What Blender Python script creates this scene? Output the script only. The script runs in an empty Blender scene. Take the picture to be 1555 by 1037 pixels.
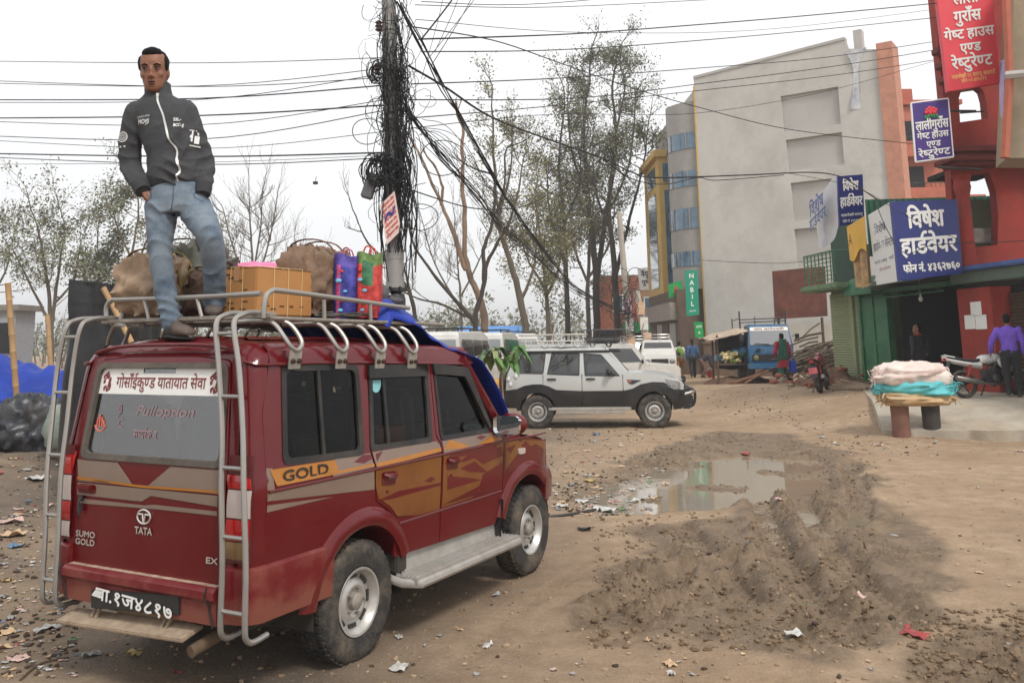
import bpy, bmesh, math, random
import numpy as np
from mathutils import Vector, Matrix, noise as mnoise
from mathutils.geometry import delaunay_2d_cdt
S = bpy.context.scene
COL = S.collection
R = math.radians
# ---------------- camera ----------------
F, PITCH, ROLL, HC = 1345.6, .1639, .0143, 1.99
PX, PY = 777.5 - 10.56, 518.5 - 222.5
cd = bpy.data.cameras.new('camera'); cam = bpy.data.objects.new('camera', cd); COL.objects.link(cam)
cd.sensor_width = 36; cd.lens = 36 * F / 1555
cd.shift_x = 10.56 / 1555; cd.shift_y = -222.5 / 1555
cd.clip_start = .1; cd.clip_end = 3000
cam.matrix_world = Matrix.Translation((0, 0, HC)) @ Matrix.Rotation(R(90) + PITCH, 4, 'X') @ Matrix.Rotation(-ROLL, 4, 'Z')
S.camera = cam
# ---------------- sky, sun, exposure ----------------
SUN_EL, SUN_AZ = R(50), R(150)
w = bpy.data.worlds.new('World'); S.world = w; w.use_nodes = True
nt = w.node_tree; N = nt.nodes; bg = N['Background']
sky = N.new('ShaderNodeTexSky'); sky.sky_type = 'NISHITA'; sky.sun_disc = False
sky.sun_elevation = SUN_EL; sky.sun_rotation = SUN_AZ; sky.dust_density = 6; sky.air_density = 1.2
tc = N.new('ShaderNodeTexCoord'); nz = N.new('ShaderNodeTexNoise'); nz.inputs['Scale'].default_value = 1.6; nz.inputs['Detail'].default_value = 5
rp = N.new('ShaderNodeValToRGB'); rp.color_ramp.elements[0].position = .3; rp.color_ramp.elements[1].position = .75
rp.color_ramp.elements[0].color = (7.0, 7.1, 7.25, 1); rp.color_ramp.elements[1].color = (8.2, 8.2, 8.2, 1)
mx = N.new('ShaderNodeMix'); mx.data_type = 'RGBA'; mx.inputs[0].default_value = .94
L = nt.links.new
L(tc.outputs['Generated'], nz.inputs['Vector']); L(nz.outputs['Fac'], rp.inputs['Fac'])
L(sky.outputs['Color'], mx.inputs[6]); L(rp.outputs['Color'], mx.inputs[7]); L(mx.outputs[2], bg.inputs['Color'])
bg.inputs['Strength'].default_value = .1
sd = bpy.data.lights.new('sun', 'SUN'); so = bpy.data.objects.new('sun', sd); COL.objects.link(so)
sd.energy = 1.5; sd.angle = R(12); sd.color = (1, .96, .9)
so.rotation_euler = (R(90) - SUN_EL, 0, R(180) - SUN_AZ); so.location = (0, 0, 30)
S.view_settings.view_transform = 'Standard'; S.view_settings.look = 'None'
S.view_settings.exposure = .6; S.view_settings.gamma = 1
S.cycles.max_bounces = 6; S.cycles.volume_bounces = 0; S.cycles.transparent_max_bounces = 12
S.cycles.use_denoising = True

# ---------------- pixel rays (photograph pixels -> points in the place) ----------------
_c, _s, _cr, _sr = math.cos(PITCH), math.sin(PITCH), math.cos(ROLL), math.sin(ROLL)
def ray(u, v):
    a, b = u - PX, v - PY
    x, y = (_cr * a - _sr * b) / F, -(_sr * a + _cr * b) / F
    return Vector((x, _c - _s * y, _s + _c * y))
O = Vector((0, 0, HC))
def P(u, v, Y):
    r = ray(u, v); return O + r * (Y / r.y)
def G(u, v, z=0.):
    r = ray(u, v); return O + r * ((z - HC) / r.z)
def PLN(u, v, p0, n):
    r = ray(u, v); n = Vector(n); return O + r * ((Vector(p0) - O).dot(n) / r.dot(n))
def sm(a, b, x):
    t = np.clip((x - a) / (b - a), 0, 1); return t * t * (3 - 2 * t)
def lerp(a, b, t): return a + (b - a) * t

# ---------------- materials ----------------
def srgb(*c):
    c = [x / 255 for x in c]
    return tuple(x / 12.92 if x <= .04045 else ((x + .055) / 1.055) ** 2.4 for x in c)
_mats = {}
def mat(name, col, rough=.6, metal=0., var=.18, scale=5., bump=0., bscale=30., dirt=None, dirt_amt=.4, dirt_scale=3., dirt_z=None,
        coat=0., spec=.5, stretch=(1, 1, 1), trans=0., col2=None, detail=6):
    if name in _mats: return _mats[name]
    m = bpy.data.materials.new(name); m.use_nodes = True; _mats[name] = m
    t = m.node_tree; n = t.nodes; l = t.links.new; b = n['Principled BSDF']
    b.inputs['Roughness'].default_value = rough; b.inputs['Metallic'].default_value = metal
    b.inputs['Coat Weight'].default_value = coat; b.inputs['Coat Roughness'].default_value = .08
    b.inputs['Specular IOR Level'].default_value = spec
    if trans: b.inputs['Transmission Weight'].default_value = trans
    tc = n.new('ShaderNodeTexCoord'); mp = n.new('ShaderNodeMapping'); mp.inputs['Scale'].default_value = stretch
    l(tc.outputs['Object'], mp.inputs['Vector'])
    nz = n.new('ShaderNodeTexNoise'); nz.inputs['Scale'].default_value = scale; nz.inputs['Detail'].default_value = detail; nz.inputs['Roughness'].default_value = .65
    l(mp.outputs[0], nz.inputs['Vector'])
    r = n.new('ShaderNodeValToRGB'); e = r.color_ramp.elements
    e[0].position = .32; e[1].position = .68
    c = Vector(col[:3]); c2 = Vector(col2[:3]) if col2 else None
    e[0].color = (*(c * (1 - var)), 1); e[1].color = (*((c2 if c2 else c * (1 + var))), 1)
    l(nz.outputs['Fac'], r.inputs['Fac']); out = r.outputs['Color']
    if dirt:
        dz = n.new('ShaderNodeTexNoise'); dz.inputs['Scale'].default_value = dirt_scale; dz.inputs['Detail'].default_value = 8; dz.inputs['Roughness'].default_value = .7
        l(tc.outputs['Object'], dz.inputs['Vector'])
        dr = n.new('ShaderNodeValToRGB'); dr.color_ramp.elements[0].position = .45; dr.color_ramp.elements[1].position = .75
        fac = dz.outputs['Fac']
        if dirt_z:   # mud splashed up to a height: amount grows below dirt_z[1]
            sp = n.new('ShaderNodeSeparateXYZ'); l(tc.outputs['Object'], sp.inputs[0])
            mr = n.new('ShaderNodeMapRange'); mr.inputs['From Min'].default_value = dirt_z[1]; mr.inputs['From Max'].default_value = dirt_z[0]
            mr.inputs['To Min'].default_value = 0; mr.inputs['To Max'].default_value = .45
            l(sp.outputs['Z'], mr.inputs['Value'])
            ad = n.new('ShaderNodeMath'); ad.operation = 'ADD'; l(fac, ad.inputs[0]); l(mr.outputs[0], ad.inputs[1]); fac = ad.outputs[0]
        l(fac, dr.inputs['Fac'])
        mu = n.new('ShaderNodeMath'); mu.operation = 'MULTIPLY'; mu.inputs[1].default_value = dirt_amt; l(dr.outputs['Color'], mu.inputs[0])
        mi = n.new('ShaderNodeMix'); mi.data_type = 'RGBA'; l(mu.outputs[0], mi.inputs[0]); l(out, mi.inputs[6]); mi.inputs[7].default_value = (*dirt[:3], 1)
        out = mi.outputs[2]
        ro = n.new('ShaderNodeMapRange'); ro.inputs['To Min'].default_value = rough; ro.inputs['To Max'].default_value = max(rough, .9)
        l(mu.outputs[0], ro.inputs['Value']); l(ro.outputs[0], b.inputs['Roughness'])
    l(out, b.inputs['Base Color'])
    if bump:
        bz = n.new('ShaderNodeTexNoise'); bz.inputs['Scale'].default_value = bscale; bz.inputs['Detail'].default_value = 6
        l(mp.outputs[0], bz.inputs['Vector'])
        bp = n.new('ShaderNodeBump'); bp.inputs['Strength'].default_value = min(1, bump); bp.inputs['Distance'].default_value = .02 if bump <= 1 else .02 * bump
        l(bz.outputs['Fac'], bp.inputs['Height']); l(bp.outputs['Normal'], b.inputs['Normal'])
    return m
def glass(name, tint=(.3, .33, .33), refl=.12, rough=.02):
    if name in _mats: return _mats[name]
    m = bpy.data.materials.new(name); m.use_nodes = True; _mats[name] = m
    t = m.node_tree; n = t.nodes; l = t.links.new
    n.remove(n['Principled BSDF']); o = n['Material Output']
    tr = n.new('ShaderNodeBsdfTransparent'); tr.inputs['Color'].default_value = (*tint, 1)
    gl = n.new('ShaderNodeBsdfGlossy'); gl.inputs['Roughness'].default_value = rough
    fr = n.new('ShaderNodeFresnel'); fr.inputs['IOR'].default_value = 1.5 if refl else 1.3
    ad = n.new('ShaderNodeMath'); ad.operation = 'ADD'; ad.use_clamp = True; ad.inputs[1].default_value = refl; l(fr.outputs[0], ad.inputs[0])
    mx = n.new('ShaderNodeMixShader'); l(ad.outputs[0], mx.inputs[0]); l(tr.outputs[0], mx.inputs[1]); l(gl.outputs[0], mx.inputs[2])
    l(mx.outputs[0], o.inputs['Surface'])
    return m
# ---------------- mesh builder ----------------
class MB:
    def __init__(s): s.v = []; s.f = []; s.m = []
    def add(s, vs, fs, mi=0, M=None):
        b = len(s.v)
        for p in vs: s.v.append(tuple(M @ Vector(p)) if M is not None else tuple(p))
        for f in fs: s.f.append([b + i for i in f]); s.m.append(mi)
        return s
    def box(s, c, d, mi=0, rot=None, M=None, taper=1.):
        x, y, z = d[0] / 2, d[1] / 2, d[2] / 2; t = taper
        vs = [(-x, -y, -z), (x, -y, -z), (x, y, -z), (-x, y, -z), (-x * t, -y * t, z), (x * t, -y * t, z), (x * t, y * t, z), (-x * t, y * t, z)]
        T = Matrix.Translation(c)
        if rot is not None: T = T @ rot
        if M is not None: T = M @ T
        return s.add(vs, [(0, 3, 2, 1), (4, 5, 6, 7), (0, 1, 5, 4), (1, 2, 6, 5), (2, 3, 7, 6), (3, 0, 4, 7)], mi, T)
    def tube(s, pts, r, n=8, mi=0, cap=True, flat=1., M=None):
        pts = [Vector(p) for p in pts]; k = len(pts)
        rs = list(r) if isinstance(r, (list, tuple)) else [r] * k
        vs = []; up = None
        for i, p in enumerate(pts):
            d = (pts[min(i + 1, k - 1)] - pts[max(i - 1, 0)])
            d = d.normalized() if d.length > 1e-9 else Vector((0, 0, 1))
            if up is None:
                up = Vector((0, 0, 1)) if abs(d.z) < .9 else Vector((0, 1, 0))
            a = d.cross(up)
            if a.length < 1e-6: a = d.orthogonal()
            a.normalize(); b = a.cross(d).normalized(); up = b
            for j in range(n):
                t = 2 * math.pi * j / n
                vs.append(p + a * math.cos(t) * rs[i] + b * math.sin(t) * rs[i] * flat)
        fs = [(i * n + j, i * n + (j + 1) % n, (i + 1) * n + (j + 1) % n, (i + 1) * n + j) for i in range(k - 1) for j in range(n)]
        if cap: fs += [tuple(range(n - 1, -1, -1)), tuple((k - 1) * n + j for j in range(n))]
        return s.add(vs, fs, mi, M)
    def loft(s, rings, mi=0, cap=True, M=None, closed=True):
        k = len(rings); n = len(rings[0]); vs = [p for r in rings for p in r]
        e = n if closed else n - 1
        fs = [(i * n + j, i * n + (j + 1) % n, (i + 1) * n + (j + 1) % n, (i + 1) * n + j) for i in range(k - 1) for j in range(e)]
        if cap and closed: fs += [tuple(range(n - 1, -1, -1)), tuple((k - 1) * n + j for j in range(n))]
        return s.add(vs, fs, mi, M)
    def lathe(s, prof, n=16, mi=0, M=None, cap=True):
        return s.loft([[(r * math.cos(2 * math.pi * j / n), r * math.sin(2 * math.pi * j / n), z) for j in range(n)] for r, z in prof], mi, cap, M)
    def ball(s, c, r, n=12, mi=0, M=None, rot=None):
        if not isinstance(r, (list, tuple)): r = (r, r, r)
        m = n // 2; vs = [(0, 0, -r[2])]; fs = []
        for i in range(1, m):
            a = -math.pi / 2 + math.pi * i / m
            for j in range(n):
                t = 2 * math.pi * j / n; vs.append((r[0] * math.cos(a) * math.cos(t), r[1] * math.cos(a) * math.sin(t), r[2] * math.sin(a)))
        vs.append((0, 0, r[2])); k = len(vs) - 1
        for j in range(n): fs.append((0, 1 + (j + 1) % n, 1 + j)); fs.append((k, k - n + j, k - n + (j + 1) % n))
        for i in range(m - 2):
            for j in range(n): fs.append((1 + i * n + j, 1 + i * n + (j + 1) % n, 1 + (i + 1) * n + (j + 1) % n, 1 + (i + 1) * n + j))
        T = Matrix.Translation(c)
        if rot is not None: T = T @ rot
        if M is not None: T = M @ T
        return s.add(vs, fs, mi, T)
    def grid(s, fn, nu, nv, mi=0, M=None, flip=False):
        vs = [fn(i / nu, j / nv) for j in range(nv + 1) for i in range(nu + 1)]; w = nu + 1
        fs = [(j * w + i, j * w + i + 1, (j + 1) * w + i + 1, (j + 1) * w + i) for j in range(nv) for i in range(nu)]
        if flip: fs = [f[::-1] for f in fs]
        return s.add(vs, fs, mi, M)
    def prism(s, poly, fn, th, mi=0):
        # poly in 2-D; fn(a, b, depth) -> 3-D; closed slab of thickness th
        n = len(poly)
        vs = [fn(a, b, 0) for a, b in poly] + [fn(a, b, th) for a, b in poly]
        fs = [tuple(range(n - 1, -1, -1)), tuple(range(n, 2 * n))] + [(i, (i + 1) % n, n + (i + 1) % n, n + i) for i in range(n)]
        return s.add(vs, fs, mi)
    def panel(s, outer, holes, step, fn, mi=0, th=0., flip=False):
        # 2-D outline with holes, meshed and bent through fn(a, b, depth); th gives it a rim
        vs2, es, loops = [], [], []
        def ring(pl):
            i0 = len(vs2); n = len(pl); pts = []
            for i in range(n):
                p, q = Vector(pl[i]), Vector(pl[(i + 1) % n]); k = max(1, int((q - p).length / step))
                for t in range(k): pts.append(p + (q - p) * t / k)
            vs2.extend(pts); m = len(pts); es.extend((i0 + i, i0 + (i + 1) % m) for i in range(m)); loops.append((i0, m)); return pts
        ro = ring(outer); rh = [ring(h) for h in holes]
        xs = [p[0] for p in outer]; ys = [p[1] for p in outer]
        def inside(p, pl):
            c = False; n = len(pl); j = n - 1
            for i in range(n):
                a, b = pl[i], pl[j]
                if (a[1] > p[1]) != (b[1] > p[1]) and p[0] < (b[0] - a[0]) * (p[1] - a[1]) / (b[1] - a[1]) + a[0]: c = not c
                j = i
            return c
        x = min(xs) + step * .53
        while x < max(xs):
            y = min(ys) + step * .51
            while y < max(ys):
                p = (x, y)
                if inside(p, ro) and not any(inside(p, h) for h in rh):
                    if min((Vector(p) - q).length for q in ro) > step * .4 and all(min((Vector(p) - q).length for q in h) > step * .4 for h in rh): vs2.append(Vector(p))
                y += step
            x += step
        r = delaunay_2d_cdt(vs2, es, [], 0, 1e-6)
        V2, Fc = r[0], r[2]; out = []
        for f in Fc:
            c = sum((V2[i] for i in f), Vector((0, 0))) / len(f)
            if inside(c, ro) and not any(inside(c, h) for h in rh): out.append(tuple(f)[::-1] if flip else tuple(f))
        s.add([fn(p[0], p[1], 0) for p in V2], out, mi)
        if th:
            for i0, m in loops:
                pl = vs2[i0:i0 + m]
                s.add([fn(p[0], p[1], 0) for p in pl] + [fn(p[0], p[1], th) for p in pl], [(i, (i + 1) % m, m + (i + 1) % m, m + i) for i in range(m)], mi)
        return s
    def build(s, name, mats, parent=None, loc=None, rotz=0, bevel=0., smooth=True, ang=38, fix=True, seg=2):
        me = bpy.data.meshes.new(name); me.from_pydata(s.v, [], s.f)
        if not isinstance(mats, (list, tuple)): mats = [mats]
        for m in mats: me.materials.append(m)
        if len(mats) > 1: me.polygons.foreach_set('material_index', s.m)
        if bevel or fix:
            bm = bmesh.new(); bm.from_mesh(me)
            if fix: bmesh.ops.recalc_face_normals(bm, faces=bm.faces)
            if bevel:
                es = [e for e in bm.edges if len(e.link_faces) == 2 and e.calc_face_angle(0) > R(30)]
                bmesh.ops.bevel(bm, geom=es, offset=bevel, segments=seg, affect='EDGES', clamp_overlap=True)
            bm.to_mesh(me); bm.free()
        if smooth: me.shade_smooth(); me.set_sharp_from_angle(angle=R(ang))
        o = bpy.data.objects.new(name, me); COL.objects.link(o)
        if parent: o.parent = parent
        if loc is not None: o.location = loc
        if rotz: o.rotation_euler.z = rotz
        return o
def tag(o, label=None, cat=None, group=None, kind=None):
    for k, v in (('label', label), ('category', cat), ('group', group), ('kind', kind)):
        if v: o[k] = v
    return o
def thing(name, label, cat, loc=(0, 0, 0), rotz=0, group=None):
    o = bpy.data.objects.new(name, None); COL.objects.link(o); o.empty_display_size = .2
    o.location = loc; o.rotation_euler = (0, 0, rotz); return tag(o, label, cat, group)
def copy_tree(o, loc=None, rotz=None, label=None, group=None, parent=None):
    c = o.copy(); COL.objects.link(c); c.parent = parent
    if loc is not None: c.location = loc
    if rotz is not None: c.rotation_euler.z = rotz
    if label: c['label'] = label
    if group: c['group'] = group
    for ch in list(o.children): copy_tree(ch, parent=c)
    return c
def arrays_mesh(name, verts, faces4, mats, mi=None, parent=None, smooth=False, tri=False):
    me = bpy.data.meshes.new(name); k = 3 if tri else 4
    nv, nf = len(verts), len(faces4)
    me.vertices.add(nv); me.vertices.foreach_set('co', np.asarray(verts, np.float32).ravel())
    me.loops.add(nf * k); me.loops.foreach_set('vertex_index', np.asarray(faces4, np.int32).ravel())
    me.polygons.add(nf); me.polygons.foreach_set('loop_start', np.arange(nf, dtype=np.int32) * k)
    if not isinstance(mats, (list, tuple)): mats = [mats]
    for m in mats: me.materials.append(m)
    if mi is not None: me.polygons.foreach_set('material_index', np.asarray(mi, np.int32))
    if smooth: me.polygons.foreach_set('use_smooth', np.ones(nf, bool))
    me.update(calc_edges=True); me.validate()
    o = bpy.data.objects.new(name, me); COL.objects.link(o)
    if parent: o.parent = parent
    return o
def spline(pts, k=6):
    pts = [Vector(p) for p in pts]; out = []
    for i in range(len(pts) - 1):
        a, b, c, d = pts[max(i - 1, 0)], pts[i], pts[i + 1], pts[min(i + 2, len(pts) - 1)]
        for j in range(k):
            t = j / k
            out.append(.5 * ((2 * b) + (c - a) * t + (2 * a - 5 * b + 4 * c - d) * t * t + (3 * b - a - 3 * c + d) * t ** 3))
    return out + [pts[-1]]
def rrect(x0, y0, x1, y1, r, n=4):
    out = []
    for cx, cy, a0 in ((x1 - r, y0 + r, -90), (x1 - r, y1 - r, 0), (x0 + r, y1 - r, 90), (x0 + r, y0 + r, 180)):
        for i in range(n + 1):
            a = R(a0 + 90 * i / n); out.append((cx + r * math.cos(a), cy + r * math.sin(a)))
    return out
def rpoly(pts, r, n=3):
    # rounded polygon
    out = []; k = len(pts)
    for i in range(k):
        a, b, c = Vector(pts[i - 1]), Vector(pts[i]), Vector(pts[(i + 1) % k])
        d1, d2 = (a - b), (c - b); q = min(r, d1.length * .45, d2.length * .45)
        p, s_ = b + d1.normalized() * q, b + d2.normalized() * q
        for j in range(n + 1):
            t = j / n; out.append(tuple(p * (1 - t) ** 2 + b * 2 * t * (1 - t) + s_ * t * t))
    return out
def lump(name, size, seed, matl, amp=.12, freq=2.2, ex=2.6, parent=None, n=28, fine=.35, label=None, cat=None, group=None, loc=None, rotz=0, sag=0., flatb=True):
    # soft bundle: rounded box pushed in and out by folds
    rnd = random.Random(seed); off = Vector((rnd.uniform(-50, 50), rnd.uniform(-50, 50), rnd.uniform(-50, 50)))
    vs = []; fs = []; m = n // 2
    for i in range(m + 1):
        a = -math.pi / 2 + math.pi * i / m
        for j in range(n):
            t = 2 * math.pi * j / n
            d = Vector((math.cos(a) * math.cos(t), math.cos(a) * math.sin(t), math.sin(a)))
            k = (abs(d.x) ** ex + abs(d.y) ** ex + abs(d.z) ** ex) ** (-1 / ex)
            q = d * k
            h = amp * (mnoise.noise(q * freq + off) + fine * (1.5 * max(0, 1 - 3.2 * abs(mnoise.noise(q * freq * 1.3 + off))) ** 1.6 + .9 * max(0, 1 - 3 * abs(mnoise.noise(q * freq * 2.9 - off))) ** 1.5 - .6))
            q = q * (1 + h)
            if flatb and q.z < -.8: q.z = -.8 - (q.z + .8) * -.15
            q.z -= sag * (q.x * q.x) * .5
            vs.append((q.x * size[0] / 2, q.y * size[1] / 2, q.z * size[2] / 2))
    for i in range(m):
        for j in range(n): fs.append((i * n + j, i * n + (j + 1) % n, (i + 1) * n + (j + 1) % n, (i + 1) * n + j))
    b = MB(); b.add(vs, fs); o = b.build(name, matl, parent, loc, rotz, ang=75)
    bm = bmesh.new(); bm.from_mesh(o.data); bmesh.ops.remove_doubles(bm, verts=bm.verts, dist=1e-5); bm.to_mesh(o.data); bm.free()
    o.data.shade_smooth()
    if label: tag(o, label, cat, group)
    return o
def remeshed(o, voxel, smooth=3, disp=()):
    m = o.modifiers.new('fuse', 'REMESH'); m.mode = 'VOXEL'; m.voxel_size = voxel; m.use_smooth_shade = True
    s_ = o.modifiers.new('relax', 'SMOOTH'); s_.iterations = smooth; s_.factor = .5
    for i, (size, st, *tb) in enumerate(disp):
        tx = bpy.data.textures.new('folds', 'WOOD' if tb else 'CLOUDS'); tx.noise_scale = size
        if tb: tx.wood_type = 'BANDNOISE'; tx.turbulence = tb[0] * 10; tx.noise_basis_2 = 'SIN'
        else: tx.noise_depth = 2
        d = o.modifiers.new('folds', 'DISPLACE'); d.texture = tx; d.strength = st; d.texture_coords = 'LOCAL'; d.mid_level = .5
    return o
# ---------------- lettering (Blender's own font) ----------------
_glyph = {}
def glyph(ch, off):
    k = (ch, off)
    if k in _glyph: return _glyph[k]
    def ev(body):
        c = bpy.data.curves.new('t', 'FONT'); c.body = body; c.size = 1; c.offset = off; c.resolution_u = 3
        o = bpy.data.objects.new('t', c); COL.objects.link(o)
        dg = bpy.context.evaluated_depsgraph_get(); e = o.evaluated_get(dg); me = e.to_mesh()
        v = [(p.co.x, p.co.y) for p in me.vertices]; f = [tuple(p.vertices) for p in me.polygons]
        e.to_mesh_clear(); bpy.data.objects.remove(o); bpy.data.curves.remove(c); return v, f
    v, f = ev(ch); v2, _ = ev(ch + ch)
    wd = (max(p[0] for p in v2) - max(p[0] for p in v)) if v and v2 else .3
    _glyph[k] = (v, f, wd); return _glyph[k]
def clip_right(v, f, x):
    bm = bmesh.new(); bv = [bm.verts.new((p[0], p[1], 0)) for p in v]
    for q in f:
        try: bm.faces.new([bv[i] for i in q])
        except ValueError: pass
    bmesh.ops.bisect_plane(bm, geom=list(bm.verts) + list(bm.edges) + list(bm.faces), plane_co=(x, 0, 0), plane_no=(1, 0, 0), clear_outer=True)
    bm.verts.index_update(); r = [(p.co.x, p.co.y) for p in bm.verts], [tuple(q.index for q in fc.verts) for fc in bm.faces]
    bm.free(); return r
def text2d(s, bold=.0):
    # marks: '~' after a letter = half form (its stem cut off); '^' = a small hook over the letter before
    V, Fs, x = [], [], 0.
    i = 0
    while i < len(s):
        ch = s[i]; i += 1
        if ch == ' ': x += .26; continue
        v, f, wd = glyph(ch, bold)
        if not v: continue
        dx = 0
        if i < len(s) and s[i] == '~':
            i += 1; xr = wd - .17 - bold; v, f = clip_right(v, f, xr); wd = xr + bold * .4
        if ch == '^':
            v, f, _ = glyph('े', bold); mxx = max(p[0] for p in v); v = [(-p[0] + mxx - .28, p[1]) for p in v]; wd = 0
        if 0x900 <= ord(ch) <= 0x903 or 0x941 <= ord(ch) <= 0x948: wd = 0
        b = len(V); V += [(p[0] + x, p[1]) for p in v]; Fs += [[b + k for k in q] for q in f]; x += wd
    return V, Fs, x
def lettering(name, s, org, xd, yd, height, matl, parent, width=None, bold=.0, align='C', off=.004, nrm=None, slant=0., italic=0.):
    # org: centre of the line; xd, yd: world (or parent-space) directions; height: letter height; width squeezes to fit
    V, Fs, wd = text2d(s)
    if not V: return None
    xd, yd = Vector(xd).normalized(), Vector(yd).normalized(); nn = nrm or xd.cross(yd)
    xs = [p[0] for p in V]; x0, x1 = min(xs), max(xs)
    hy = .72; sc = height / hy; sx = width / (x1 - x0) if width else sc
    org = Vector(org) + nn * off; b = MB()
    for k, (dx, dy) in enumerate(((0, 0), (-1, 0), (1, 0), (0, 1), (0, -1)) if bold else ((0, 0),)):   # heavier strokes: the outline laid down again a hair beside itself
        o2 = org + nn * (.0003 * k * max(1, height * 4)) + xd * dx * bold * sc + yd * dy * bold * sc
        b.add([o2 + xd * ((p[0] - (x0 + x1) / 2 + italic * p[1]) * sx if align == 'C' else (p[0] - x0 + italic * p[1]) * sx) + yd * ((p[1] - hy / 2) * sc) for p in V], Fs)
    return b.build(name, matl, parent, smooth=False, fix=False)
# ---------------- shared materials ----------------
mudc = srgb(150, 122, 92)
red = mat('maroon_paint', (.108, .0018, .005), .28, var=.05, scale=3, coat=.5, spec=.25, bump=.05, bscale=1.6, dirt=srgb(105, 52, 40), dirt_amt=.2, dirt_scale=2.2, dirt_z=(.42, .7))
redin = mat('maroon_shadow_gap', (.03, .004, .005), .7)
blk = mat('black_trim', (.012, .012, .013), .5, var=.2, dirt=(.2, .16, .12), dirt_amt=.25)
rub = mat('tyre_rubber', (.025, .024, .023), .85, var=.2, scale=12, bump=.4, bscale=60, dirt=(.20, .155, .11), dirt_amt=.75, dirt_scale=5)
steel = mat('wheel_steel', (.50, .49, .47), .38, .6, var=.1, dirt=(.24, .19, .14), dirt_amt=.6, dirt_scale=7)
hubm = mat('hub_dusty_steel', (.30, .27, .23), .6, .4, var=.25, scale=20)
chrome = mat('worn_chrome_tube', (.38, .365, .34), .46, .8, var=.12, scale=9, dirt=(.23, .19, .15), dirt_amt=.4, dirt_scale=9)
gal = mat('galvanised_bracket', (.42, .41, .38), .5, .6, var=.2, dirt=(.22, .17, .12), dirt_amt=.5)
cgl = glass('tinted_car_glass', (.30, .33, .32), .0)
rgl = glass('rear_window_glass', (.26, .29, .28), .2, .06)
greyv = mat('grey_vinyl', srgb(122, 104, 92), .45, var=.06, coat=.3, dirt=mudc, dirt_amt=.15)
goldv = mat('gold_vinyl', srgb(165, 104, 20), .42, var=.06, coat=.3)
gold2 = mat('bronze_vinyl', srgb(120, 72, 20), .42, var=.1, coat=.3, dirt=srgb(95, 30, 20), dirt_amt=.5, dirt_scale=1.2)
whitev = mat('white_lettering', (.75, .75, .72), .5, var=.03)
dkv = mat('dark_lettering', (.03, .02, .015), .5)
badge = mat('chrome_badge', (.7, .69, .66), .3, .7, var=.05)
lampr = mat('red_lens', (.40, .008, .010), .12, var=.1, coat=1)
lampw = mat('clear_lens', (.50, .43, .40), .12, var=.1, coat=1)
lampa = mat('smoked_lens', (.20, .12, .05), .15, coat=1)
under = mat('underbody_grime', (.045, .038, .03), .95, var=.3)
seatm = mat('seat_cloth', (.10, .085, .075), .9, var=.2)
maroon = mat('maroon_lettering', (.22, .035, .03), .5)
# ---------------- ground ----------------
def gz(x, y):
    r = .56 * sm(5.2, 9.2, x) * sm(17.3, 21.5, y) * (1 - .6 * sm(28, 36, y))
    l = .42 * sm(-4.6, -7.2, x) * sm(8, 13, y) * (1 - sm(24, 34, y))
    return float(r + l)
def GG(u, v):
    # ground point under a pixel on the uneven lot
    p = G(u, v)
    for _ in range(5): p = G(u, v, gz(p.x, p.y))
    return p
def hash2(ix, iy, sd):
    h = (ix.astype(np.int64) * 374761393 + iy.astype(np.int64) * 668265263 + sd * 974711) & 0x7fffffff
    h = ((h ^ (h >> 13)) * 1274126177) & 0x7fffffff
    return ((h ^ (h >> 16)) & 0xffff) / 65535.
def vnoise(x, y, sd):
    ix, iy = np.floor(x), np.floor(y); fx, fy = x - ix, y - iy
    fx = fx * fx * (3 - 2 * fx); fy = fy * fy * (3 - 2 * fy)
    a, b, c, d = hash2(ix, iy, sd), hash2(ix + 1, iy, sd), hash2(ix, iy + 1, sd), hash2(ix + 1, iy + 1, sd)
    return a + (b - a) * fx + (c - a) * fy + (a - b - c + d) * fx * fy
def fbm(x, y, sd, oc=5, gain=.5):
    s_, a, n = 0, 1., 0
    for i in range(oc):
        s_ = s_ + a * vnoise(x * 2 ** i + 17.3 * i, y * 2 ** i - 9.1 * i, sd + i); n += a; a *= gain
    return s_ / n
def seg_dist(x, y, pl):
    best = np.full(x.shape, 1e9); along = np.zeros(x.shape); acc = 0
    for (ax, ay), (bx, by) in zip(pl[:-1], pl[1:]):
        dx, dy = bx - ax, by - ay; L2 = dx * dx + dy * dy
        t = np.clip(((x - ax) * dx + (y - ay) * dy) / L2, 0, 1)
        d = np.hypot(x - ax - t * dx, y - ay - t * dy); k = d < best
        best = np.where(k, d, best); along = np.where(k, acc + t * math.sqrt(L2), along); acc += math.sqrt(L2)
    return best, along
def poly_sd(x, y, pl):
    # signed distance, inside negative
    d, _ = seg_dist(x, y, list(pl) + [pl[0]])
    ins = np.zeros(x.shape, bool); j = len(pl) - 1
    for i in range(len(pl)):
        xi, yi = pl[i]; xj, yj = pl[j]
        if yi != yj: ins ^= ((yi > y) != (yj > y)) & (x < (xj - xi) * (y - yi) / (yj - yi) + xi)
        j = i
    return np.where(ins, -d, d)
def gp(*px): return [tuple(G(u, v)[:2]) for u, v in px]
MUD = gp((860, 748), (960, 690), (1090, 655), (1200, 660), (1300, 690), (1330, 760), (1400, 810), (1440, 900), (1380, 960), (1250, 985), (1050, 985), (900, 965), (870, 925), (950, 860), (985, 805), (1120, 770), (1000, 785), (900, 782))
MUD2 = gp((1420, 1000), (1460, 950), (1555, 920), (1700, 960), (1600, 1060), (1400, 1060))
WET = gp((880, 745), (960, 722), (1040, 697), (1130, 690), (1235, 695), (1262, 722), (1225, 748), (1130, 752), (1075, 768), (990, 776), (905, 774))
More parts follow.
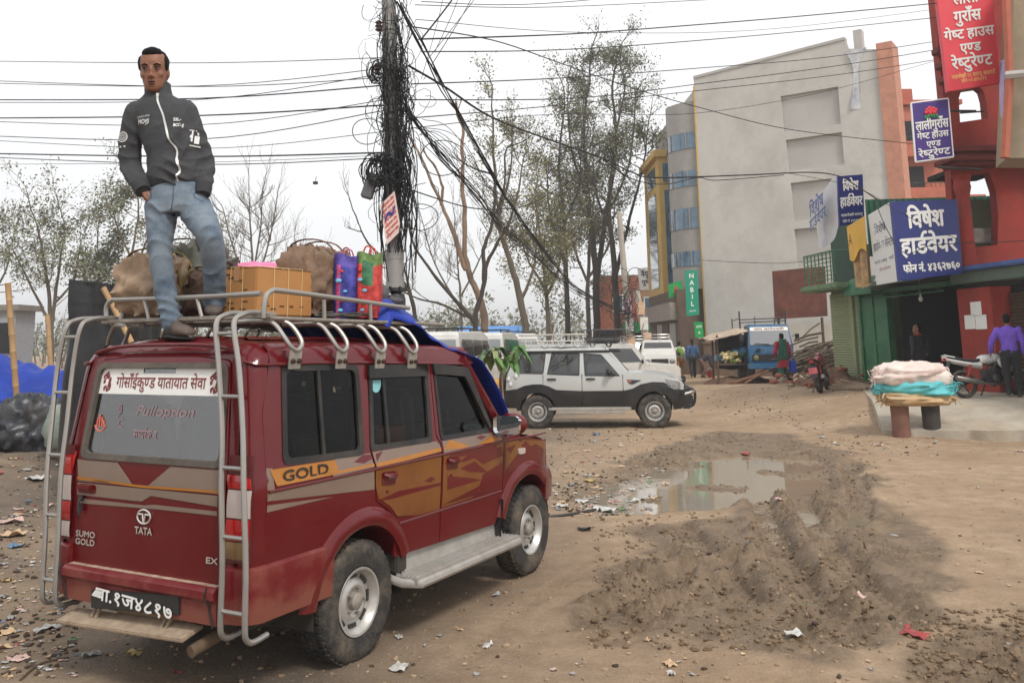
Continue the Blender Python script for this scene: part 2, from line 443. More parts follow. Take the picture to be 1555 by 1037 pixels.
RUTS = [gp((1150, 745), (1165, 790), (1195, 860), (1235, 915), (1300, 975)), gp((1215, 750), (1235, 800), (1275, 850), (1330, 905), (1420, 960)),
        gp((1035, 800), (1065, 835), (1095, 865), (1130, 915)), gp((1290, 700), (1310, 760), (1300, 790), (1260, 810)), gp((880, 945), (980, 900), (1060, 860), (1130, 850))]
HEAPS = [((1018, 812), .17, .16), ((1035, 838), .12, .22), ((1010, 860), .10, .25), ((930, 905), .06, .35), ((1110, 880), .17, .22), ((1075, 895), .13, .22), ((1150, 860), .13, .18),
         ((1120, 815), .13, .28), ((1150, 800), .12, .2), ((1180, 820), .14, .2), ((1230, 850), .15, .22), ((1190, 760), .15, .3), ((1270, 740), .16, .35), ((1290, 770), .15, .3), ((1250, 800), .13, .22), ((1345, 800), .1, .25),
         ((1320, 850), .12, .2), ((1370, 855), .12, .18), ((1395, 900), .1, .25), ((1180, 930), .1, .3), ((1100, 950), .08, .35), ((1250, 950), .06, .3), ((960, 945), .05, .35), ((1160, 680), .12, .6), ((1240, 690), .12, .5), ((1050, 690), .1, .5), ((970, 705), .09, .4), ((1050, 738), .05, .3), ((1085, 752), .05, .2), ((990, 745), .04, .25)]
def ground_height(x, y, full=False):
    r = .56 * sm(5.2, 9.2, x) * sm(17.3, 21.5, y) * (1 - .6 * sm(28, 36, y))
    l = .42 * sm(-4.6, -7.2, x) * sm(8, 13, y) * (1 - sm(24, 34, y))
    near = 1 - sm(26, 40, np.hypot(x, y))
    z = r + l + near * ((fbm(x * .5, y * .5, 3, 4) - .5) * .07 + (fbm(x * 3, y * 3, 5, 4) - .5) * .022)
    nz = (fbm(x * 1.7, y * 1.7, 71, 3) - .5) * .9
    sdm = np.minimum(poly_sd(x, y, MUD), poly_sd(x, y, MUD2)) + nz * .95
    m = 1 - sm(-.25, .22, sdm)
    cl = fbm(x * 5, y * 5, 11, 5, .6); rg = 1 - np.abs(2 * fbm(x * 2.4, y * 2.4, 23, 4) - 1)
    c2 = fbm(x * 14, y * 14, 41, 4, .6); rg2 = 1 - np.abs(2 * fbm(x * 6.5, y * 6.5, 47, 3) - 1)
    h = (cl - .5) * .09 + (rg - .72) * .04 + (np.abs(2 * c2 - 1) - .25) * .14 + (rg2 - .7) * .05
    for (u, v), hh, rad in HEAPS:
        c = G(u, v); d = np.hypot((x - c.x) * (1.0), (y - c.y) * .75) / (rad * 1.7)
        h = h + hh * .26 * np.exp(-d * d * 1.2) * (.25 + .9 * cl + .9 * (c2 - .2))
    m2 = 1 - sm(-.55, .2, sdm); pt = .16 + .84 * sm(.40, .60, fbm(x * 1.15, y * 1.15, 101, 3)); h = (h - .03) * pt * (.35 + .65 * m2)
    rut = np.zeros(x.shape)
    for pl in RUTS:
        d, al = seg_dist(x, y, pl); d = d + (fbm(x * 3, y * 3, 31, 2) - .5) * .05
        k = 1 - sm(.10, .17, d); edge = np.exp(-((d - .25) / .09) ** 2)
        tread = .013 * np.sign(np.sin(al * 2 * math.pi / .12 + np.sign(np.sin(d * 55)) * 1.5))
        h = h * (1 - .9 * k) + k * (-.055 + tread) + edge * .042 * (.2 + 1.2 * cl + .8 * c2); rut = np.maximum(rut, k)
    wet = 1 - sm(-.35, .25, poly_sd(x, y, WET) + nz * .35)
    z = z + m * h * (1 - .75 * wet)
    isl = sm(.53, .68, fbm(x * 1.1, y * 1.1, 57, 3))
    z = z - wet * .19 * (1 - .75 * isl) + wet * (cl - .5) * .06
    # tyre prints beside the parked cars
    for pl in ([(-.9, 4.6), (.1, 7.2), (1.1, 9.2), (2.6, 12)], [(.9, 4.2), (2.1, 6.5), (4.6, 11), (6.5, 17)]):
        d, al = seg_dist(x, y, pl); k = (1 - sm(.07, .12, d)) * near
        z = z - k * .012 + k * .006 * np.sign(np.sin(al * 2 * math.pi / .07 + np.sign(np.sin(d * 60))))
    damp = np.clip(m * .9 + wet, 0, 1)
    left = np.clip((1 - sm(-2.2, .6, x - y * .12)) * near, 0, 1) * fbm(x * .8, y * .8, 91, 3)
    return z, damp, np.clip(left * 1.5, 0, 1), wet
def ground_mat():
    m = bpy.data.materials.new('dirt_ground'); m.use_nodes = True
    t = m.node_tree; n = t.nodes; l = t.links.new; b = n['Principled BSDF']
    tc = n.new('ShaderNodeTexCoord')
    def noise(sc, det=8, ro=.65):
        z = n.new('ShaderNodeTexNoise'); z.inputs['Scale'].default_value = sc; z.inputs['Detail'].default_value = det; z.inputs['Roughness'].default_value = ro
        l(tc.outputs['Object'], z.inputs['Vector']); return z.outputs['Fac']
    def ramp(f, p0, p1, c0, c1):
        r = n.new('ShaderNodeValToRGB'); e = r.color_ramp.elements; e[0].position = p0; e[1].position = p1; e[0].color = (*c0, 1); e[1].color = (*c1, 1); l(f, r.inputs['Fac']); return r.outputs['Color']
    def mix(f, a, c, mode='MIX'):
        x = n.new('ShaderNodeMix'); x.data_type = 'RGBA'; x.blend_type = mode
        if isinstance(f, float): x.inputs[0].default_value = f
        else: l(f, x.inputs[0])
        for s_, k in ((a, 6), (c, 7)):
            if isinstance(s_, tuple): x.inputs[k].default_value = (*s_, 1)
            else: l(s_, x.inputs[k])
        return x.outputs[2]
    at = n.new('ShaderNodeAttribute'); at.attribute_name = 'damp'
    al = n.new('ShaderNodeAttribute'); al.attribute_name = 'grime'
    base = ramp(noise(.55, 6), .3, .7, (.30, .20, .122), (.47, .345, .232))
    base = mix(ramp(noise(4), .4, .75, (0, 0, 0), (1, 1, 1)), base, (.27, .185, .115))
    base = mix(ramp(noise(34, 5), .56, .72, (0, 0, 0), (.7, .7, .7)), base, (.20, .145, .10))
    base = mix(ramp(noise(85, 3), .62, .74, (0, 0, 0), (.75, .75, .75)), base, (.52, .43, .33))
    gr = ramp(noise(2.2), .3, .65, (.10, .078, .06), (.19, .145, .105))
    gr = mix(ramp(noise(55, 3), .58, .70, (0, 0, 0), (.8, .8, .8)), gr, (.36, .31, .25))
    base = mix(al.outputs['Fac'], base, gr)
    mud = ramp(noise(3.2), .3, .72, (.115, .078, .047), (.27, .19, .12))
    mud = mix(ramp(noise(26), .5, .75, (0, 0, 0), (.6, .6, .6)), mud, (.33, .24, .155))
    dn = n.new('ShaderNodeMath'); dn.operation = 'MULTIPLY_ADD'; l(noise(2.5, 5), dn.inputs[0]); dn.inputs[1].default_value = .7
    sb = n.new('ShaderNodeMath'); sb.operation = 'SUBTRACT'; l(at.outputs['Fac'], sb.inputs[0]); sb.inputs[1].default_value = .35; l(sb.outputs[0], dn.inputs[2])
    dcol = ramp(dn.outputs[0], .1, .6, (0, 0, 0), (1, 1, 1))
    l(mix(dcol, base, mud), b.inputs['Base Color'])
    rr = ramp(dcol, 0, 1, (.95, .95, .95), (.5, .5, .5)); l(rr, b.inputs['Roughness'])
    b.inputs['Specular IOR Level'].default_value = .35
    bp = n.new('ShaderNodeBump'); bp.inputs['Strength'].default_value = .9; bp.inputs['Distance'].default_value = .03; l(noise(24, 10, .7), bp.inputs['Height'])
    bp2 = n.new('ShaderNodeBump'); bp2.inputs['Strength'].default_value = .5; bp2.inputs['Distance'].default_value = .01; l(noise(110, 4), bp2.inputs['Height']); l(bp.outputs[0], bp2.inputs['Normal'])
    l(bp2.outputs[0], b.inputs['Normal']); return m
def axis(*segs):
    out = []
    for a, b, st in segs: out.append(np.arange(a, b - st * .3, st))
    return np.concatenate(out + [np.array([segs[-1][1]])])
gx = axis((-1500, -200, 260), (-200, -40, 16), (-40, -12, 1.4), (-12, -4, .2), (-4, .2, .06), (.2, 6, .026), (6, 9.5, .06), (9.5, 24, .35), (24, 60, 3), (60, 200, 20), (200, 1500, 260))
gy = axis((-60, -4, 8), (-4, 3, .5), (3, 5.4, .05), (5.4, 11.5, .026), (11.5, 18, .05), (18, 30, .12), (30, 60, .8), (60, 140, 8), (140, 400, 40), (400, 2200, 300))
XX, YY = np.meshgrid(gx, gy); ZZ, DM, GRM, WETV = ground_height(XX, YY)
nxg, nyg = len(gx), len(gy); ii = np.arange((nyg - 1) * nxg).reshape(nyg - 1, nxg)[:, :-1].ravel()
gm = ground_mat()
ground = arrays_mesh('ground', np.stack([XX.ravel(), YY.ravel(), ZZ.ravel()], 1), np.stack([ii, ii + 1, ii + nxg + 1, ii + nxg], 1), gm, smooth=True)
for nm, arr in (('damp', DM), ('grime', GRM)):
    a = ground.data.attributes.new(nm, 'FLOAT', 'POINT'); a.data.foreach_set('value', arr.ravel().astype(np.float32))
tag(ground, kind='structure')
def gh(x, y): return float(ground_height(np.array([[x]], float), np.array([[y]], float))[0][0, 0])
# standing muddy water in the hollow
wm = mat('muddy_water', (.27, .215, .15), rough=.05, var=.1, scale=.8, bump=.06, bscale=3, spec=.9)
tag(MB().add([(-.1, 9.2, -.052), (6.8, 9.2, -.052), (6.8, 17.5, -.052), (-.1, 17.5, -.052)], [(0, 1, 2, 3)]).build('puddle_water', wm), kind='structure')
# raised concrete apron before the shops
cm = mat('apron_concrete', (.40, .35, .28), .85, var=.15, scale=2.5, bump=.4, bscale=25, dirt=(.33, .24, .15), dirt_amt=.7, dirt_scale=1.1)
ap = [P(1340, 641, 18.2), P(1680, 628, 16.6), Vector((13.5, 26, .6)), Vector((9.9, 25.5, .58))]
ap[0].z = .13; ap[1].z = .25
def apron_pt(a, b):
    p = ap[0].lerp(ap[1], a).lerp(ap[3].lerp(ap[2], a), b); q = .5 * (1 - (1 - min(1, b * 2.4)) ** 2)
    return Vector((p.x + .08 * math.sin(a * 23) * (1 - b), p.y + .06 * math.sin(a * 31 + 1) * (1 - b), lerp(ap[0].z, ap[1].z, a) + q * .9 + .0 * b))
b = MB(); b.grid(apron_pt, 40, 30); b.grid(lambda a, d: apron_pt(a, 0) - Vector((0, 0, d * .4)), 40, 1); b.grid(lambda a, d: apron_pt(0, a) - Vector((0, 0, d * .6)), 30, 1)
tag(b.build('concrete_apron', cm), kind='structure')
_ag = [apron_pt(i / 60, j / 60) for i in range(61) for j in range(61)]
def apz(x, y): return min(_ag, key=lambda p: (p.x - x) ** 2 + (p.y - y) ** 2).z
def on_apron(u, v, Y): p = P(u, v, Y); p.z = apz(p.x, p.y); return p
# ---------------- buildings and signs ----------------
conc = mat('weathered_render', (.52, .50, .46), .9, var=.1, scale=.5, bump=.25, bscale=4, dirt=(.30, .28, .25), dirt_amt=.55, dirt_scale=.6, stretch=(1, 1, .6), detail=10)
concd = mat('panel_render', (.45, .43, .40), .9, var=.14, scale=.6, bump=.2, bscale=4, dirt=(.25, .24, .22), dirt_amt=.5, dirt_scale=1.2)
salmon = mat('salmon_brickwork', srgb(184, 130, 108), .85, var=.15, scale=3, bump=.3, bscale=9)
orange = mat('orange_plaster', srgb(172, 98, 76), .85, var=.14, scale=2)
redp = mat('red_oxide_plaster', (.27, .022, .012), .75, var=.22, scale=1.6, bump=.2, bscale=14, dirt=(.20, .06, .045), dirt_amt=.5)
redd = mat('dark_red_plaster', (.14, .02, .015), .8, var=.2)
glb = mat('blue_curtain_glass', (.06, .13, .20), .08, var=.5, scale=1.2, coat=1, spec=.8)
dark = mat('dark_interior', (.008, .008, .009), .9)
grn = mat('green_door_paint', srgb(30, 98, 62), .5, var=.22, scale=3, dirt=srgb(120, 120, 95), dirt_amt=.35)
grnd = mat('dark_green_sheet', srgb(22, 62, 46), .55, var=.2, scale=3)
shut = mat('pale_green_shutter', srgb(132, 142, 104), .6, var=.12, scale=3, dirt=srgb(110, 105, 80), dirt_amt=.4)
brnsh = mat('brown_shutter', srgb(78, 58, 44), .65, var=.2, scale=4)
blue = mat('sign_blue', srgb(16, 32, 108), .4, var=.05, coat=.2)
sgnw = mat('sign_white', (.72, .72, .70), .5, var=.03)
def frame_of(p0, p1):
    u = Vector(p1) - Vector(p0); u.z = 0; L_ = u.length; u.normalize(); return Vector(p0), u, Vector((u.y, -u.x, 0)), L_   # normal to the camera side
def W3(fr, s, z, d=0.): return fr[0] + fr[1] * s + Vector((0, 0, z)) + fr[2] * d
def to_face(fr, u, v):
    p = PLN(u, v, fr[0], fr[2]); q = p - fr[0]; return q.dot(fr[1]), q.z
def wall_panel(nm, fr, outline, holes, m, parent, th=.25, step=3., d0=0.): return MB().panel(outline, holes, step, lambda s, z, d: W3(fr, s, z, d0 - d), th=th).build(nm, m, parent, smooth=False)
def slab(b, fr, s0, s1, z0, z1, d0, d1, mi=0):
    b.add([W3(fr, s, z, d) for s in (s0, s1) for z in (z0, z1) for d in (d0, d1)], [(0, 1, 3, 2), (4, 6, 7, 5), (0, 4, 5, 1), (2, 3, 7, 6), (0, 2, 6, 4), (1, 5, 7, 3)], mi); return b
# --- tall unfinished block with a blind wall ---
A, B = Vector((10.0, 45, 0)), Vector((17.95, 39.4, 0)); fb = frame_of(A, B)
BL = thing('concrete_building', 'tall grey concrete building with a blind wall and four sunken panels', 'building', A)
BLm = Matrix.Translation(-A)
def W(fr, s, z, d=0.): return W3(fr, s, z, d) - A
pan = []
for q in (((1184, 150), (1270, 129), (1279, 184), (1191, 205)), ((1192, 216), (1277, 198), (1283, 248), (1198, 262)), ((1199, 282), (1256, 268), (1266, 330), (1206, 336)), ((1204, 350), (1258, 342), (1264, 401), (1212, 404))):
    st = [to_face(fb, *p) for p in q]; s0, s1 = (st[0][0] + st[3][0]) / 2, (st[1][0] + st[2][0]) / 2; z1, z0 = (st[0][1] + st[1][1]) / 2, (st[2][1] + st[3][1]) / 2; pan.append((s0, max(s1, pan[0][1]) if pan else s1, z0, z1))
ztop = to_face(fb, 1054, 120)[1]; sR, zR = to_face(fb, 1283, 61); sP0 = to_face(fb, 1342, 200)[0]; sP1 = to_face(fb, 1367, 200)[0]; zP = to_face(fb, 1345, 65)[1]; zm = to_face(fb, 1300, 75)[1]
outl = [(0, -.3), (sP0, -.3), (sP0, zm - .2), (sR + .1, zm + .1), (sR, zR), (0, ztop)]
MB().panel(outl, [[(a, c), (b_, c), (b_, d), (a, d)] for a, b_, c, d in pan], 2.6, lambda s, z, d: W(fb, s, z, -d), th=.3).build('blind_wall', conc, BL, smooth=False)
b = MB()
for a, b_, c, d in pan:
    x = MB(); x.add([W(fb, s, z, -.16) for s, z in ((a - .02, c - .02), (b_ + .02, c - .02), (b_ + .02, d + .02), (a - .02, d + .02))], [(0, 1, 2, 3)]); x.build('sunken_panel', concd, BL, smooth=False)
pl_ = [W3(fb, .0, 0, -.31), W3(fb, sP0, 0, -.31), W3(fb, sP0, 0, -.31) + Vector((5.2, 11, 0)), W3(fb, 0, 0, -.31) + Vector((-.2, 12, 0))]
b = MB(); b.prism([(p.x, p.y) for p in pl_], lambda x, y, d: Vector((x, y, -.3 + d)) - A, zm); b.build('building_body', conc, BL, smooth=False)
b = MB(); slab(b, fb, sP0, sP1, -.3, zP, -1.2, .12); slab(b, fb, sP0 - 1.0, sP0 - .62, zm - .3, zP + .9, -.5, -.02, 1); b.v = [tuple(Vector(p) - A) for p in b.v]; b.build('corner_pier', [salmon, concd], BL, smooth=False)
b = MB(); slab(b, fb, 0.0, sR, ztop, ztop + .14, -.4, .05)
b.v = [tuple(Vector(p) - A + Vector((0, 0, (zR - ztop) * ((Vector(p) - fb[0]).dot(fb[1]) / sR)))) for p in b.v]; b.build('parapet_cap', concd, BL, smooth=False)
b = MB()
pts = [W(fb, *to_face(fb, u, v), .03) for u, v in ((1300, 80), (1298, 110), (1303, 140))]
hb_ = thing('torn_banner', 'torn white and blue banner hanging from the top of the blind wall', 'banner', A)
b.grid(lambda a, t: tuple(W(fb, *[float(x) for x in (np.interp(t, [0, .2, .55, .8, 1], [to_face(fb, 1300, v)[0] for v in (78, 95, 120, 145, 165)]) + (a - .5) * np.interp(t, [0, .15, .3, .7, 1], [1.0, .5, .22, .28, .5]), np.interp(t, [0, 1], [to_face(fb, 1300, 76)[1], to_face(fb, 1303, 166)[1]]))], .06 + .05 * math.sin(9 * t + 3 * a))), 6, 14)
b.build('cloth', mat('torn_banner_cloth', (.62, .62, .62), .7, var=.1, dirt=(.05, .08, .2), dirt_amt=.9, dirt_scale=.9), hb_)
# glazed curved bays along the lane side
yel = mat('ochre_cladding', srgb(190, 158, 88), .6, var=.1, scale=2); gry = mat('grey_cladding', srgb(150, 146, 140), .5, var=.1, scale=2)
def bay(c, r, z0, z1, m, par, nm, a0=100, a1=262, n=14):
    b = MB(); b.grid(lambda a, t: (c[0] + r * math.cos(R(lerp(a0, a1, a))) - A.x, c[1] + r * math.sin(R(lerp(a0, a1, a))) - A.y, lerp(z0, z1, t)), n, 2); b.build(nm, m, par)
c1 = (10.55, 46.9)
def zat(u, v, Y=46.0): return P(u, v, Y).z
lev = [zat(1040, v) for v in (405, 383, 352, 318, 288, 262, 232, 205, 165)]
bay(c1, 1.72, 4.5, lev[8] + .2, gry, BL, 'curved_bay')
for i in (1, 3, 5, 7):
    z0, z1 = lev[i - 1] + .1, lev[i]
    if i == 1: z0 = lev[0]
    bay(c1, 1.76, z0, z1, glb, BL, 'bay_window')
    for a in (150, 200, 235): b = MB(); b.tube([(c1[0] + 1.78 * math.cos(R(a)) - A.x, c1[1] + 1.78 * math.sin(R(a)) - A.y, z) for z in (z0, z1)], .03, 4); b.build('mullion', gry, BL)
b = MB(); b.box((8.72 + 2 - A.x, 52 - A.y, 8.4), (4, 5.2, 7.9)); b.box((8.6 + 2 - A.x, 52 - A.y, 12.4), (4.3, 5.6, .4)); b.build('ochre_tower', yel, BL, smooth=False)
b = MB(); b.box((8.715 - A.x, 51.9 - A.y, 7.6), (.06, 2.6, 5.4)); b.box((9.35 - A.x, 49.38 - A.y, 7.6), (.7, .06, 5.4)); b.build('glass_strip', glb, BL, smooth=False)
b = MB(); b.box((8.715 - A.x, 51.9 - A.y, 11.3), (.06, 2.8, 1.1)); b.box((9.35 - A.x, 49.38 - A.y, 11.3), (.8, .06, 1.1)); b.build('upper_window', glb, BL, smooth=False)
b = MB(); b.box((11 - A.x, 50 - A.y, 2.2), (4.6, 9, 4.6)); b.build('ground_floor', mat('brown_shopfront', srgb(95, 78, 66), .8, var=.2, scale=2), BL, smooth=False)
for k in range(4): b = MB(); b.box((8.68 - A.x, 46.9 + 2 * k - A.y, 1.5), (.06, 1.6, 2.6)); b.build('shop_shutter', brnsh if k % 2 else gry, BL)
b = MB(); b.box((8.55 - A.x, 50 - A.y, 3.4), (.4, 8.6, .9)); b.build('fascia', mat('fascia_grey', srgb(140, 130, 120), .6, var=.2), BL, smooth=False)
b = MB(); b.tube([(10.0 - A.x, 45 - A.y + .12, 0), (10.0 - A.x, 45.0 - A.y, ztop - .4)], .06, 8); b.build('drain_pipe', yel, BL)
# signs on that building
def flat_sign(nm, label, tl, tr, br, bl_, m, th=.08, rim=None, cat='sign', group=None):
    c = sum((Vector(p) for p in (tl, tr, br, bl_)), Vector()) / 4; t = thing(nm, label, cat, c, 0, group); q = [Vector(p) - c for p in (tl, tr, br, bl_)]
    n = (q[1] - q[0]).cross(q[3] - q[0]).normalized(); n = n if n.dot(O - c) > 0 else -n
    b = MB(); vs = q + [p - n * th for p in q]; b.add(vs, [(0, 1, 2, 3), (4, 7, 6, 5), (0, 4, 5, 1), (1, 5, 6, 2), (2, 6, 7, 3), (3, 7, 4, 0)]); b.build('panel', m, t, smooth=False)
    if rim:
        b = MB()
        for i in range(4): b.tube([q[i] - n * th * .4, q[(i + 1) % 4] - n * th * .4], th * .55, 6)
        b.build('rim', rim, t)
    t_, xd, yd = t, ((q[1] - q[0]) + (q[2] - q[3])).normalized(), ((q[0] - q[3]) + (q[1] - q[2])).normalized(); wq, hq = ((q[1] - q[0]).length + (q[2] - q[3]).length) / 2, ((q[0] - q[3]).length + (q[1] - q[2]).length) / 2
    def put(s, cx, cy, h, wd, mm, bold=.03, nm2='lettering', off=.012):
        # cx, cy in 0..1 of the board; h, wd as fractions of its height and width
        o = (q[3] * (1 - cx) + q[2] * cx) * (1 - cy) + (q[0] * (1 - cx) + q[1] * cx) * cy
        return lettering(nm2, s, o, xd, yd, h * hq, mm, t_, width=wd * wq if wd else None, bold=bold, off=off, nrm=n)
    return t, put, (q, xd, yd, n, wq, hq)
nab, put, g = flat_sign('bank_sign', 'tall teal vertical bank sign on the grey building', P(1040, 411, 44), P(1059, 410, 44), P(1062, 478, 44), P(1043, 480, 44), mat('bank_teal', srgb(10, 140, 110), .5, var=.04))
for i, ch in enumerate('NABIL'): put(ch, .5, .88 - .155 * i, .105, None, whitev, .03)
put('BANK', .5, .10, .035, .5, whitev, .02)
sg, put, g = flat_sign('atm_sign', 'small green board with a white line of writing under the teal sign', P(1054, 489, 44), P(1067, 489, 44), P(1069, 512, 44), P(1056, 513, 44), mat('atm_green', srgb(20, 150, 75), .5)); put('ATM', .5, .70, .16, .6, whitev); put('A', .5, .32, .18, None, whitev)
sg, put, g = flat_sign('bank_board', 'green square board with a red triangle logo on the ochre corner', P(1015, 432, 46), P(1037, 425, 46), P(1038, 447, 46), P(1016, 453, 46), mat('atm_green', srgb(20, 150, 75)))
q, xd, yd, n, wq, hq = g; b = MB(); b.add([xd * x * wq + yd * y * hq + n * .02 for x, y in ((-.2, -.25), (0, .3), (.2, -.25), (.08, -.25), (0, .02), (-.08, -.25))], [(0, 1, 4, 5), (1, 2, 3, 4)]); b.build('logo', mat('logo_red', srgb(210, 50, 45), .5), sg, fix=False); b = MB(); b.add([xd * x * wq + yd * y * hq + n * .022 for x, y in ((-.05, -.25), (.05, -.25), (0, -.02))], [(0, 1, 2)]); b.build('logo_core', whitev, sg, fix=False)
bb, put, g = flat_sign('rusty_hoarding', 'blank rusty brown hoarding in front of the blind wall', P(1173, 412, 37), P(1253, 404, 37), P(1257, 480, 37), P(1177, 485, 37), mat('rusty_sheet', srgb(96, 52, 38), .8, var=.45, scale=1.4, bump=.5, bscale=5, stretch=(1, 1, 1), dirt=srgb(60, 35, 28), dirt_amt=.6, dirt_scale=2), .06)
for u in (1182, 1248): b = MB(); p = P(u, 482, 37.1); b.tube([p - bb.location, Vector((p.x, p.y, gz(p.x, p.y))) - bb.location], .06, 6); b.build('post', mat('old_timber', srgb(88, 70, 55), .9, var=.3), bb)
# low boundary wall under the blind wall
lw = [Vector((10.0, 43.2, 0)), Vector((15.5, 39.8, 0))]; fl_ = frame_of(*lw); b = MB(); slab(b, fl_, -.6, fl_[3], -.2, 1.75, -.25, 0); slab(b, fl_, -.65, fl_[3] + .05, 1.75, 1.85, -.3, .05)
tag(b.build('boundary_wall', mat('mossy_brick_wall', srgb(118, 98, 82), .9, var=.3, scale=3, bump=.5, bscale=8), smooth=False), 'low brown brick wall between the lane and the blind grey building', 'wall')
b = MB(); s0, z0 = to_face(fb, 1212, 498); slab(b, fb, s0 - .3, s0 + 3.2, -.2, 2.6, .4, 1.6)
tag(b.build('plaster_outhouse', mat('pale_plaster', srgb(190, 184, 172), .9, var=.1, scale=1), smooth=False), 'small whitewashed outhouse behind the pile of brushwood', 'outhouse')
# --- orange flats behind ---
OB = thing('apartment_building', 'orange apartment building with balconies behind the grey block', 'building', (27, 57, 0))
b = MB(); b.box((.5, 3, 8.2), (4.0, 8, 17)); b.box((2.8, 4, 5.5), (3, 8, 11)); b.build('wall', orange, OB, smooth=False)
b = MB(); b.box((.3, 3, 16.9), (4.8, 8.6, .3)); b.box((-.8, -.4, 17.4), (1.0, 1, 1.0)); b.build('roof', mat('terracotta_trim', srgb(165, 82, 60), .8, var=.2), OB, smooth=False)
for i, z in enumerate((14.2, 11.2, 8.2)):
    b = MB(); b.box((-.4, -1.4, z - .5), (2.6, 1.0, 1.0)); b.build('balcony', orange, OB, smooth=False)
    b = MB(); b.tube([(-1.6, -1.85, z + .3), (.8, -1.85, z + .3)], .03, 5)
    for x in np.linspace(-1.6, .8, 9): b.tube([(x, -1.85, z), (x, -1.85, z + .3)], .02, 4)
    b.build('railing', blk, OB); b = MB(); b.box((-.7, -1.03, z + .8), (1.2, .08, 1.4)); b.build('window', dark, OB, smooth=False); b = MB(); b.box((1.6, -1.03, z + .9), (.8, .08, 1.2)); b.build('window', dark, OB, smooth=False)
# --- hardware shop row along the street ---
SX = 11.05
def street(y): return float(np.interp(y, [16, 22.2, 25.6, 27.2, 33], [11.9, 11.15, 10.95, 10.7, 10.35]))
HS = thing('hardware_shop', 'two-storey green hardware shop with an open dark doorway and shutters', 'shop', (11, 25, 0))
H0 = Vector((11, 25, 0))
def fs_(y0, y1): return frame_of((street(y1), y1, 0), (street(y0), y0, 0))
def relbuild(b, nm, m, par, org, **k): b.v = [tuple(Vector(p) - org) for p in b.v]; return b.build(nm, m, par, **k)
def yat(u):   # distance along the street face under a pixel column
    y = 24.
    for _ in range(30): y = street(y) / ((u - PX) / F) * 1.0 if u != PX else y; y = y * .5 + 12 if False else y
    return y
def street_pt(u, v):
    lo, hi = 12., 60.
    for _ in range(40):
        m_ = (lo + hi) / 2
        if P(u, v, m_).x > street(m_): hi = m_
        else: lo = m_
    return P(u, v, lo)
f1 = fs_(25.7, 33); L1 = f1[3]
yS = [street_pt(u, 500).y for u in (1266, 1300, 1312, 1352, 1456)]
zs = street_pt(1285, 452).z
yE = yS[0] + .12
b = MB(); slab(b, fs_(yS[2] - .05, yE), 0, yE - yS[2] + .05, 0, 3.55, -3, -.05); b.box((13.6, 25.2, 4.5), (4.2, 4.8, 1.9)); b.box((15.3, 23.7, 1.8), (2., 4.6, 3.6)); relbuild(b, 'shop_walls', mat('green_grey_plaster', srgb(112, 122, 96), .85, var=.2, scale=1.5), HS, H0, smooth=False)
for y0, y1 in ((yS[2] + .05, yS[1] - .12), (yS[1] + .18, yS[0] + .05)):
    fr = fs_(y0, y1); b = MB(); L_ = fr[3]
    n_ = 34
    b.add([W3(fr, s, lerp(.7, 3.35, k / (2 * n_)), .02 + (.025 if k % 2 else 0)) for k in range(2 * n_ + 1) for s in (0, L_)], [(2 * k, 2 * k + 1, 2 * k + 3, 2 * k + 2) for k in range(2 * n_)])
    relbuild(b, 'roller_shutter', shut, HS, H0, smooth=False, fix=False)
fr = fs_(yS[1] - .06, yS[1] + .16); b = MB(); slab(b, fr, 0, fr[3], .5, 3.5, -.1, .1); relbuild(b, 'shutter_post', shut, HS, H0, smooth=False)
fr = fs_(yS[3] + .05, yS[2]); b = MB(); slab(b, fr, 0, fr[3], .6, 3.15, -.1, .04); slab(b, fr, fr[3] * .48, fr[3] * .52, .6, 3.15, .041, .07); slab(b, fr, .02, fr[3] - .02, 1.75, 1.85, .041, .06); slab(b, fr, -.10, .02, .6, 3.2, -.1, .09); slab(b, fr, fr[3] - .02, fr[3] + .1, .6, 3.2, -.1, .09); relbuild(b, 'green_door', grn, HS, H0, smooth=False)
# awning slab over the shutters, hood over the door
b = MB(); fr = fs_(yS[2] - .1, yE + .35); slab(b, fr, 0, fr[3], 3.42, 3.62, 0, .85); relbuild(b, 'awning_slab', mat('mossy_green_slab', srgb(104, 128, 96), .8, var=.3, scale=4, bump=.4), HS, H0, bevel=.05)
fr = fs_(yS[3] - .05, yS[2] + .1); b = MB(); b.grid(lambda a, t: tuple(W3(fr, a * fr[3], 3.25 + .5 * math.sin(R(90 * t)), .5 * math.cos(R(90 * t)) + .02)), 4, 8); slab(b, fr, 0, fr[3], 3.2, 3.27, 0, .52); relbuild(b, 'door_hood', grn, HS, H0)
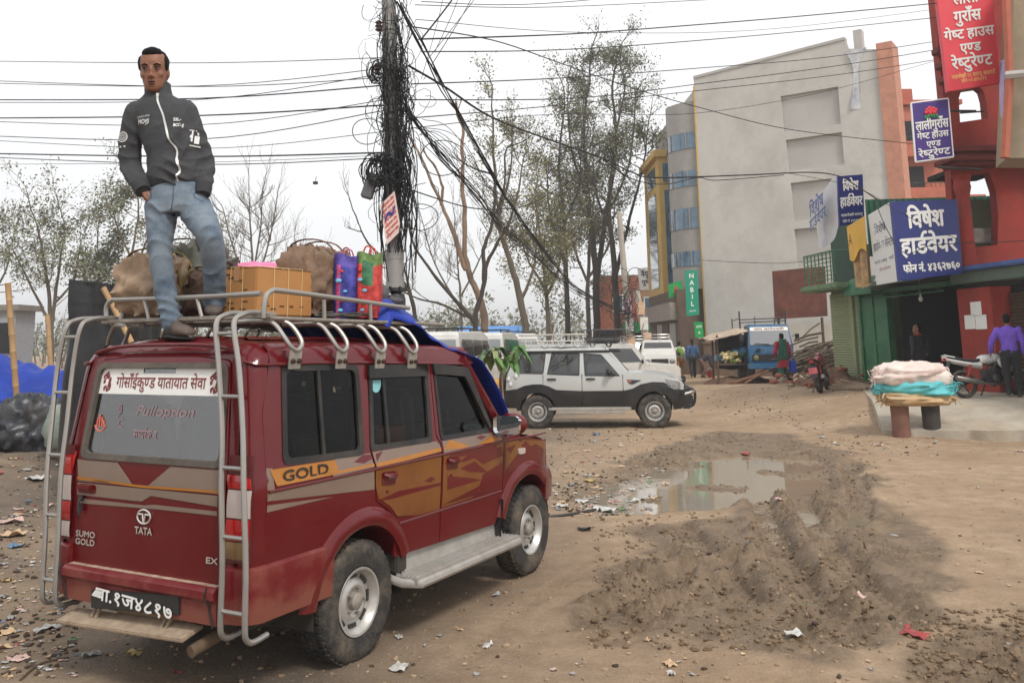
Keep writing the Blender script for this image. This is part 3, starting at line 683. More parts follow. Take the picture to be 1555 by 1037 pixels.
# upper floor with its balcony and corrugated crown
fr = fs_(yS[2], yE); b = MB(); slab(b, fr, -.2, fr[3], 3.6, 5.6, -.3, -.25); relbuild(b, 'upper_wall', grnd, HS, H0, smooth=False)
b = MB(); frb = fs_(yS[2] + .1, yE + .2)
for k in range(7): b.tube([W3(frb, 0, 3.75 + .13 * k, .7), W3(frb, frb[3], 3.75 + .13 * k, .7)], .014, 5)
for k in range(9): b.tube([W3(frb, frb[3] * k / 8, 3.65, .7), W3(frb, frb[3] * k / 8, 4.6, .7)], .02, 5)
b.tube([W3(frb, frb[3], 4.6, .7), W3(frb, frb[3], 4.6, -.2)], .02, 5); b.tube([W3(frb, 0, 4.6, .7), W3(frb, frb[3], 4.6, .7)], .03, 6); relbuild(b, 'balcony_railing', grn, HS, H0)
def corr(p0, p1, z0, z1, par, nm, m, org, pitch=.16):
    p0, p1 = Vector(p0), Vector(p1); d = p1 - p0; L_ = d.length; d.normalize(); nn = Vector((d.y, -d.x, 0)); k = int(L_ / pitch * 4); b = MB()
    b.add([p0 + d * (L_ * i / k) + nn * (.025 * math.sin(i * math.pi / 2)) + Vector((0, 0, z)) - org for z in (z0, z1) for i in range(k + 1)], [(i, i + 1, k + 2 + i, k + 1 + i) for i in range(k)]); return b.build(nm, m, par, smooth=False)
p_, q_ = P(1352, 310, 24.4), P(1500, 300, 24.2); corr((P(1316, 310, 24.8).x, 24.9, 0), (q_.x + 2.5, 24.3, 0), 4.2, P(1400, 298, 24.4).z, HS, 'corrugated_crown', mat('green_corrugated', srgb(40, 110, 80), .5, var=.2, scale=3), H0)
# doorway: dark room, lintel beam, hanging bulb
b = MB(); y0, y1 = yS[4], yS[3]
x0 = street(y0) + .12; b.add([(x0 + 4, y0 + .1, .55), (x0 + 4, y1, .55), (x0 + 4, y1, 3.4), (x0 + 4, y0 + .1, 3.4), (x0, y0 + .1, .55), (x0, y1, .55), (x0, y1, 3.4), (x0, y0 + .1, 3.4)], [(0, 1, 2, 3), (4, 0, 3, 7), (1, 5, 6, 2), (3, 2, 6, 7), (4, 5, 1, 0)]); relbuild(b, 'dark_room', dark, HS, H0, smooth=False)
rnd = random.Random(2); b = MB()
for k in range(5): b.box((x0 + 1.5 + rnd.uniform(0, 2), lerp(y0, y1, rnd.random()), .9 + rnd.random() * .4), (.4, .4, .6 + rnd.random()))
relbuild(b, 'stock', mat('shop_stock', (.035, .03, .028), .8, var=.5), HS, H0, bevel=.02)
fr = fs_(y0, y1); b = MB(); slab(b, fr, 0, fr[3], 3.2, 3.32, .0, .2); b.tube([W3(fr, -.1, 3.05, .35), W3(fr, fr[3] + .1, 3.08, .35)], .022, 6); 
for k in range(4): b.tube([W3(fr, fr[3] * (.1 + .27 * k), 3.05, .35), W3(fr, fr[3] * (.1 + .27 * k), 3.3, .1)], .016, 5)
relbuild(b, 'shutter_rail', grn, HS, H0)
b = MB(); fr = fs_(y0 - .05, y1 + .1)
b.grid(lambda a, t: tuple(W3(fr, a * fr[3], 3.62 - .26 * t, .1 + .75 * t + .02 * math.sin(a * 40))), 40, 3); relbuild(b, 'green_awning', grnd, HS, H0)
bp_ = P(1398, 452, 23.6); bb2 = thing('light_bulb', 'clear light bulb hanging on a wire in the dark doorway', 'bulb', bp_); b = MB(); b.tube([(0, 0, .10), (0, 0, .75)], .006, 5); b.lathe([(.02, .10), (.022, .05), (.05, 0), (.058, -.05), (.035, -.10), (.001, -.11)], 12); b.build('bulb', mat('bulb_glass', (.65, .65, .62), .2), bb2)
# hardware signs
hs, put, g = flat_sign('hardware_sign', 'big blue hardware sign with large white Devanagari letters, lower of two', P(1353, 306, 21.2), P(1453, 303, 21.2), P(1462, 415, 21.2), P(1365, 427, 21.2), blue, .1)
put('विषेश'.replace('वि', 'िव'), .50, .77, .235, .56, whitev, .028); put('हार्डवेयर'.replace('र्ड', 'ड^'), .51, .43, .225, .86, whitev, .028); put('फोन नं. ४३६२७६०', .52, .135, .105, .86, whitev, .035)
wp = [P(1318, 327, 23.4), P(1352.5, 306, 21.25), P(1364.5, 427, 21.25), P(1331, 433, 23.4)]
ws_, put, g = flat_sign('white_sign', 'white hardware board with thin dark letters, set at an angle to the big blue one', *wp, sgnw, .1)
inkb = mat('sign_ink', srgb(40, 45, 80), .6); inkr = mat('sign_ink_red', srgb(150, 60, 90), .6)
put('िवशेष', .46, .74, .12, .5, inkb, .0); put('हाडवेयर सेन~टर'.replace('ड', 'ड^'), .52, .52, .11, .86, inkb, .0); put('का.न.पा. ३, बालाजु काठमाडौं', .5, .31, .045, .82, inkb, .0); put('फोन ०१-४३६२७६०', .5, .20, .045, .5, inkr, .0)
us, put, g = flat_sign('hardware_sign', 'small blue hardware sign with white letters, upper and farther of two', P(1272, 268, 25.6), P(1310, 265, 25.6), P(1313, 339, 25.6), P(1275, 343, 25.6), blue, .1)
put('िवषेश', .5, .80, .20, .62, whitev, .028); put('हाड^वेयर', .5, .48, .20, .88, whitev, .028); put('माछापोखरी बालाजु', .5, .20, .055, .85, whitev, .02); put('फोन नं. ४३६२७६०', .5, .08, .055, .75, whitev, .02)
bt_ = thing('cloth_banner', 'sagging white cloth banner with faded blue letters beside the small blue sign', 'banner', P(1255, 320, 27))
bq = [P(1236, 300, 28.2), P(1272, 262, 25.7), P(1274, 345, 25.7), P(1243, 378, 28.2)]
def ban(a, t):
    p = bq[0].lerp(bq[1], a).lerp(bq[3].lerp(bq[2], a), t) - bt_.location
    return p + Vector((-.9, -.4, 0)) * (.10 * math.sin(math.pi * a) * math.sin(3 * t + 1) + .03 * math.sin(9 * a + 5 * t)) + Vector((0, 0, -.14 * math.sin(math.pi * a)))
b = MB(); b.grid(ban, 18, 14); b.build('cloth', mat('banner_cloth', (.62, .62, .63), .8, var=.08, dirt=srgb(105, 120, 165), dirt_amt=.5, dirt_scale=1.2), bt_)
fad2 = mat('faded_blue_print', srgb(90, 105, 150), .7); n_ = (bq[1] - bq[0]).cross(bq[3] - bq[0]).normalized(); n_ = n_ if n_.dot(O - bq[0]) > 0 else -n_
xd = (bq[1] - bq[0]).normalized(); yd = Vector((0, 0, 1))
for s, t, h, wd in (('िवशेष', .30, .40, 1.5), ('हाड^वेयर', .55, .34, 1.75)): lettering('banner_lettering', s, Vector(ban(.55, t)) + n_ * .25, xd, yd, h, fad2, bt_, width=wd, bold=.03, off=.02, nrm=n_)
ya = thing('yellow_awning', 'ragged yellow plastic awning under the white hardware board', 'awning', P(1305, 370, 24.5)); b = MB(); yq = [P(1290, 345, 25.3), P(1318, 328, 23.5), P(1320, 378, 23.5), P(1295, 395, 25.3)]
b.grid(lambda a, t: yq[0].lerp(yq[1], a).lerp(yq[3].lerp(yq[2], a), t) - ya.location + Vector((-.1, -.05, -.10 * t * math.sin(7 * a)))  , 12, 8); b.build('sheet', mat('yellow_plastic', srgb(220, 170, 45), .5, var=.1, scale=2), ya); lettering('faded_mark', 'A', Vector(yq[0].lerp(yq[1], .45).lerp(yq[3].lerp(yq[2], .45), .55)) - ya.location + Vector((-.35, -.3, 0)), xd, yd, .32, mat('faded_brown', srgb(120, 90, 30), .7), ya, bold=.02)
rg = thing('hanging_rags', 'tan cloth rags hanging below the yellow awning', 'cloth', P(1310, 400, 24.5)); b = MB(); rq = [P(1296, 385, 25.2), P(1320, 372, 23.6), P(1324, 432, 23.6), P(1302, 440, 25.2)]
b.grid(lambda a, t: rq[0].lerp(rq[1], a).lerp(rq[3].lerp(rq[2], a), t) - rg.location + Vector((-.08 * math.sin(a * 14), 0, .05 * math.sin(a * 9))), 16, 8); b.build('cloth', mat('tan_rags', srgb(170, 140, 100), .9, var=.4, scale=4), rg)
# --- red guest house at the right edge ---
RH = thing('guest_house', 'tall red guest house with open arched balconies at the right edge', 'building', (12, 21, 0)); R0 = Vector((12, 21, 0))
y0r = street_pt(1458, 470).y; yP = street_pt(1512, 480).y
zf1, zf1b = P(1480, 420, 21.6).z, P(1480, 438, 21.6).z
fr = fs_(yP, y0r); b = MB(); slab(b, fr, 0, fr[3], .3, zf1b, -2.0, .06); relbuild(b, 'corner_pillar', redp, RH, R0, bevel=.02)
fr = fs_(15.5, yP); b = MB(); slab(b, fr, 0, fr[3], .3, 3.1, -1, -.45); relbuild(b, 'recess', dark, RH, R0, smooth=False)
b = MB(); n_ = 30
b.add([W3(fr, s, lerp(.5, 2.95, k / (2 * n_)), -.40 + (.035 if k % 2 else 0)) for k in range(2 * n_ + 1) for s in (.0, fr[3])], [(2 * k, 2 * k + 1, 2 * k + 3, 2 * k + 2) for k in range(2 * n_)]); relbuild(b, 'roller_shutter', brnsh, RH, R0, smooth=False, fix=False)
fr = fs_(15.5, y0r + .15); b = MB(); slab(b, fr, 0, fr[3], 3.22, 3.5, -.4, .10); relbuild(b, 'awning_beam', mat('grey_green_beam', srgb(88, 104, 92), .8, var=.2), RH, R0, bevel=.02)
b = MB(); slab(b, fr, -.05, fr[3], 3.504, 3.62, -.4, .26); relbuild(b, 'blue_awning', mat('blue_sheet_awning', srgb(70, 95, 150), .6, var=.2, scale=3), RH, R0, bevel=.03)
# first floor: open balcony corner seen end-on; wall faces the camera with openings
YB = 21.7
def cf_(u, v): p = P(u, v, YB); return p.x, p.z
f2 = (Vector((0, YB, 0)), Vector((1, 0, 0)), Vector((0, -1, 0)), 1)
def cam_wall(nm, outline, holes, m, th=.3, d0=0.): return relbuild(MB().panel([cf_(*p) for p in outline], [[cf_(*p) for p in h] for h in holes], .8, lambda s, z, d: Vector((s, YB + d + d0, z)), th=th), nm, m, RH, R0, smooth=False)
cam_wall('first_floor_wall', [(1450, 412), (1700, 395), (1680, 232), (1443, 250)], [[(1478, 376), (1515, 372), (1516, 330), (1512, 290), (1503, 262), (1476, 264), (1472, 285), (1475, 330)]], redp)
cam_wall('second_floor_wall', [(1441, 240), (1690, 222), (1660, -60), (1415, -30)], [[(1458, 186), (1500, 180), (1497, 152), (1493, 138), (1487, 133), (1460, 137), (1456, 150)]], redp)
b = MB()
for nm_, (ua, va, ub, vb), r_ in (('a', (1461, 285, 1473, 405), .16),):
    p0, p1 = P(ub, vb, YB - .30), P(ua, va, YB - .30); b.tube([p0, p1], [r_, r_ * .9], 14); b.tube([p1 - Vector((0, 0, .2)), p1, p1 + Vector((0, 0, .18)), p1 + Vector((0, 0, .3))], [r_ * .95, r_ * 1.25, r_ * 1.05, r_ * 1.5], 14); b.tube([p0, p0 + Vector((0, 0, .25))], r_ * 1.3, 14)
relbuild(b, 'round_column', redp, RH, R0)
for z_, nm_ in ((P(1480, 246, YB).z, 'cornice'), (P(1480, 232, YB).z, 'cornice')):
    b = MB(); b.box((P(1440, 246, YB).x + 2.0, YB - .1, z_), (4.4, .9, .14)); b.box((P(1440, 246, YB).x + 2.05, YB - .1, z_ - .12), (4.2, .7, .1)); relbuild(b, nm_, redd if nm_ else redp, RH, R0, bevel=.02)
for k in range(3): b = MB(); p = P(1430 - 0 * k, 78 + 22 * k, YB - .1); b.box((p.x + .05 * k, YB - .1, p.z), (.35 - .06 * k, .4, .16)); relbuild(b, 'stepped_bracket', redd, RH, R0, bevel=.02)
b = MB(); p = P(1497, 355, YB + .35); b.box((p.x, YB + .4, p.z - .05), (.8, .12, .38)); relbuild(b, 'parapet', mat('raw_concrete', (.22, .20, .18), .9, var=.3), RH, R0, smooth=False)
b = MB()
for v in (172, 192): p0, p1 = P(1458, v, YB + .15), P(1500, v - 3, YB + .15); b.tube([p0, p1], .022, 6)
relbuild(b, 'balcony_rail', blk, RH, R0)
b = MB(); pz = P(1500, 262, YB).z; b.box((P(1500, 262, YB).x, YB + 1.0, pz + .15), (1.3, 1.6, .12)); relbuild(b, 'balcony_soffit', dark, RH, R0, smooth=False)
# neighbour's beige wall over the right edge
NB = thing('beige_building', 'beige concrete building end over the top right corner', 'building', (12.5, 18, 0)); b = MB(); N0 = Vector((12.5, 18, 0))
pA, pB = P(1530, 118, 19.5), P(1533, -40, 19.5); b.add([P(1529, 240, 19.5), P(1535, 115, 19.5), P(1542, -60, 19.5), P(1700, -60, 18), P(1700, 240, 18)] , [(0, 1, 2, 3, 4)]); b.add([p + Vector((.4, 1.2, 0)) for p in (P(1529, 240, 19.5), P(1535, 115, 19.5), P(1542, -60, 19.5), P(1700, -60, 18), P(1700, 240, 18))], [(4, 3, 2, 1, 0)])
i0 = 0; b.f += [[0, 1, 6, 5], [1, 2, 7, 6], [0, 5, 9, 4]]; b.m += [0, 0, 0]; relbuild(b, 'wall', mat('beige_plaster', srgb(160, 146, 122), .9, var=.15, scale=1.5), NB, N0, smooth=False)
b = MB(); pe = [P(1528, 115, 19.3), P(1700, 100, 17.8)]; b.tube(pe, .10, 6); relbuild(b, 'ledge', concd, NB, N0)
b = MB(); b.tube([P(1526, 240, 19.3), P(1533, 118, 19.3), P(1527, -20, 19.3)], .10, 6); relbuild(b, 'corner_trim', orange, NB, N0)
bg_ = thing('hanging_cloth', 'pale violet cloth hanging between the red sign and the beige wall', 'cloth', P(1524, 130, 19.8)); b = MB(); lq = [P(1519, 92, 19.8), P(1529, 90, 19.8), P(1527, 175, 19.8), P(1520, 180, 19.8)]
b.grid(lambda a, t: lq[0].lerp(lq[1], a).lerp(lq[3].lerp(lq[2], a), t) - bg_.location + Vector((0, .06 * math.sin(a * 8 + t * 3), 0)), 8, 8); b.build('cloth', mat('violet_cloth', srgb(170, 160, 190), .9, var=.15), bg_)
# guest house signs
ps, put, g = flat_sign('purple_sign', 'purple guest house sign with a red flower and white letters', P(1384, 157, 20.8), P(1440, 150, 20.8), P(1448, 238, 20.8), P(1391, 246, 20.8), mat('sign_purple', srgb(62, 36, 120), .45, var=.05), .05, sgnw)
put('लालीगुराँस', .5, .60, .16, .88, whitev, .022); put('गेष~ट हाउस', .5, .42, .11, .84, whitev, .022); put('एण~ड', .5, .27, .10, .38, whitev, .022); put('रेष~टुरेण~ट', .5, .12, .12, .84, whitev, .022)
q, xd, yd, n, wq, hq = g; b = MB(); rnd = random.Random(1)
for k in range(11): a = k * .6; b.ball(xd * (.03 * k ** .5 * math.cos(a * 3)) * 1.5 + yd * (hq * .33 + .025 * k ** .5 * math.sin(a * 3)) + n * .02, (.05, .02, .05), 8)
b.build('flower', mat('flower_red', srgb(205, 45, 60), .5), ps); b = MB()
for k in range(5): b.ball(xd * (.07 * (k - 2)) + yd * (hq * .245 - .015 * abs(k - 2)) + n * .018, (.035, .012, .06), 8)
b.build('leaves', mat('leaf_green_print', srgb(40, 120, 70), .5), ps)
b = MB(); b.tube([(.1, .1, -.9), (1.2, .2, -.95)], .03, 6); b.tube([(.1, .1, .5), (1.2, .2, .5)], .03, 6); b.build('bracket', blk, ps)
pn = mat('sign_pink_red', srgb(214, 62, 74), .45, var=.05)
rs, put, g = flat_sign('red_sign', 'tall pink-red guest house sign with white letters at the top right', P(1418, -50, 20.5), P(1503, -60, 20.5), P(1519, 126, 20.5), P(1440, 139, 20.5), pn, .15)
put('लाली', .5, .72, .095, .46, whitev, .025, off=.016); put('गुराँस', .5, .575, .095, .50, whitev, .025, off=.016); put('गेष~ट हाउस', .5, .435, .08, .92, whitev, .025, off=.016); put('एण~ड', .5, .32, .075, .38, whitev, .025, off=.016); put('रेष~टुरेण~ट', .5, .205, .09, .74, whitev, .025, off=.016)
sy = mat('sign_yellow_print', srgb(240, 190, 120), .6); put('माछापोखरी १६, बालाजु, काठमाडौं', .5, .10, .032, .8, sy, .01, off=.016); put('फोन ०१-४३५४३६', .5, .06, .03, .46, sy, .01, off=.016)
# notices pasted on the red pillar
fr = fs_(yP, y0r)
for i, (u, v) in enumerate(((1486, 469), (1477, 489), (1494, 489))):
    p = street_pt(u, v); s_, z = (p - fr[0]).dot(fr[1]), p.z
    b = MB(); b.panel([(s_ - .2, z - .17), (s_ + .2, z - .165), (s_ + .21, z + .17), (s_ - .19, z + .165)], [], .3, lambda s, z, d: W3(fr, s, z, .075 - d), th=.008); o = b.build('paper_notice', whitev, None, smooth=False); tag(o, ('white paper notice pasted topmost on the red pillar', 'white paper notice pasted lower left on the red pillar', 'white paper notice pasted lower right on the red pillar')[i], 'notice', 'notices on the red pillar')
# --- brick shops far down the lane ---
FB = thing('brick_shophouse', 'old orange-brown shophouse with small windows far down the lane', 'building', (8, 66, 0)); b = MB()
b.box((3.5, 3, 3.2), (9, 6, 6.6)); b.build('wall', mat('ochre_brown_plaster', srgb(150, 118, 96), .9, var=.25, scale=1), FB, smooth=False)
b = MB(); b.box((.2, -.12, 4.0), (3, .2, 5.2)); b.build('salmon_bay', mat('dull_brick', srgb(150, 92, 74), .9, var=.25, scale=4), FB, smooth=False)
for x, z, w_, h_ in ((4.6, 4.3, .9, 1.2), (2.6, 4.4, .9, 1.3), (6.6, 4.2, .8, 1.2), (.2, 4.6, .7, 1.3), (-.7, 1.6, 1.2, 2.2), (2.2, 1.4, 1.6, 2.4), (4.8, 1.4, 1.8, 2.4)):
    b = MB(); b.box((x, -.24, z), (w_, .1, h_)); f_ = b.build('window', dark if z < 3 else glb, FB, smooth=False)
    if z > 3:
        b = MB()
        for dx in (-w_ / 2, 0, w_ / 2): b.box((x + dx, -.30, z), (.07, .06, h_ + .1))
        for dz in (-h_ / 2, h_ / 2): b.box((x, -.303, z + dz), (w_ + .1, .06, .07))
        b.build('frame', whitev, f_, smooth=False)
b = MB(); b.box((3.5, 3, 6.6), (9.4, 6.4, .25)); b.build('roof', mat('slab_roof', (.2, .18, .16), .9), FB, smooth=False)
for i, (x, z, w_, h_, c, lb) in enumerate(((1.5, 2.9, 2.0, .8, srgb(30, 120, 70), 'green shop board on the far orange-brown shophouse'), (3.9, 3.4, 1.2, 1.6, srgb(70, 150, 150), 'tall turquoise poster board on the far orange-brown shophouse'), (6.6, 2.9, 1.6, .6, srgb(190, 170, 190), 'pale lilac shop board on the far orange-brown shophouse'))):
    b = MB(); b.box((8 + x, 66 - .4, z), (w_, .1, h_)); o = b.build('shop_board', mat('board_%d' % i, c, .5, var=.15), None, smooth=False); tag(o, lb, 'sign')
fbn, put, g = flat_sign('roof_banner', 'white banner with blue letters and a red edge above the far shophouse', P(968, 408, 62), P(1010, 402, 62), P(1014, 437, 62), P(972, 441, 62), sgnw, .05)
put('न^यू बाला', .45, .72, .26, .7, inkb, .03); put('पुष~टभारी', .45, .36, .2, .7, inkb, .03)
q, xd, yd, n, wq, hq = g; b = MB(); b.add([q[1] + n * .02, q[2] + n * .02, q[2] - xd * .5 + n * .02, q[1] - xd * .8 + n * .02], [(0, 1, 2, 3)]); b.build('red_edge', mat('logo_red', srgb(210, 50, 45)), fbn, fix=False)
cb_ = thing('hanging_banner', 'torn white cloth hanging beneath the far rooftop banner', 'banner', P(1003, 452, 62)); b = MB(); lq = [P(992, 436, 62), P(1012, 432, 62), P(1016, 470, 62), P(1009, 466, 62)]; b.grid(lambda a, t: lq[0].lerp(lq[1], a).lerp(lq[3].lerp(lq[2], a), t) - cb_.location + Vector((0, .1 * math.sin(a * 6 + t * 4), 0)), 6, 6); b.build('cloth', sgnw, cb_)
# --- low building at the far left and roofs beyond the vans ---
LB = thing('grey_house', 'low grey house with flat roof at the far left', 'house', P(5, 528, 48) - Vector((0, 0, 1))); b = MB(); b.box((-2.4, .5, 1.4), (6.4, 2, 3.2)); b.build('wall', mat('blue_grey_plaster', srgb(150, 152, 158), .9, var=.12), LB, smooth=False)
b = MB(); b.box((-2.4, .5, 3.1), (7, 2.6, .3)); b.build('roof', mat('slab_roof', (.2, .18, .16)), LB, smooth=False)
for x in (-1.6, .2): b = MB(); b.box((x, -.55, 1.5), (1, .1, 1.6)); b.build('window', dark, LB, smooth=False)
SB = thing('blue_roofed_shed', 'long low shed with a bright blue sheet roof behind the vans', 'shed', P(745, 520, 62) - Vector((0, 0, 1.7))); b = MB(); b.box((0, 2, 1.1), (4.4, 3, 2.4)); b.build('wall', mat('blue_grey_plaster', srgb(150, 152, 158)), SB, smooth=False)
b = MB(); b.add([(-2.4, .2, 2.3), (2.4, .2, 2.3), (2.4, 2, 2.85), (-2.4, 2, 2.85), (-2.4, 3.8, 2.3), (2.4, 3.8, 2.3)], [(0, 1, 2, 3), (3, 2, 5, 4)]); b.build('roof', mat('bright_blue_sheet', srgb(70, 140, 210), .5, var=.1), SB, smooth=False)
# ---------------- trees ----------------
bark = mat('grey_brown_bark', srgb(92, 82, 70), .95, var=.3, scale=4, bump=.5, bscale=12, stretch=(1, 1, .25))
barkd = mat('dark_bark', srgb(62, 54, 46), .95, var=.3, scale=4, bump=.4, bscale=10, stretch=(1, 1, .25))
barkr = mat('stripped_trunk', srgb(128, 104, 84), .9, var=.4, scale=2, bump=.3, bscale=10, stretch=(1, 1, .2), dirt=srgb(80, 72, 62), dirt_amt=.95, dirt_scale=1.5)
def leafmat(nm, c, v=.35): return mat(nm, c, .7, var=v, scale=.9, spec=.2)
def grow(b, p, d, ln, r, depth, rnd, tips, up=.25, spread=.6, n=5, wig=.18, rmin=.006, kids=(2, 4)):
    # one branch, then its own branches
    k = 4 if depth > 0 else 3; pts = [p]; q = p.copy(); dd = d.normalized()
    for i in range(k):
        dd = (dd + Vector((rnd.gauss(0, wig), rnd.gauss(0, wig), rnd.gauss(0, wig * .7) + up * .25))).normalized(); q = q + dd * (ln / k); pts.append(q.copy())
    b.tube(pts, [max(rmin, lerp(r, r * .5, i / k)) for i in range(k + 1)], max(3, n), cap=False)
    if depth == 0: tips.append((pts, dd)); return
    if depth <= 1: tips.append((pts[1:], dd))
    for j in range(rnd.randint(*kids)):
        t = rnd.uniform(.25, 1.); i = min(k - 1, int(t * k)); base = pts[i].lerp(pts[i + 1], t * k - i); ax = dd.orthogonal().normalized(); ax.rotate(Matrix.Rotation(rnd.uniform(0, 6.28), 3, dd))
        nd = (dd * (1 - spread * .5) + ax * spread + Vector((0, 0, up))).normalized(); grow(b, base, nd, ln * rnd.uniform(.5, .78), r * .5, depth - 1, rnd, tips, up, spread, max(3, n - 1), wig, rmin, kids)
    grow(b, pts[-1], dd, ln * .7, r * .5, depth - 1, rnd, tips, up, spread, max(3, n - 1), wig, rmin, kids)
def leaves(nm, tips, per, size, mats, par, rnd, jit=.25, droop=0.):
    # many single leaf faces strung along the twigs
    r = np.random.RandomState(rnd.randint(0, 10 ** 6)); C = []
    for pts, d in tips:
        for i in range(per):
            t = rnd.random() * (len(pts) - 1); k = int(t); C.append(pts[k].lerp(pts[min(k + 1, len(pts) - 1)], t - k))
    C = np.array(C) + r.normal(0, jit, (len(C), 3)); m = len(C)
    a = r.normal(size=(m, 3)); a /= np.linalg.norm(a, axis=1)[:, None]; a[:, 2] -= droop; b_ = r.normal(size=(m, 3)); b_ -= (b_ * a).sum(1)[:, None] * a / (a * a).sum(1)[:, None]; b_ /= np.linalg.norm(b_, axis=1)[:, None]
    s = (size * r.uniform(.6, 1.4, m))[:, None]
    V = np.stack([C - a * s, C + b_ * s * .45, C + a * s, C - b_ * s * .45], 1).reshape(-1, 3); Fq = np.arange(m * 4).reshape(-1, 4)
    return arrays_mesh(nm, V, Fq, mats, mi=r.randint(0, len(mats), m), parent=par)
def tree(nm, label, loc, limbs, bk, sd, depth=2, tw=(5, .9), leaf=None, group='trees beyond the lot', up=.25, spread=.6, start=.25, tlen=1.6, trad=.045, kids=(2, 4)):
    # limbs: list of ([points], r0, r1) in world space; twigs sprout from them
    t = thing(nm, label, 'tree', loc, 0, group); rnd = random.Random(sd); b = MB(); L0 = Vector(loc); tips = []; tb = MB()
    for j, (pts, r0, r1) in enumerate(limbs):
        sp = spline([Vector(p) - L0 for p in pts], 5); k = len(sp)
        sp = [p + Vector((rnd.gauss(0, r0 * .12), rnd.gauss(0, r0 * .12), 0)) for p in sp]; b.tube(sp, [lerp(r0, r1, i / (k - 1)) * rnd.uniform(.72, .84) for i in range(k)], 9)
        L_ = sum((sp[i + 1] - sp[i]).length for i in range(k - 1))
        for q in range(int(L_ * tw[0] / 5)):
            f = rnd.uniform(start, 1.) ** .8; i = min(k - 2, int(f * (k - 1))); p = sp[i].lerp(sp[i + 1], f * (k - 1) - i); d = (sp[i + 1] - sp[i]).normalized(); ax = d.orthogonal().normalized(); ax.rotate(Matrix.Rotation(rnd.uniform(0, 6.28), 3, d))
            grow(tb, p, (d * .4 + ax * tw[1]).normalized(), tlen * rnd.uniform(.5, 1.2) * (1.15 - .5 * f), trad, depth, rnd, tips, up, spread, 4, kids=kids)
        grow(tb, sp[-1], (sp[-1] - sp[-2]).normalized(), tlen, r1, depth, rnd, tips, up, spread, 4, kids=kids)
    b.add(tb.v, tb.f)
    b.build('trunk', bk, t)
    if leaf: per, size, mats, jit = leaf; leaves('crown', tips, per, size, mats, t, rnd, jit)
    return t
def base(u, v, Y): p = P(u, v, Y); p.z = gz(p.x, p.y) - .1; return p
ol = [leafmat('olive_leaf', srgb(108, 106, 76)), leafmat('grey_green_leaf', srgb(120, 120, 92)), leafmat('dark_olive_leaf', srgb(78, 82, 58))]
oy = [leafmat('yellow_olive_leaf', srgb(132, 126, 78)), leafmat('olive_leaf', srgb(108, 106, 76)), leafmat('grey_green_leaf', srgb(120, 120, 92))]
dg = [leafmat('dull_green_leaf', srgb(84, 94, 66)), leafmat('dark_olive_leaf', srgb(78, 82, 58))]
def PP(*a): return [P(u, v, Y) for u, v, Y in a]
# tall sparse trees at the centre
B1 = base(905, 510, 58); tree('tall_tree', 'tallest sparse olive tree at the centre, its twin stems almost bare below', B1, [([B1] + PP((905, 430, 58), (893, 300, 58), (888, 200, 58), (896, 90, 58)), .34, .06), (PP((904, 440, 58), (920, 330, 58.3), (935, 230, 58.5), (930, 130, 58.5), (938, 85, 58.5)), .24, .05), (PP((893, 300, 58), (868, 230, 57.5), (862, 140, 57.5)), .13, .04), (PP((920, 330, 58), (955, 250, 58), (965, 150, 58)), .13, .04)], barkd, 11, leaf=(7, .085, ol, .26), tw=(7, .9), start=.3, tlen=1.7, trad=.04)
B2 = base(938, 505, 54); tree('tall_tree', 'straight dark-stemmed tree just left of the far concrete pole', B2, [([B2] + PP((935, 430, 54), (925, 330, 54), (930, 240, 54), (950, 130, 54)), .30, .06), (PP((935, 420, 54), (957, 330, 54), (975, 260, 54), (985, 190, 54)), .16, .04), (PP((928, 350, 54), (905, 290, 54), (900, 220, 54)), .13, .04)], barkd, 12, leaf=(6, .085, ol, .26), tw=(6, .9), start=.35, tlen=1.5, trad=.04)
B3 = base(862, 505, 61); tree('tall_tree', 'yellowish leafy tree left of the tallest one', B3, [([B3] + PP((860, 420, 61), (855, 330, 61), (850, 240, 61), (858, 150, 61)), .28, .05), (PP((858, 400, 61), (835, 320, 61), (830, 250, 61)), .15, .04), (PP((856, 340, 61), (880, 280, 61), (882, 180, 61)), .14, .04)], barkd, 13, leaf=(9, .095, oy, .34), tw=(7, .9), start=.12, tlen=1.9, trad=.04)
B4 = base(895, 505, 63); tree('tall_tree', 'dense olive tree filling the gap behind the twin stems', B4, [([B4] + PP((893, 440, 63), (897, 350, 63), (905, 270, 63)), .26, .05), (PP((893, 430, 63), (870, 370, 63), (868, 310, 63)), .15, .04), (PP((895, 420, 63), (925, 370, 63), (935, 300, 63)), .15, .04)], bark, 14, leaf=(9, .10, dg + ol, .36), tw=(7, .9), start=.06, tlen=1.9, trad=.04)
B5 = base(800, 510, 44); tree('leaning_tree', 'leaning thick-trunked tree, thinly leaved, right of the pollarded one', B5, [([B5] + PP((793, 470, 44), (775, 400, 44), (757, 330, 44), (750, 240, 44), (748, 150, 44)), .27, .04), (PP((765, 365, 44), (785, 300, 44), (795, 240, 44)), .12, .03), (PP((757, 330, 44), (775, 260, 44), (778, 200, 44)), .1, .03), (PP((790, 460, 44), (812, 400, 44), (815, 330, 44)), .12, .04)], bark, 15, leaf=(5, .075, oy, .2), tw=(6, .9), start=.3, tlen=1.3, trad=.03)
B6 = base(835, 508, 52); tree('bushy_tree', 'low yellow-green bushy tree behind the parked vans', B6, [([B6] + PP((830, 450, 52), (822, 380, 52), (815, 310, 52)), .2, .04), (PP((830, 450, 52), (850, 400, 52), (852, 340, 52)), .12, .04), (PP((828, 440, 52), (800, 390, 52), (790, 350, 52)), .1, .03)], bark, 16, leaf=(10, .09, oy, .3), tw=(8, .9), start=.05, tlen=1.5, trad=.03)
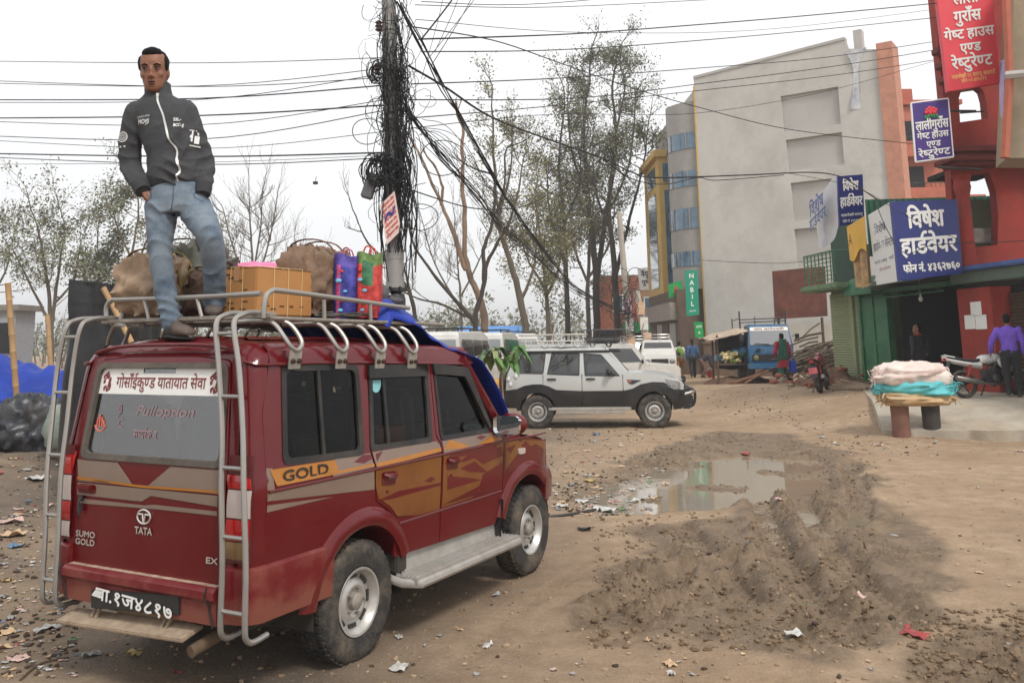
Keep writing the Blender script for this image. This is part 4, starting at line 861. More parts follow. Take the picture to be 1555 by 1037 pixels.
# pollarded brown tree and the dark forked one
C1 = base(738, 510, 40); tree('pollarded_tree', 'pollarded tree with peeling brown limbs cut off short', C1, [([C1] + PP((735, 480, 40), (722, 440, 40), (708, 400, 40), (705, 330, 40), (702, 260, 40), (703, 195, 40)), .25, .08), (PP((707, 410, 40), (690, 360, 40), (670, 310, 40), (640, 240, 40)), .16, .07), (PP((670, 312, 40), (672, 285, 40), (662, 255, 40)), .10, .06)], barkr, 21, depth=1, tw=(1.2, .9), start=.6, tlen=.9, trad=.02, up=.5)
C2 = base(720, 508, 38); tree('forked_tree', 'dark bare tree with long curved forking limbs in front of the pollarded one', C2, [([C2] + PP((722, 490, 38), (733, 440, 38), (740, 400, 38), (760, 360, 38), (772, 340, 38)), .17, .06), (PP((735, 430, 38), (735, 380, 38), (748, 335, 38), (752, 275, 38), (740, 262, 38)), .13, .05), (PP((748, 335, 38), (765, 290, 38), (768, 230, 38), (782, 220, 38)), .08, .03), (PP((722, 490, 38), (700, 465, 38), (665, 425, 38), (630, 375, 38), (618, 330, 38)), .14, .04), (PP((712, 482, 38), (670, 462, 38), (640, 455, 38), (615, 445, 38)), .08, .03)], barkd, 22, depth=2, tw=(3.2, .8), start=.3, tlen=1.2, trad=.022, up=.5, kids=(1, 3))
C3 = base(635, 512, 36); tree('bare_tree', 'slender bare tree just right of the utility pole', C3, [([C3] + PP((630, 480, 36), (622, 440, 36), (612, 400, 36)), .13, .05), (PP((630, 485, 36), (615, 430, 36), (560, 370, 36), (545, 340, 36)), .09, .03)], barkd, 23, depth=2, tw=(4, .8), start=.3, tlen=1.3, trad=.025, up=.45, kids=(1, 3))
C4 = base(700, 508, 62); tree('bare_tree', 'pale bare thicket tree far behind the vans', C4, [([C4] + PP((700, 460, 62), (695, 400, 62), (690, 340, 62)), .13, .04), (PP((700, 470, 62), (660, 400, 62), (640, 330, 62)), .1, .03), (PP((700, 450, 62), (730, 390, 62), (760, 300, 62)), .1, .03)], bark, 24, depth=2, tw=(7, .8), start=.2, tlen=1.8, trad=.03, up=.5)
# left: feathery trees and the bare round-headed one
lg = [leafmat('pale_grey_leaf', srgb(140, 140, 122)), leafmat('dull_green_leaf', srgb(84, 94, 66)), leafmat('grey_green_leaf', srgb(120, 120, 92))]
D1 = base(80, 545, 36); tree('feathery_tree', 'feathery many-stemmed tree at the left edge above the blue tarpaulin', D1, [([D1] + PP((78, 500, 36), (72, 430, 36), (60, 360, 36), (52, 330, 36)), .13, .03), (PP((78, 500, 36), (88, 420, 36), (98, 350, 36)), .11, .03), (PP((76, 490, 36), (50, 440, 36), (25, 390, 36)), .09, .03), (PP((84, 460, 36), (110, 430, 36), (118, 400, 36)), .07, .03)], bark, 31, leaf=(7, .07, lg, .2), tw=(6, .9), start=.2, tlen=1.4, trad=.022)
D2 = base(160, 545, 46); tree('feathery_tree', 'greener feathery tree behind the black covered stack', D2, [([D2] + PP((158, 500, 46), (152, 430, 46), (148, 370, 46)), .13, .04), (PP((157, 480, 46), (175, 420, 46), (180, 375, 46)), .1, .03), (PP((156, 480, 46), (130, 430, 46), (125, 400, 46)), .08, .03)], bark, 32, leaf=(9, .085, dg + lg, .26), tw=(9, .9), start=.1, tlen=1.5, trad=.025)
D3 = base(205, 545, 44); tree('feathery_tree', 'taller feathery tree behind the standing man\'s legs', D3, [([D3] + PP((205, 480, 44), (200, 400, 44), (210, 320, 44), (205, 285, 44)), .14, .03), (PP((203, 420, 44), (225, 360, 44), (245, 330, 44)), .09, .03), (PP((203, 400, 44), (180, 350, 44), (172, 320, 44)), .08, .03), (PP((204, 440, 44), (250, 400, 44), (280, 380, 44)), .08, .03)], bark, 33, leaf=(7, .075, lg, .2), tw=(7, .9), start=.25, tlen=1.5, trad=.024)
D4 = base(384, 545, 52); tree('bare_tree', 'bare fan-shaped tree behind the cardboard carton', D4, [([D4] + PP((384, 470, 52), (383, 400, 52), (380, 330, 52), (378, 290, 52)), .16, .03), (PP((384, 440, 52), (405, 380, 52), (418, 320, 52)), .1, .03), (PP((384, 440, 52), (355, 380, 52), (340, 320, 52)), .1, .03), (PP((384, 420, 52), (395, 350, 52), (398, 300, 52)), .08, .03)], bark, 34, depth=2, tw=(9, .7), start=.25, tlen=1.7, trad=.03, up=.5)
D5 = base(300, 545, 55); tree('feathery_tree', 'low hazy feathery tree between the man and the fan-shaped tree', D5, [([D5] + PP((300, 470, 55), (305, 420, 55), (300, 385, 55)), .13, .04), (PP((300, 460, 55), (330, 410, 55)), .09, .03)], bark, 35, leaf=(7, .09, lg, .28), tw=(9, .9), start=.1, tlen=1.7, trad=.028)
D6 = base(460, 545, 60); tree('bare_tree', 'small bare tree behind the brown backpack', D6, [([D6] + PP((458, 460, 60), (455, 410, 60), (450, 375, 60)), .12, .03), (PP((458, 460, 60), (475, 410, 60)), .08, .03)], bark, 36, depth=2, tw=(9, .8), start=.15, tlen=1.5, trad=.028, up=.45)
D7 = base(-30, 545, 42); tree('feathery_tree', 'feathery tree cut by the left edge of the picture', D7, [([D7] + PP((-30, 470, 42), (-25, 400, 42), (-15, 350, 42)), .13, .03), (PP((-30, 470, 42), (5, 420, 42), (15, 380, 42)), .09, .03)], bark, 37, leaf=(7, .075, lg, .2), tw=(7, .9), start=.2, tlen=1.5, trad=.024)
# distant wood, one mass
rnd = random.Random(77); b = MB(); tips = []
for k in range(120):
    x = rnd.uniform(-95, 16); y = rnd.uniform(85, 150); h = rnd.uniform(3, 6.5) if x < -20 else rnd.uniform(3, 7.5)
    p = Vector((x, y, 0)); grow(b, p, Vector((0, 0, 1)), h * .55, .12, 2, rnd, tips, .3, .7, 4, kids=(2, 4))
wd = b.build('distant_wood', bark, None, fix=False); tag(wd, 'hazy mass of distant trees along the horizon', 'wood', kind='stuff')
o = leaves('foliage', tips, 5, .30, lg, wd, rnd, .5)
# young plant with drooping leaves just beyond the red bonnet
q = G(768, 640); q = P(770, 655, 12.5); q.z = gh(q.x, q.y)
sp_ = thing('sapling', 'young plant with drooping green leaves beyond the red bonnet', 'plant', q); b = MB(); top = P(760, 535, 12.5) - q
st_ = spline([(0, 0, 0), (-.01, 0, top.z * .35), (-.05, 0, top.z * .7), (top.x, 0, top.z)], 4); b.tube(st_, [.014] * 4 + [.011] * (len(st_) - 4), 6)
lv = MB(); rnd = random.Random(4); lm = [mat('fresh_leaf', srgb(84, 120, 62), .5, var=.25, scale=9, spec=.4), mat('yellowing_leaf', srgb(120, 128, 70), .5, var=.2, scale=9)]
for br, (bu, bv) in enumerate(((745, 545), (788, 532), (772, 548), (755, 530))):
    e = P(bu, bv, 12.5 + rnd.uniform(-.2, .2)) - q; b.tube(spline([st_[-3], st_[-3].lerp(e, .6) + Vector((0, 0, .06)), e], 3), .006, 5)
    for k in range(11):
        a = rnd.uniform(0, 6.28); d = Vector((math.cos(a) * .5, math.sin(a) * .5, rnd.uniform(-.9, -.2))).normalized(); L_ = rnd.uniform(.20, .32); s = d.cross(Vector((0, 0, 1))).normalized(); c0 = e + Vector((rnd.gauss(0, .05), rnd.gauss(0, .05), rnd.gauss(0, .03)))
        up_ = Vector((0, 0, .08)); pts = [c0, c0 + d * L_ * .35 + up_, c0 + d * L_ * .7 + up_ * .6, c0 + d * L_]
        ws_ = [.004, .042, .036, .003]; lv.add([p + s * w_ * sg for p, w_ in zip(pts, ws_) for sg in (-1, 1)], [(2 * i, 2 * i + 1, 2 * i + 3, 2 * i + 2) for i in range(3)], 1 if rnd.random() < .25 else 0)
b.build('stem', mat('pale_stem', srgb(150, 120, 100), .8), sp_); lv.build('leaves', lm, sp_, fix=False)
for k, (u, v) in enumerate(((772, 576), (783, 572), (775, 584))):
    p = P(u, v, 12.4); b = MB(); b.ball((0, 0, 0), (.034, .034, .042), 12); b.lathe([(.015, .035), (.014, .06), (.001, .062)], 8); o = b.build('hanging_bottle', mat('dull_white_plastic', (.5, .5, .5), .3), None, p); tag(o, 'small white plastic bottle tied to the sapling stem', 'bottle', 'white bottles tied to the sapling')
# ---------------- utility pole, cables ----------------
cab = mat('black_cable', (.012, .012, .013), .7, var=.2)
cabg = mat('grey_cable', (.05, .05, .052), .7, var=.2)
PB = P(610, 560, 11.0); PB.z = gz(PB.x, PB.y) - .1
PT = P(588, -90, 11.0)
UP = thing('utility_pole', 'steel utility pole choked with black cables behind the red car', 'utility pole', PB)
pd_ = (PT - PB); b = MB(); pm = mat('grey_pole_steel', srgb(150, 148, 145), .6, .2, var=.15, scale=2, dirt=srgb(105, 85, 70), dirt_amt=.5, dirt_scale=2)
zj = (P(606, 390, 11) - PB).z / pd_.z
b.tube([(0, 0, 0), pd_ * zj], .113, 16); b.tube([pd_ * (zj - .005), pd_ * (zj + .012)], .118, 16); b.tube([pd_ * zj, pd_], [.098, .09], 16); b.tube([pd_ * (zj - .08), pd_ * (zj - .072)], .117, 16); b.build('pole', pm, UP)
def on(v): return PB + pd_ * ((P(600, v, 11).z - PB.z) / pd_.z)
for v, dx in ((45, -.12), (110, -.15)):
    b = MB(); p = on(v) - PB + Vector((dx, -.12, 0)); b.lathe([(.02, -.07), (.05, -.05), (.03, -.02), (.05, 0), (.03, .03), (.05, .05), (.02, .08)], 12, M=Matrix.Translation(p)); b.build('insulator', mat('brown_porcelain', (.08, .05, .04), .2, coat=.6), UP)
b = MB(); p = P(562, 283, 10.8) - PB; b.box(p, (.14, .12, .32), rot=Matrix.Rotation(R(18), 4, 'Y')); b.build('junction_box', mat('grey_box', (.09, .09, .09), .6), UP, bevel=.015)
rnd = random.Random(41)
# the tangle hanging on the pole: nobody could count it
b = MB()
def rp(v, spread=.2): return on(v) + Vector((rnd.gauss(.03, spread), rnd.gauss(-.05, .10), 0))
for k in range(115):      # loose verticals
    v0 = rnd.uniform(-30, 230); v1 = v0 + rnd.uniform(60, 260); v1 = min(v1, 385); s = rnd.uniform(.06, .30) * (1 if rnd.random() < .8 else -.6); x0 = abs(s) if s > 0 else s * .7
    pts = []; m = 6; ph = rnd.uniform(0, 6)
    for i in range(m):
        t = i / (m - 1); p = on(lerp(v0, v1, t)); w_ = x0 * (.5 + .5 * math.sin(math.pi * min(1, t * 1.4))) + .02 * math.sin(ph + 5 * t); pts.append(p + Vector((w_ + rnd.gauss(0, .025), -.13 + rnd.gauss(0, .05), 0)))
    b.tube(spline(pts, 3), rnd.choice([.003, .004, .005, .007]), 4, cap=False)
for k in range(88):     # loops of slack
    v = rnd.uniform(0, 330); c = on(v) + Vector((rnd.gauss(.04, .13), -.12 + rnd.gauss(0, .06), 0)); rx, rz = rnd.uniform(.05, .22), rnd.uniform(.07, .30); ph = rnd.uniform(0, 6.28); an = rnd.uniform(2.5, 6.3); tl = rnd.gauss(0, .5)
    pts = [c + Vector((rx * math.cos(ph + an * i / 9) + tl * rz * .4 * math.sin(ph + an * i / 9), .06 * math.sin(3 * i / 9 + ph), rz * math.sin(ph + an * i / 9))) for i in range(10)]
    b.tube(pts, rnd.choice([.003, .0038, .0045]), 4, cap=False)
for k in range(26):      # wraps round the shaft
    v = rnd.uniform(90, 280); p = on(v); r_ = rnd.uniform(.11, .17); b.tube([p + Vector((r_ * math.cos(a), r_ * math.sin(a) - .02, .03 * math.sin(a * .5 + k) + .012 * a * rnd.uniform(-1, 1))) for a in np.linspace(0, 5.8, 12)], rnd.choice([.004, .005]), 4, cap=False)
for cu, cv, r_, n in ((572, 110, .14, 12), (571, 262, .17, 20), (586, 256, .15, 13), (600, 262, .14, 9)):   # coiled spare cable
    c = P(cu, cv, 10.75)
    for k in range(n):
        rr = r_ * rnd.uniform(.75, 1.15); dx, dz, ry = rnd.gauss(0, .035), rnd.gauss(0, .03), rnd.uniform(.75, 1.25); b.tube([c + Vector((dx + rr * .72 * math.cos(a), rnd.uniform(-.04, .04) + .03 * math.sin(a + k), dz + rr * ry * math.sin(a))) for a in np.linspace(0, 6.28, 17)], .006, 4, cap=False)
for k in range(22):      # ends trailing down past the poster
    v0 = rnd.uniform(180, 290); v1 = rnd.uniform(330, 440); dx = rnd.uniform(-.24, .42); p0, p1 = on(v0), on(v1); b.tube(spline([p0 + Vector((dx * .4, -.15, 0)), p0.lerp(p1, .5) + Vector((dx, -.16 + rnd.gauss(0, .05), 0)), p1 + Vector((dx * .8 + rnd.gauss(0, .05), -.14, 0))], 5), rnd.choice([.004, .006, .008]), 4, cap=False)
tag(b.build('cable_tangle', cab, None, fix=False), 'dense tangle of black cables, coils and loops hanging on the utility pole', 'cables', kind='stuff')
# poster
ps_, put, g = flat_sign('pole_poster', 'torn red and white poster wired to the utility pole', P(577, 312, 10.78), P(599, 290, 10.78), P(609, 350, 10.78), P(587, 372, 10.78), mat('poster_white', srgb(215, 190, 180), .7, var=.08), .012)
pr = mat('poster_red', srgb(195, 70, 60), .7, var=.3, scale=12)
for i in range(7): put('सूचना जानकारी' if i % 2 else 'विज्ञापन सेवा', .5, .90 - .125 * i, .07, .8, pr, .02, off=.004)
q, xd, yd, n, wq, hq = g; b = MB(); pp_ = [xd * x * wq + yd * y * hq + n * .008 for x, y in ((-.35, .02), (-.1, .10), (.15, 0), (.4, .12), (.4, .20), (.15, .09), (-.1, .18), (-.35, .10))]; b.add(pp_, [(0, 1, 6, 7), (1, 2, 5, 6), (2, 3, 4, 5)]); b.build('blue_swoosh', mat('poster_blue', srgb(40, 50, 130), .7), ps_, fix=False)
# single overhead wires
def wire(pts, r=.008, m=cab, label=None, group='overhead wires', sag=0.):
    q = [P(u, v, Y) for u, v, Y in pts]; b = MB(); sp = spline(q, 7 if len(q) > 2 else 12); n = len(sp)
    if sag: sp = [p - Vector((0, 0, sag * 4 * (i / (n - 1)) * (1 - i / (n - 1)))) for i, p in enumerate(sp)]
    c = sp[0].copy(); b.tube([p - c for p in sp], r, 5, cap=False); o = b.build('overhead_wire', m, None, c, fix=False); return tag(o, label, 'wire', group)
left = [(93, 96, 88, .006), (122, 132, 118, .0065), (126, 131, 104, .006), (152, 150, 130, .010), (156, 152, 112, .006), (180, 176, 160, .011), (184, 190, 152, .006), (206, 212, 168, .007), (212, 226, 200, .005), (233, 238, 232, .011), (238, 250, 240, .007), (250, 247, 236, .004)]
for a, m_, c, r_ in left: wire([(-40, a, 15), (300, m_, 12.6), (585, c, 11)], r_, label='black wire running from the utility pole to the left edge', group='wires to the left of the pole')
right = [([(640, 3, 11), (825, 6, 12.5), (1100, -20, 16)], .006), ([(630, 8, 11), (850, 11, 13), (1150, -4, 17)], .006), ([(632, 30, 11), (900, 50, 15), (1200, 42, 20), (1560, -5, 24)], .0055), ([(636, 60, 11), (800, 55, 13), (900, 50, 15), (1060, 38, 17), (1250, 22, 19), (1560, -8, 22)], .012), ([(640, 79, 11), (850, 76, 14), (1060, 62, 17), (1300, 40, 20), (1560, 12, 23)], .009),
         ([(625, 128, 11), (850, 119, 14), (1060, 104, 18), (1250, 88, 21), (1430, 62, 24)], .009), ([(620, 152, 11), (880, 149, 15), (1060, 128, 18), (1300, 96, 21), (1560, 52, 24)], .009), ([(620, 180, 11), (840, 161, 15), (1060, 138, 18), (1300, 110, 21), (1560, 68, 24)], .008), ([(615, 196, 11), (840, 174, 15), (1060, 172, 19), (1250, 140, 22), (1430, 90, 24)], .006),
         ([(618, 40, 11), (750, 62, 13), (850, 96, 15), (951, 131, 17), (1060, 163, 19), (1200, 197, 21), (1380, 218, 23.5), (1450, 224, 24)], .010), ([(620, 100, 11), (675, 132, 11.5), (750, 180, 13), (850, 218, 15), (916, 241, 16), (960, 262, 17), (1000, 270, 18), (1133, 266, 20), (1230, 262, 22), (1275, 268, 23), (1300, 282, 23.5), (1345, 312, 22.5)], .016), ([(915, 241, 16), (960, 272, 17), (1010, 280, 18), (1060, 270, 19), (1090, 274, 20), (1190, 266, 21.5)], .010),
         ([(622, 288, 11), (710, 315, 12.5), (766, 317, 13.5), (811, 307, 14.2), (881, 265, 15.5), (911, 243, 16)], .009), ([(1328, 300, 22), (1345, 345, 20.9), (1375, 385, 20.5), (1420, 372, 20.5), (1560, 366, 19)], .010), ([(1190, 262, 21.5), (1300, 285, 22.5), (1380, 330, 20.6), (1460, 366, 20.2)], .007), ([(1060, 395, 44), (1180, 400, 40), (1255, 392, 37)], .012)]
for pts, r_ in right: wire(pts, r_, label='black wire crossing the sky from the utility pole to the right', group='wires to the right of the pole')
up = [([(640, 60, 11), (690, -5, 12), (720, -60, 13)], .012), ([(655, 100, 11), (710, 10, 12.5), (735, -50, 13)], .006), ([(650, 90, 11), (720, 0, 12.5), (750, -50, 13)], .005), ([(660, 80, 11), (695, 0, 12), (700, -50, 13)], .005), ([(640, 120, 11), (668, 20, 12), (680, -50, 13)], .004)]
for pts, r_ in up: wire(pts, r_, label='black wire rising from the utility pole out of the top of the picture', group='wires rising from the pole')
# bundles slanting down to the far pole
def bundle(pts, n, sp, sd, lb):
    rn = random.Random(sd)
    for k in range(n):
        q = [(u + rn.gauss(0, sp) * (1 - .6 * i / len(pts)), v + rn.gauss(0, sp * .7), Y) for i, (u, v, Y) in enumerate(pts)]; wire(q, rn.choice([.005, .007, .010]) * (1 if k else 1.5), label=lb, group=lb.replace('black cable in ', ''))
bundle([(606, 5, 11), (640, 70, 11.8), (675, 135, 13), (705, 190, 14.5), (745, 262, 17), (775, 311, 19.5), (826, 381, 25), (881, 440, 34), (950, 475, 42)], 9, 2.6, 5, 'black cable in the upper bundle slanting to the far pole')
bundle([(618, 165, 11), (640, 195, 11.5), (675, 238, 13), (725, 298, 16), (765, 346, 20), (826, 401, 27), (871, 438, 34), (950, 480, 42)], 10, 4.5, 6, 'black cable in the lower bundle slanting to the far pole')
rn = random.Random(12)
for k in range(7): wire([(rn.uniform(628, 650), rn.uniform(150, 215), 11.2), (rn.uniform(690, 720), rn.uniform(215, 280), 14), (rn.uniform(770, 800), rn.uniform(330, 372), 20), (840, rn.uniform(396, 410), 28)], .005, label='thin stray wire fanning out beside the slanting bundles', group='stray wires beside the bundles')
for cx, cy, r_ in ((673, 240, .30), (640, 330, .22), (560, 200, .22)):
    c = P(cx, cy, 11.6); b = MB(); b.tube([(r_ * math.cos(a), .04 * math.sin(2 * a), r_ * .8 * math.sin(a)) for a in np.linspace(0, 6.28, 25)], .006, 4, cap=False); tag(b.build('cable_loop', cab, None, c, fix=False), {673: 'loose cable loop hung on the lower slanting bundle', 640: 'loose cable loop right of the pole poster', 560: 'loose cable loop left of the pole'}[cx], 'cable loop')
c = P(479, 278, 12); b = MB(); b.box((0, 0, 0), (.06, .05, .035)); b.tube([(0, 0, .02), (.01, 0, .09)], .004, 4); tag(b.build('wire_clip', cabg, None, c), 'small grey clip hanging on a wire left of the pole', 'clip')
# far concrete poles down the lane
cp = mat('pole_concrete', srgb(170, 162, 150), .9, var=.15, scale=2)
def far_pole(label, u0, v0, u1, v1, Y, r0, r1, tangle=0, papers=()):
    p0 = P(u0, v0, Y); p1 = P(u1, v1, Y); t = thing('concrete_pole', label, 'utility pole', p0); b = MB(); b.tube([(0, 0, -.3), p1 - p0], [r0, r1], 10); b.build('pole', cp, t)
    for i, (f, c) in enumerate(papers): b = MB(); q = (p1 - p0) * f; b.box(q + Vector((0, -r0 - .02, 0)), (r0 * 1.9, .02, .6)); b.build('pasted_paper', mat('paper_%d' % int(c[0] * 999), c, .8), t)
    if tangle:
        b = MB(); rn = random.Random(3)
        for k in range(34): c = P(u1 + (u0 - u1) * .45 + rn.gauss(4, 7), rn.uniform(418, 500), Y - .4); rr = rn.uniform(.15, .5); b.tube([c - p0 + Vector((rr * math.cos(a + k), .1 * math.sin(a), rr * 1.2 * math.sin(a + k))) for a in np.linspace(0, rn.uniform(2, 6), 9)], .016, 4, cap=False)
        b.build('cable_coils', cab, t)
    return t
far_pole('tall pale concrete pole with cable coils beyond the silver SUV', 962, 568, 940, 322, 42, .19, .12, 1, ((.18, srgb(205, 170, 140)), (.30, srgb(200, 195, 190)), (.42, srgb(190, 160, 170))))
far_pole('shorter leaning pole covered in pasted paper, right of the tall one', 994, 570, 966, 440, 43, .20, .15, 0, ((.25, srgb(215, 200, 190)), (.42, srgb(205, 150, 160)), (.6, srgb(210, 205, 195)), (.78, srgb(205, 195, 140))))
b = MB()
for u, v in ((930, 335), (946, 340)): p = P(u, v, 42); b.box(p - P(940, 345, 42), (.5, .08, .08))
# ---------------- red people carrier in the foreground ----------------
def HW(z, x=0.):
    h = float(np.interp(z, [.3, .5, .7, .78, .82, 1.15, 1.17, 1.2, 1.3, 1.85, 1.9, 1.96, 2.0, 2.03], [.82, .845, .855, .852, .86, .868, .876, .868, .85, .785, .775, .755, .70, .6]))
    if x > 2.55: h -= .26 * ((x - 2.55) / .55) ** 2
    return h
def RX(z): return float(np.interp(z, [.3, .8, 1.2, 1.32, 1.87, 1.95, 2.0, 2.04], [-.97, -.985, -.988, -.98, -.925, -.90, -.85, -.7]))
CR = .10
SUV = thing('passenger_suv', 'maroon passenger SUV with gold stripes, roof rack and two rear ladders', 'suv', (-1.7138, 6.4332, 0), 1.0717)
def sidefn(off=0., s=-1):
    return lambda x, z, d: (x, s * (HW(z, x) + off - d), z)
def rearfn(off=0.): return lambda y, z, d: (RX(z) - off + d - .02 * (1 - (y / .8) ** 2) * 0, -y, z)     # y counted to the right
def arch(cx, cz, r, a0, a1, n=12): return [(cx + r * math.cos(R(a0 + (a1 - a0) * i / n)), cz + r * math.sin(R(a0 + (a1 - a0) * i / n))) for i in range(n + 1)]
qw = rpoly([(-.735, 1.30), (.01, 1.275), (.02, 1.845), (-.70, 1.86)], .05)
rw = rpoly([(.10, 1.29), (.825, 1.275), (.845, 1.81), (.15, 1.825)], .03)
fw = rpoly([(.955, 1.27), (1.685, 1.265), (1.40, 1.77), (.945, 1.81)], .04)
ARX, ARZ, ARR = .02, .37, .47
FRX = 2.33
quarter = [(-.885, .47), (ARX - .46, .47)] + [p for p in arch(ARX, ARZ, ARR, 168, 43, 14)] + [(.115, .93)] * 0 + [(.385, .80)] * 0
quarter = [(-.885, .47), (ARX - .455, .47)] + arch(ARX, ARZ, ARR, 165, 58, 12) + [(.30, .86), (.14, .955), (.112, 1.15), (.088, 1.30), (.115, 1.58), (.12, 1.875), (-.80, 1.905), (-.885, 1.6), (-.885, 1.0)]
rdoor = [(.15, .955), (.31, .865), (.36, .72), (.375, .555), (.935, .54), (.94, 1.0), (.935, 1.25), (.89, 1.30), (.893, 1.83), (.128, 1.868), (.123, 1.58), (.097, 1.30), (.12, 1.15)]
fdoor = [(.945, .54), (1.78, .52), (1.885, .72), (1.895, 1.0), (1.865, 1.265), (1.72, 1.275), (1.43, 1.79), (.902, 1.828), (.899, 1.31), (.945, 1.25), (.95, 1.0)]
fender = [(1.895, .72), (FRX - .455, .64)] + arch(FRX, ARZ + .03, .455, 140, 8, 12) + [(2.80, .62), (3.02, .60), (3.05, .82), (3.02, 1.02), (2.7, 1.095), (2.2, 1.175), (1.872, 1.265), (1.905, 1.0)]
rcol = MB()
for s in (-1, 1):
    fn = sidefn(0, s)
    rcol.panel(quarter, [qw], .11, fn, th=.02)
    rcol.panel(fender, [], .11, fn, th=.02)
    # cant rail, roof side
    rcol.grid(lambda a, t, s=s: (lerp(-.80, 1.45 + .1 * (1 - t), a), s * HW(lerp(1.865 - .05 * max(0, a - .35), 2.0 - .03 * a, t)), lerp(1.872 - .06 * max(0, a - .05), 2.0 - .05 * a * a, t)), 20, 6)
    # screen pillar
    rcol.tube([(1.38, s * .765, 1.86), (1.55, s * .80, 1.66), (1.78, s * .84, 1.38), (1.95, s * .84, 1.22)], [.05, .042, .042, .05], 6)
    # rear corner
    def corner(a, t, s=s):
        z = lerp(.47, 2.0, t); th = R(90 * a); hw = HW(z); rx = RX(z); cr = CR if z < 1.9 else CR + (z - 1.9) * .6
        return (rx + cr - cr * math.cos(th), s * (hw - cr + cr * math.sin(th)), z)
    rcol.grid(corner, 8, 26)
# roof: crowned, falling to the front
def roof(a, t):
    x = lerp(-.90, 1.52, a); y = lerp(-.76, .76, t); e = 1 - (abs(y) / .76) ** 4
    z = 1.955 + .085 * e * (1 - .25 * a) - .09 * max(0, a - .55) ** 1.5 * 2.2
    if a < .06: z -= (.06 - a) * 1.2
    return (x, y * .96, z - (.02 if a < .02 else 0))
rcol.grid(roof, 30, 16)
for k in range(7):      # pressed ribs along the roof
    y = -.48 + k * .16; rcol.grid(lambda a, t, y=y: (lerp(-.7, 1.2, a), y + (t - .5) * .05, roof((lerp(-.7, 1.2, a) + .9) / 2.42, (y + .76) / 1.52)[2] + .012 * math.sin(math.pi * t) + .001), 16, 3)
# bonnet and cowl
rcol.grid(lambda a, t: (lerp(1.84, 3.0, a), lerp(-1, 1, t) * (HW(1.15, lerp(1.84, 3.0, a)) - .03), 1.255 - .17 * a - .05 * a ** 3 + .045 * math.sin(math.pi * t) + (.02 if abs(t - .5) < .3 else 0)), 14, 14)
rcol.box((3.05, 0, .85), (.06, 1.36, .42))
# tailgate surround sill + roof back edge
rcol.panel([(-.72, .62), (.72, .62), (.74, 1.25), (.66, 1.93), (.40, 2.005), (-.40, 2.005), (-.66, 1.93), (-.74, 1.25)],
           [rpoly([(-.635, .655), (.635, .655), (.665, 1.25), (.60, 1.905), (.30, 1.93), (-.30, 1.93), (-.60, 1.905), (-.665, 1.25)], .05)], .12, rearfn(0), th=.03)
body = rcol.build('body', red, SUV, ang=28)
# gutter line and roof lip
mb = MB()
for s in (-1, 1):
    mb.tube([(-.93, s * .70, 1.895), (-.90, s * .765, 1.88)] + [(x, s * (HW(1.86) + .008), 1.876 - .035 * max(0, x + .3)) for x in (-.84, -.4, 0, .5, 1, 1.42)], .011, 6)
mb.tube([(RX(1.95) - .012, y, 1.945 + .055 * (1 - (y / .66) ** 4)) for y in np.linspace(-.64, .64, 13)], .014, 6)
mb.build('roof_gutter', red, SUV)
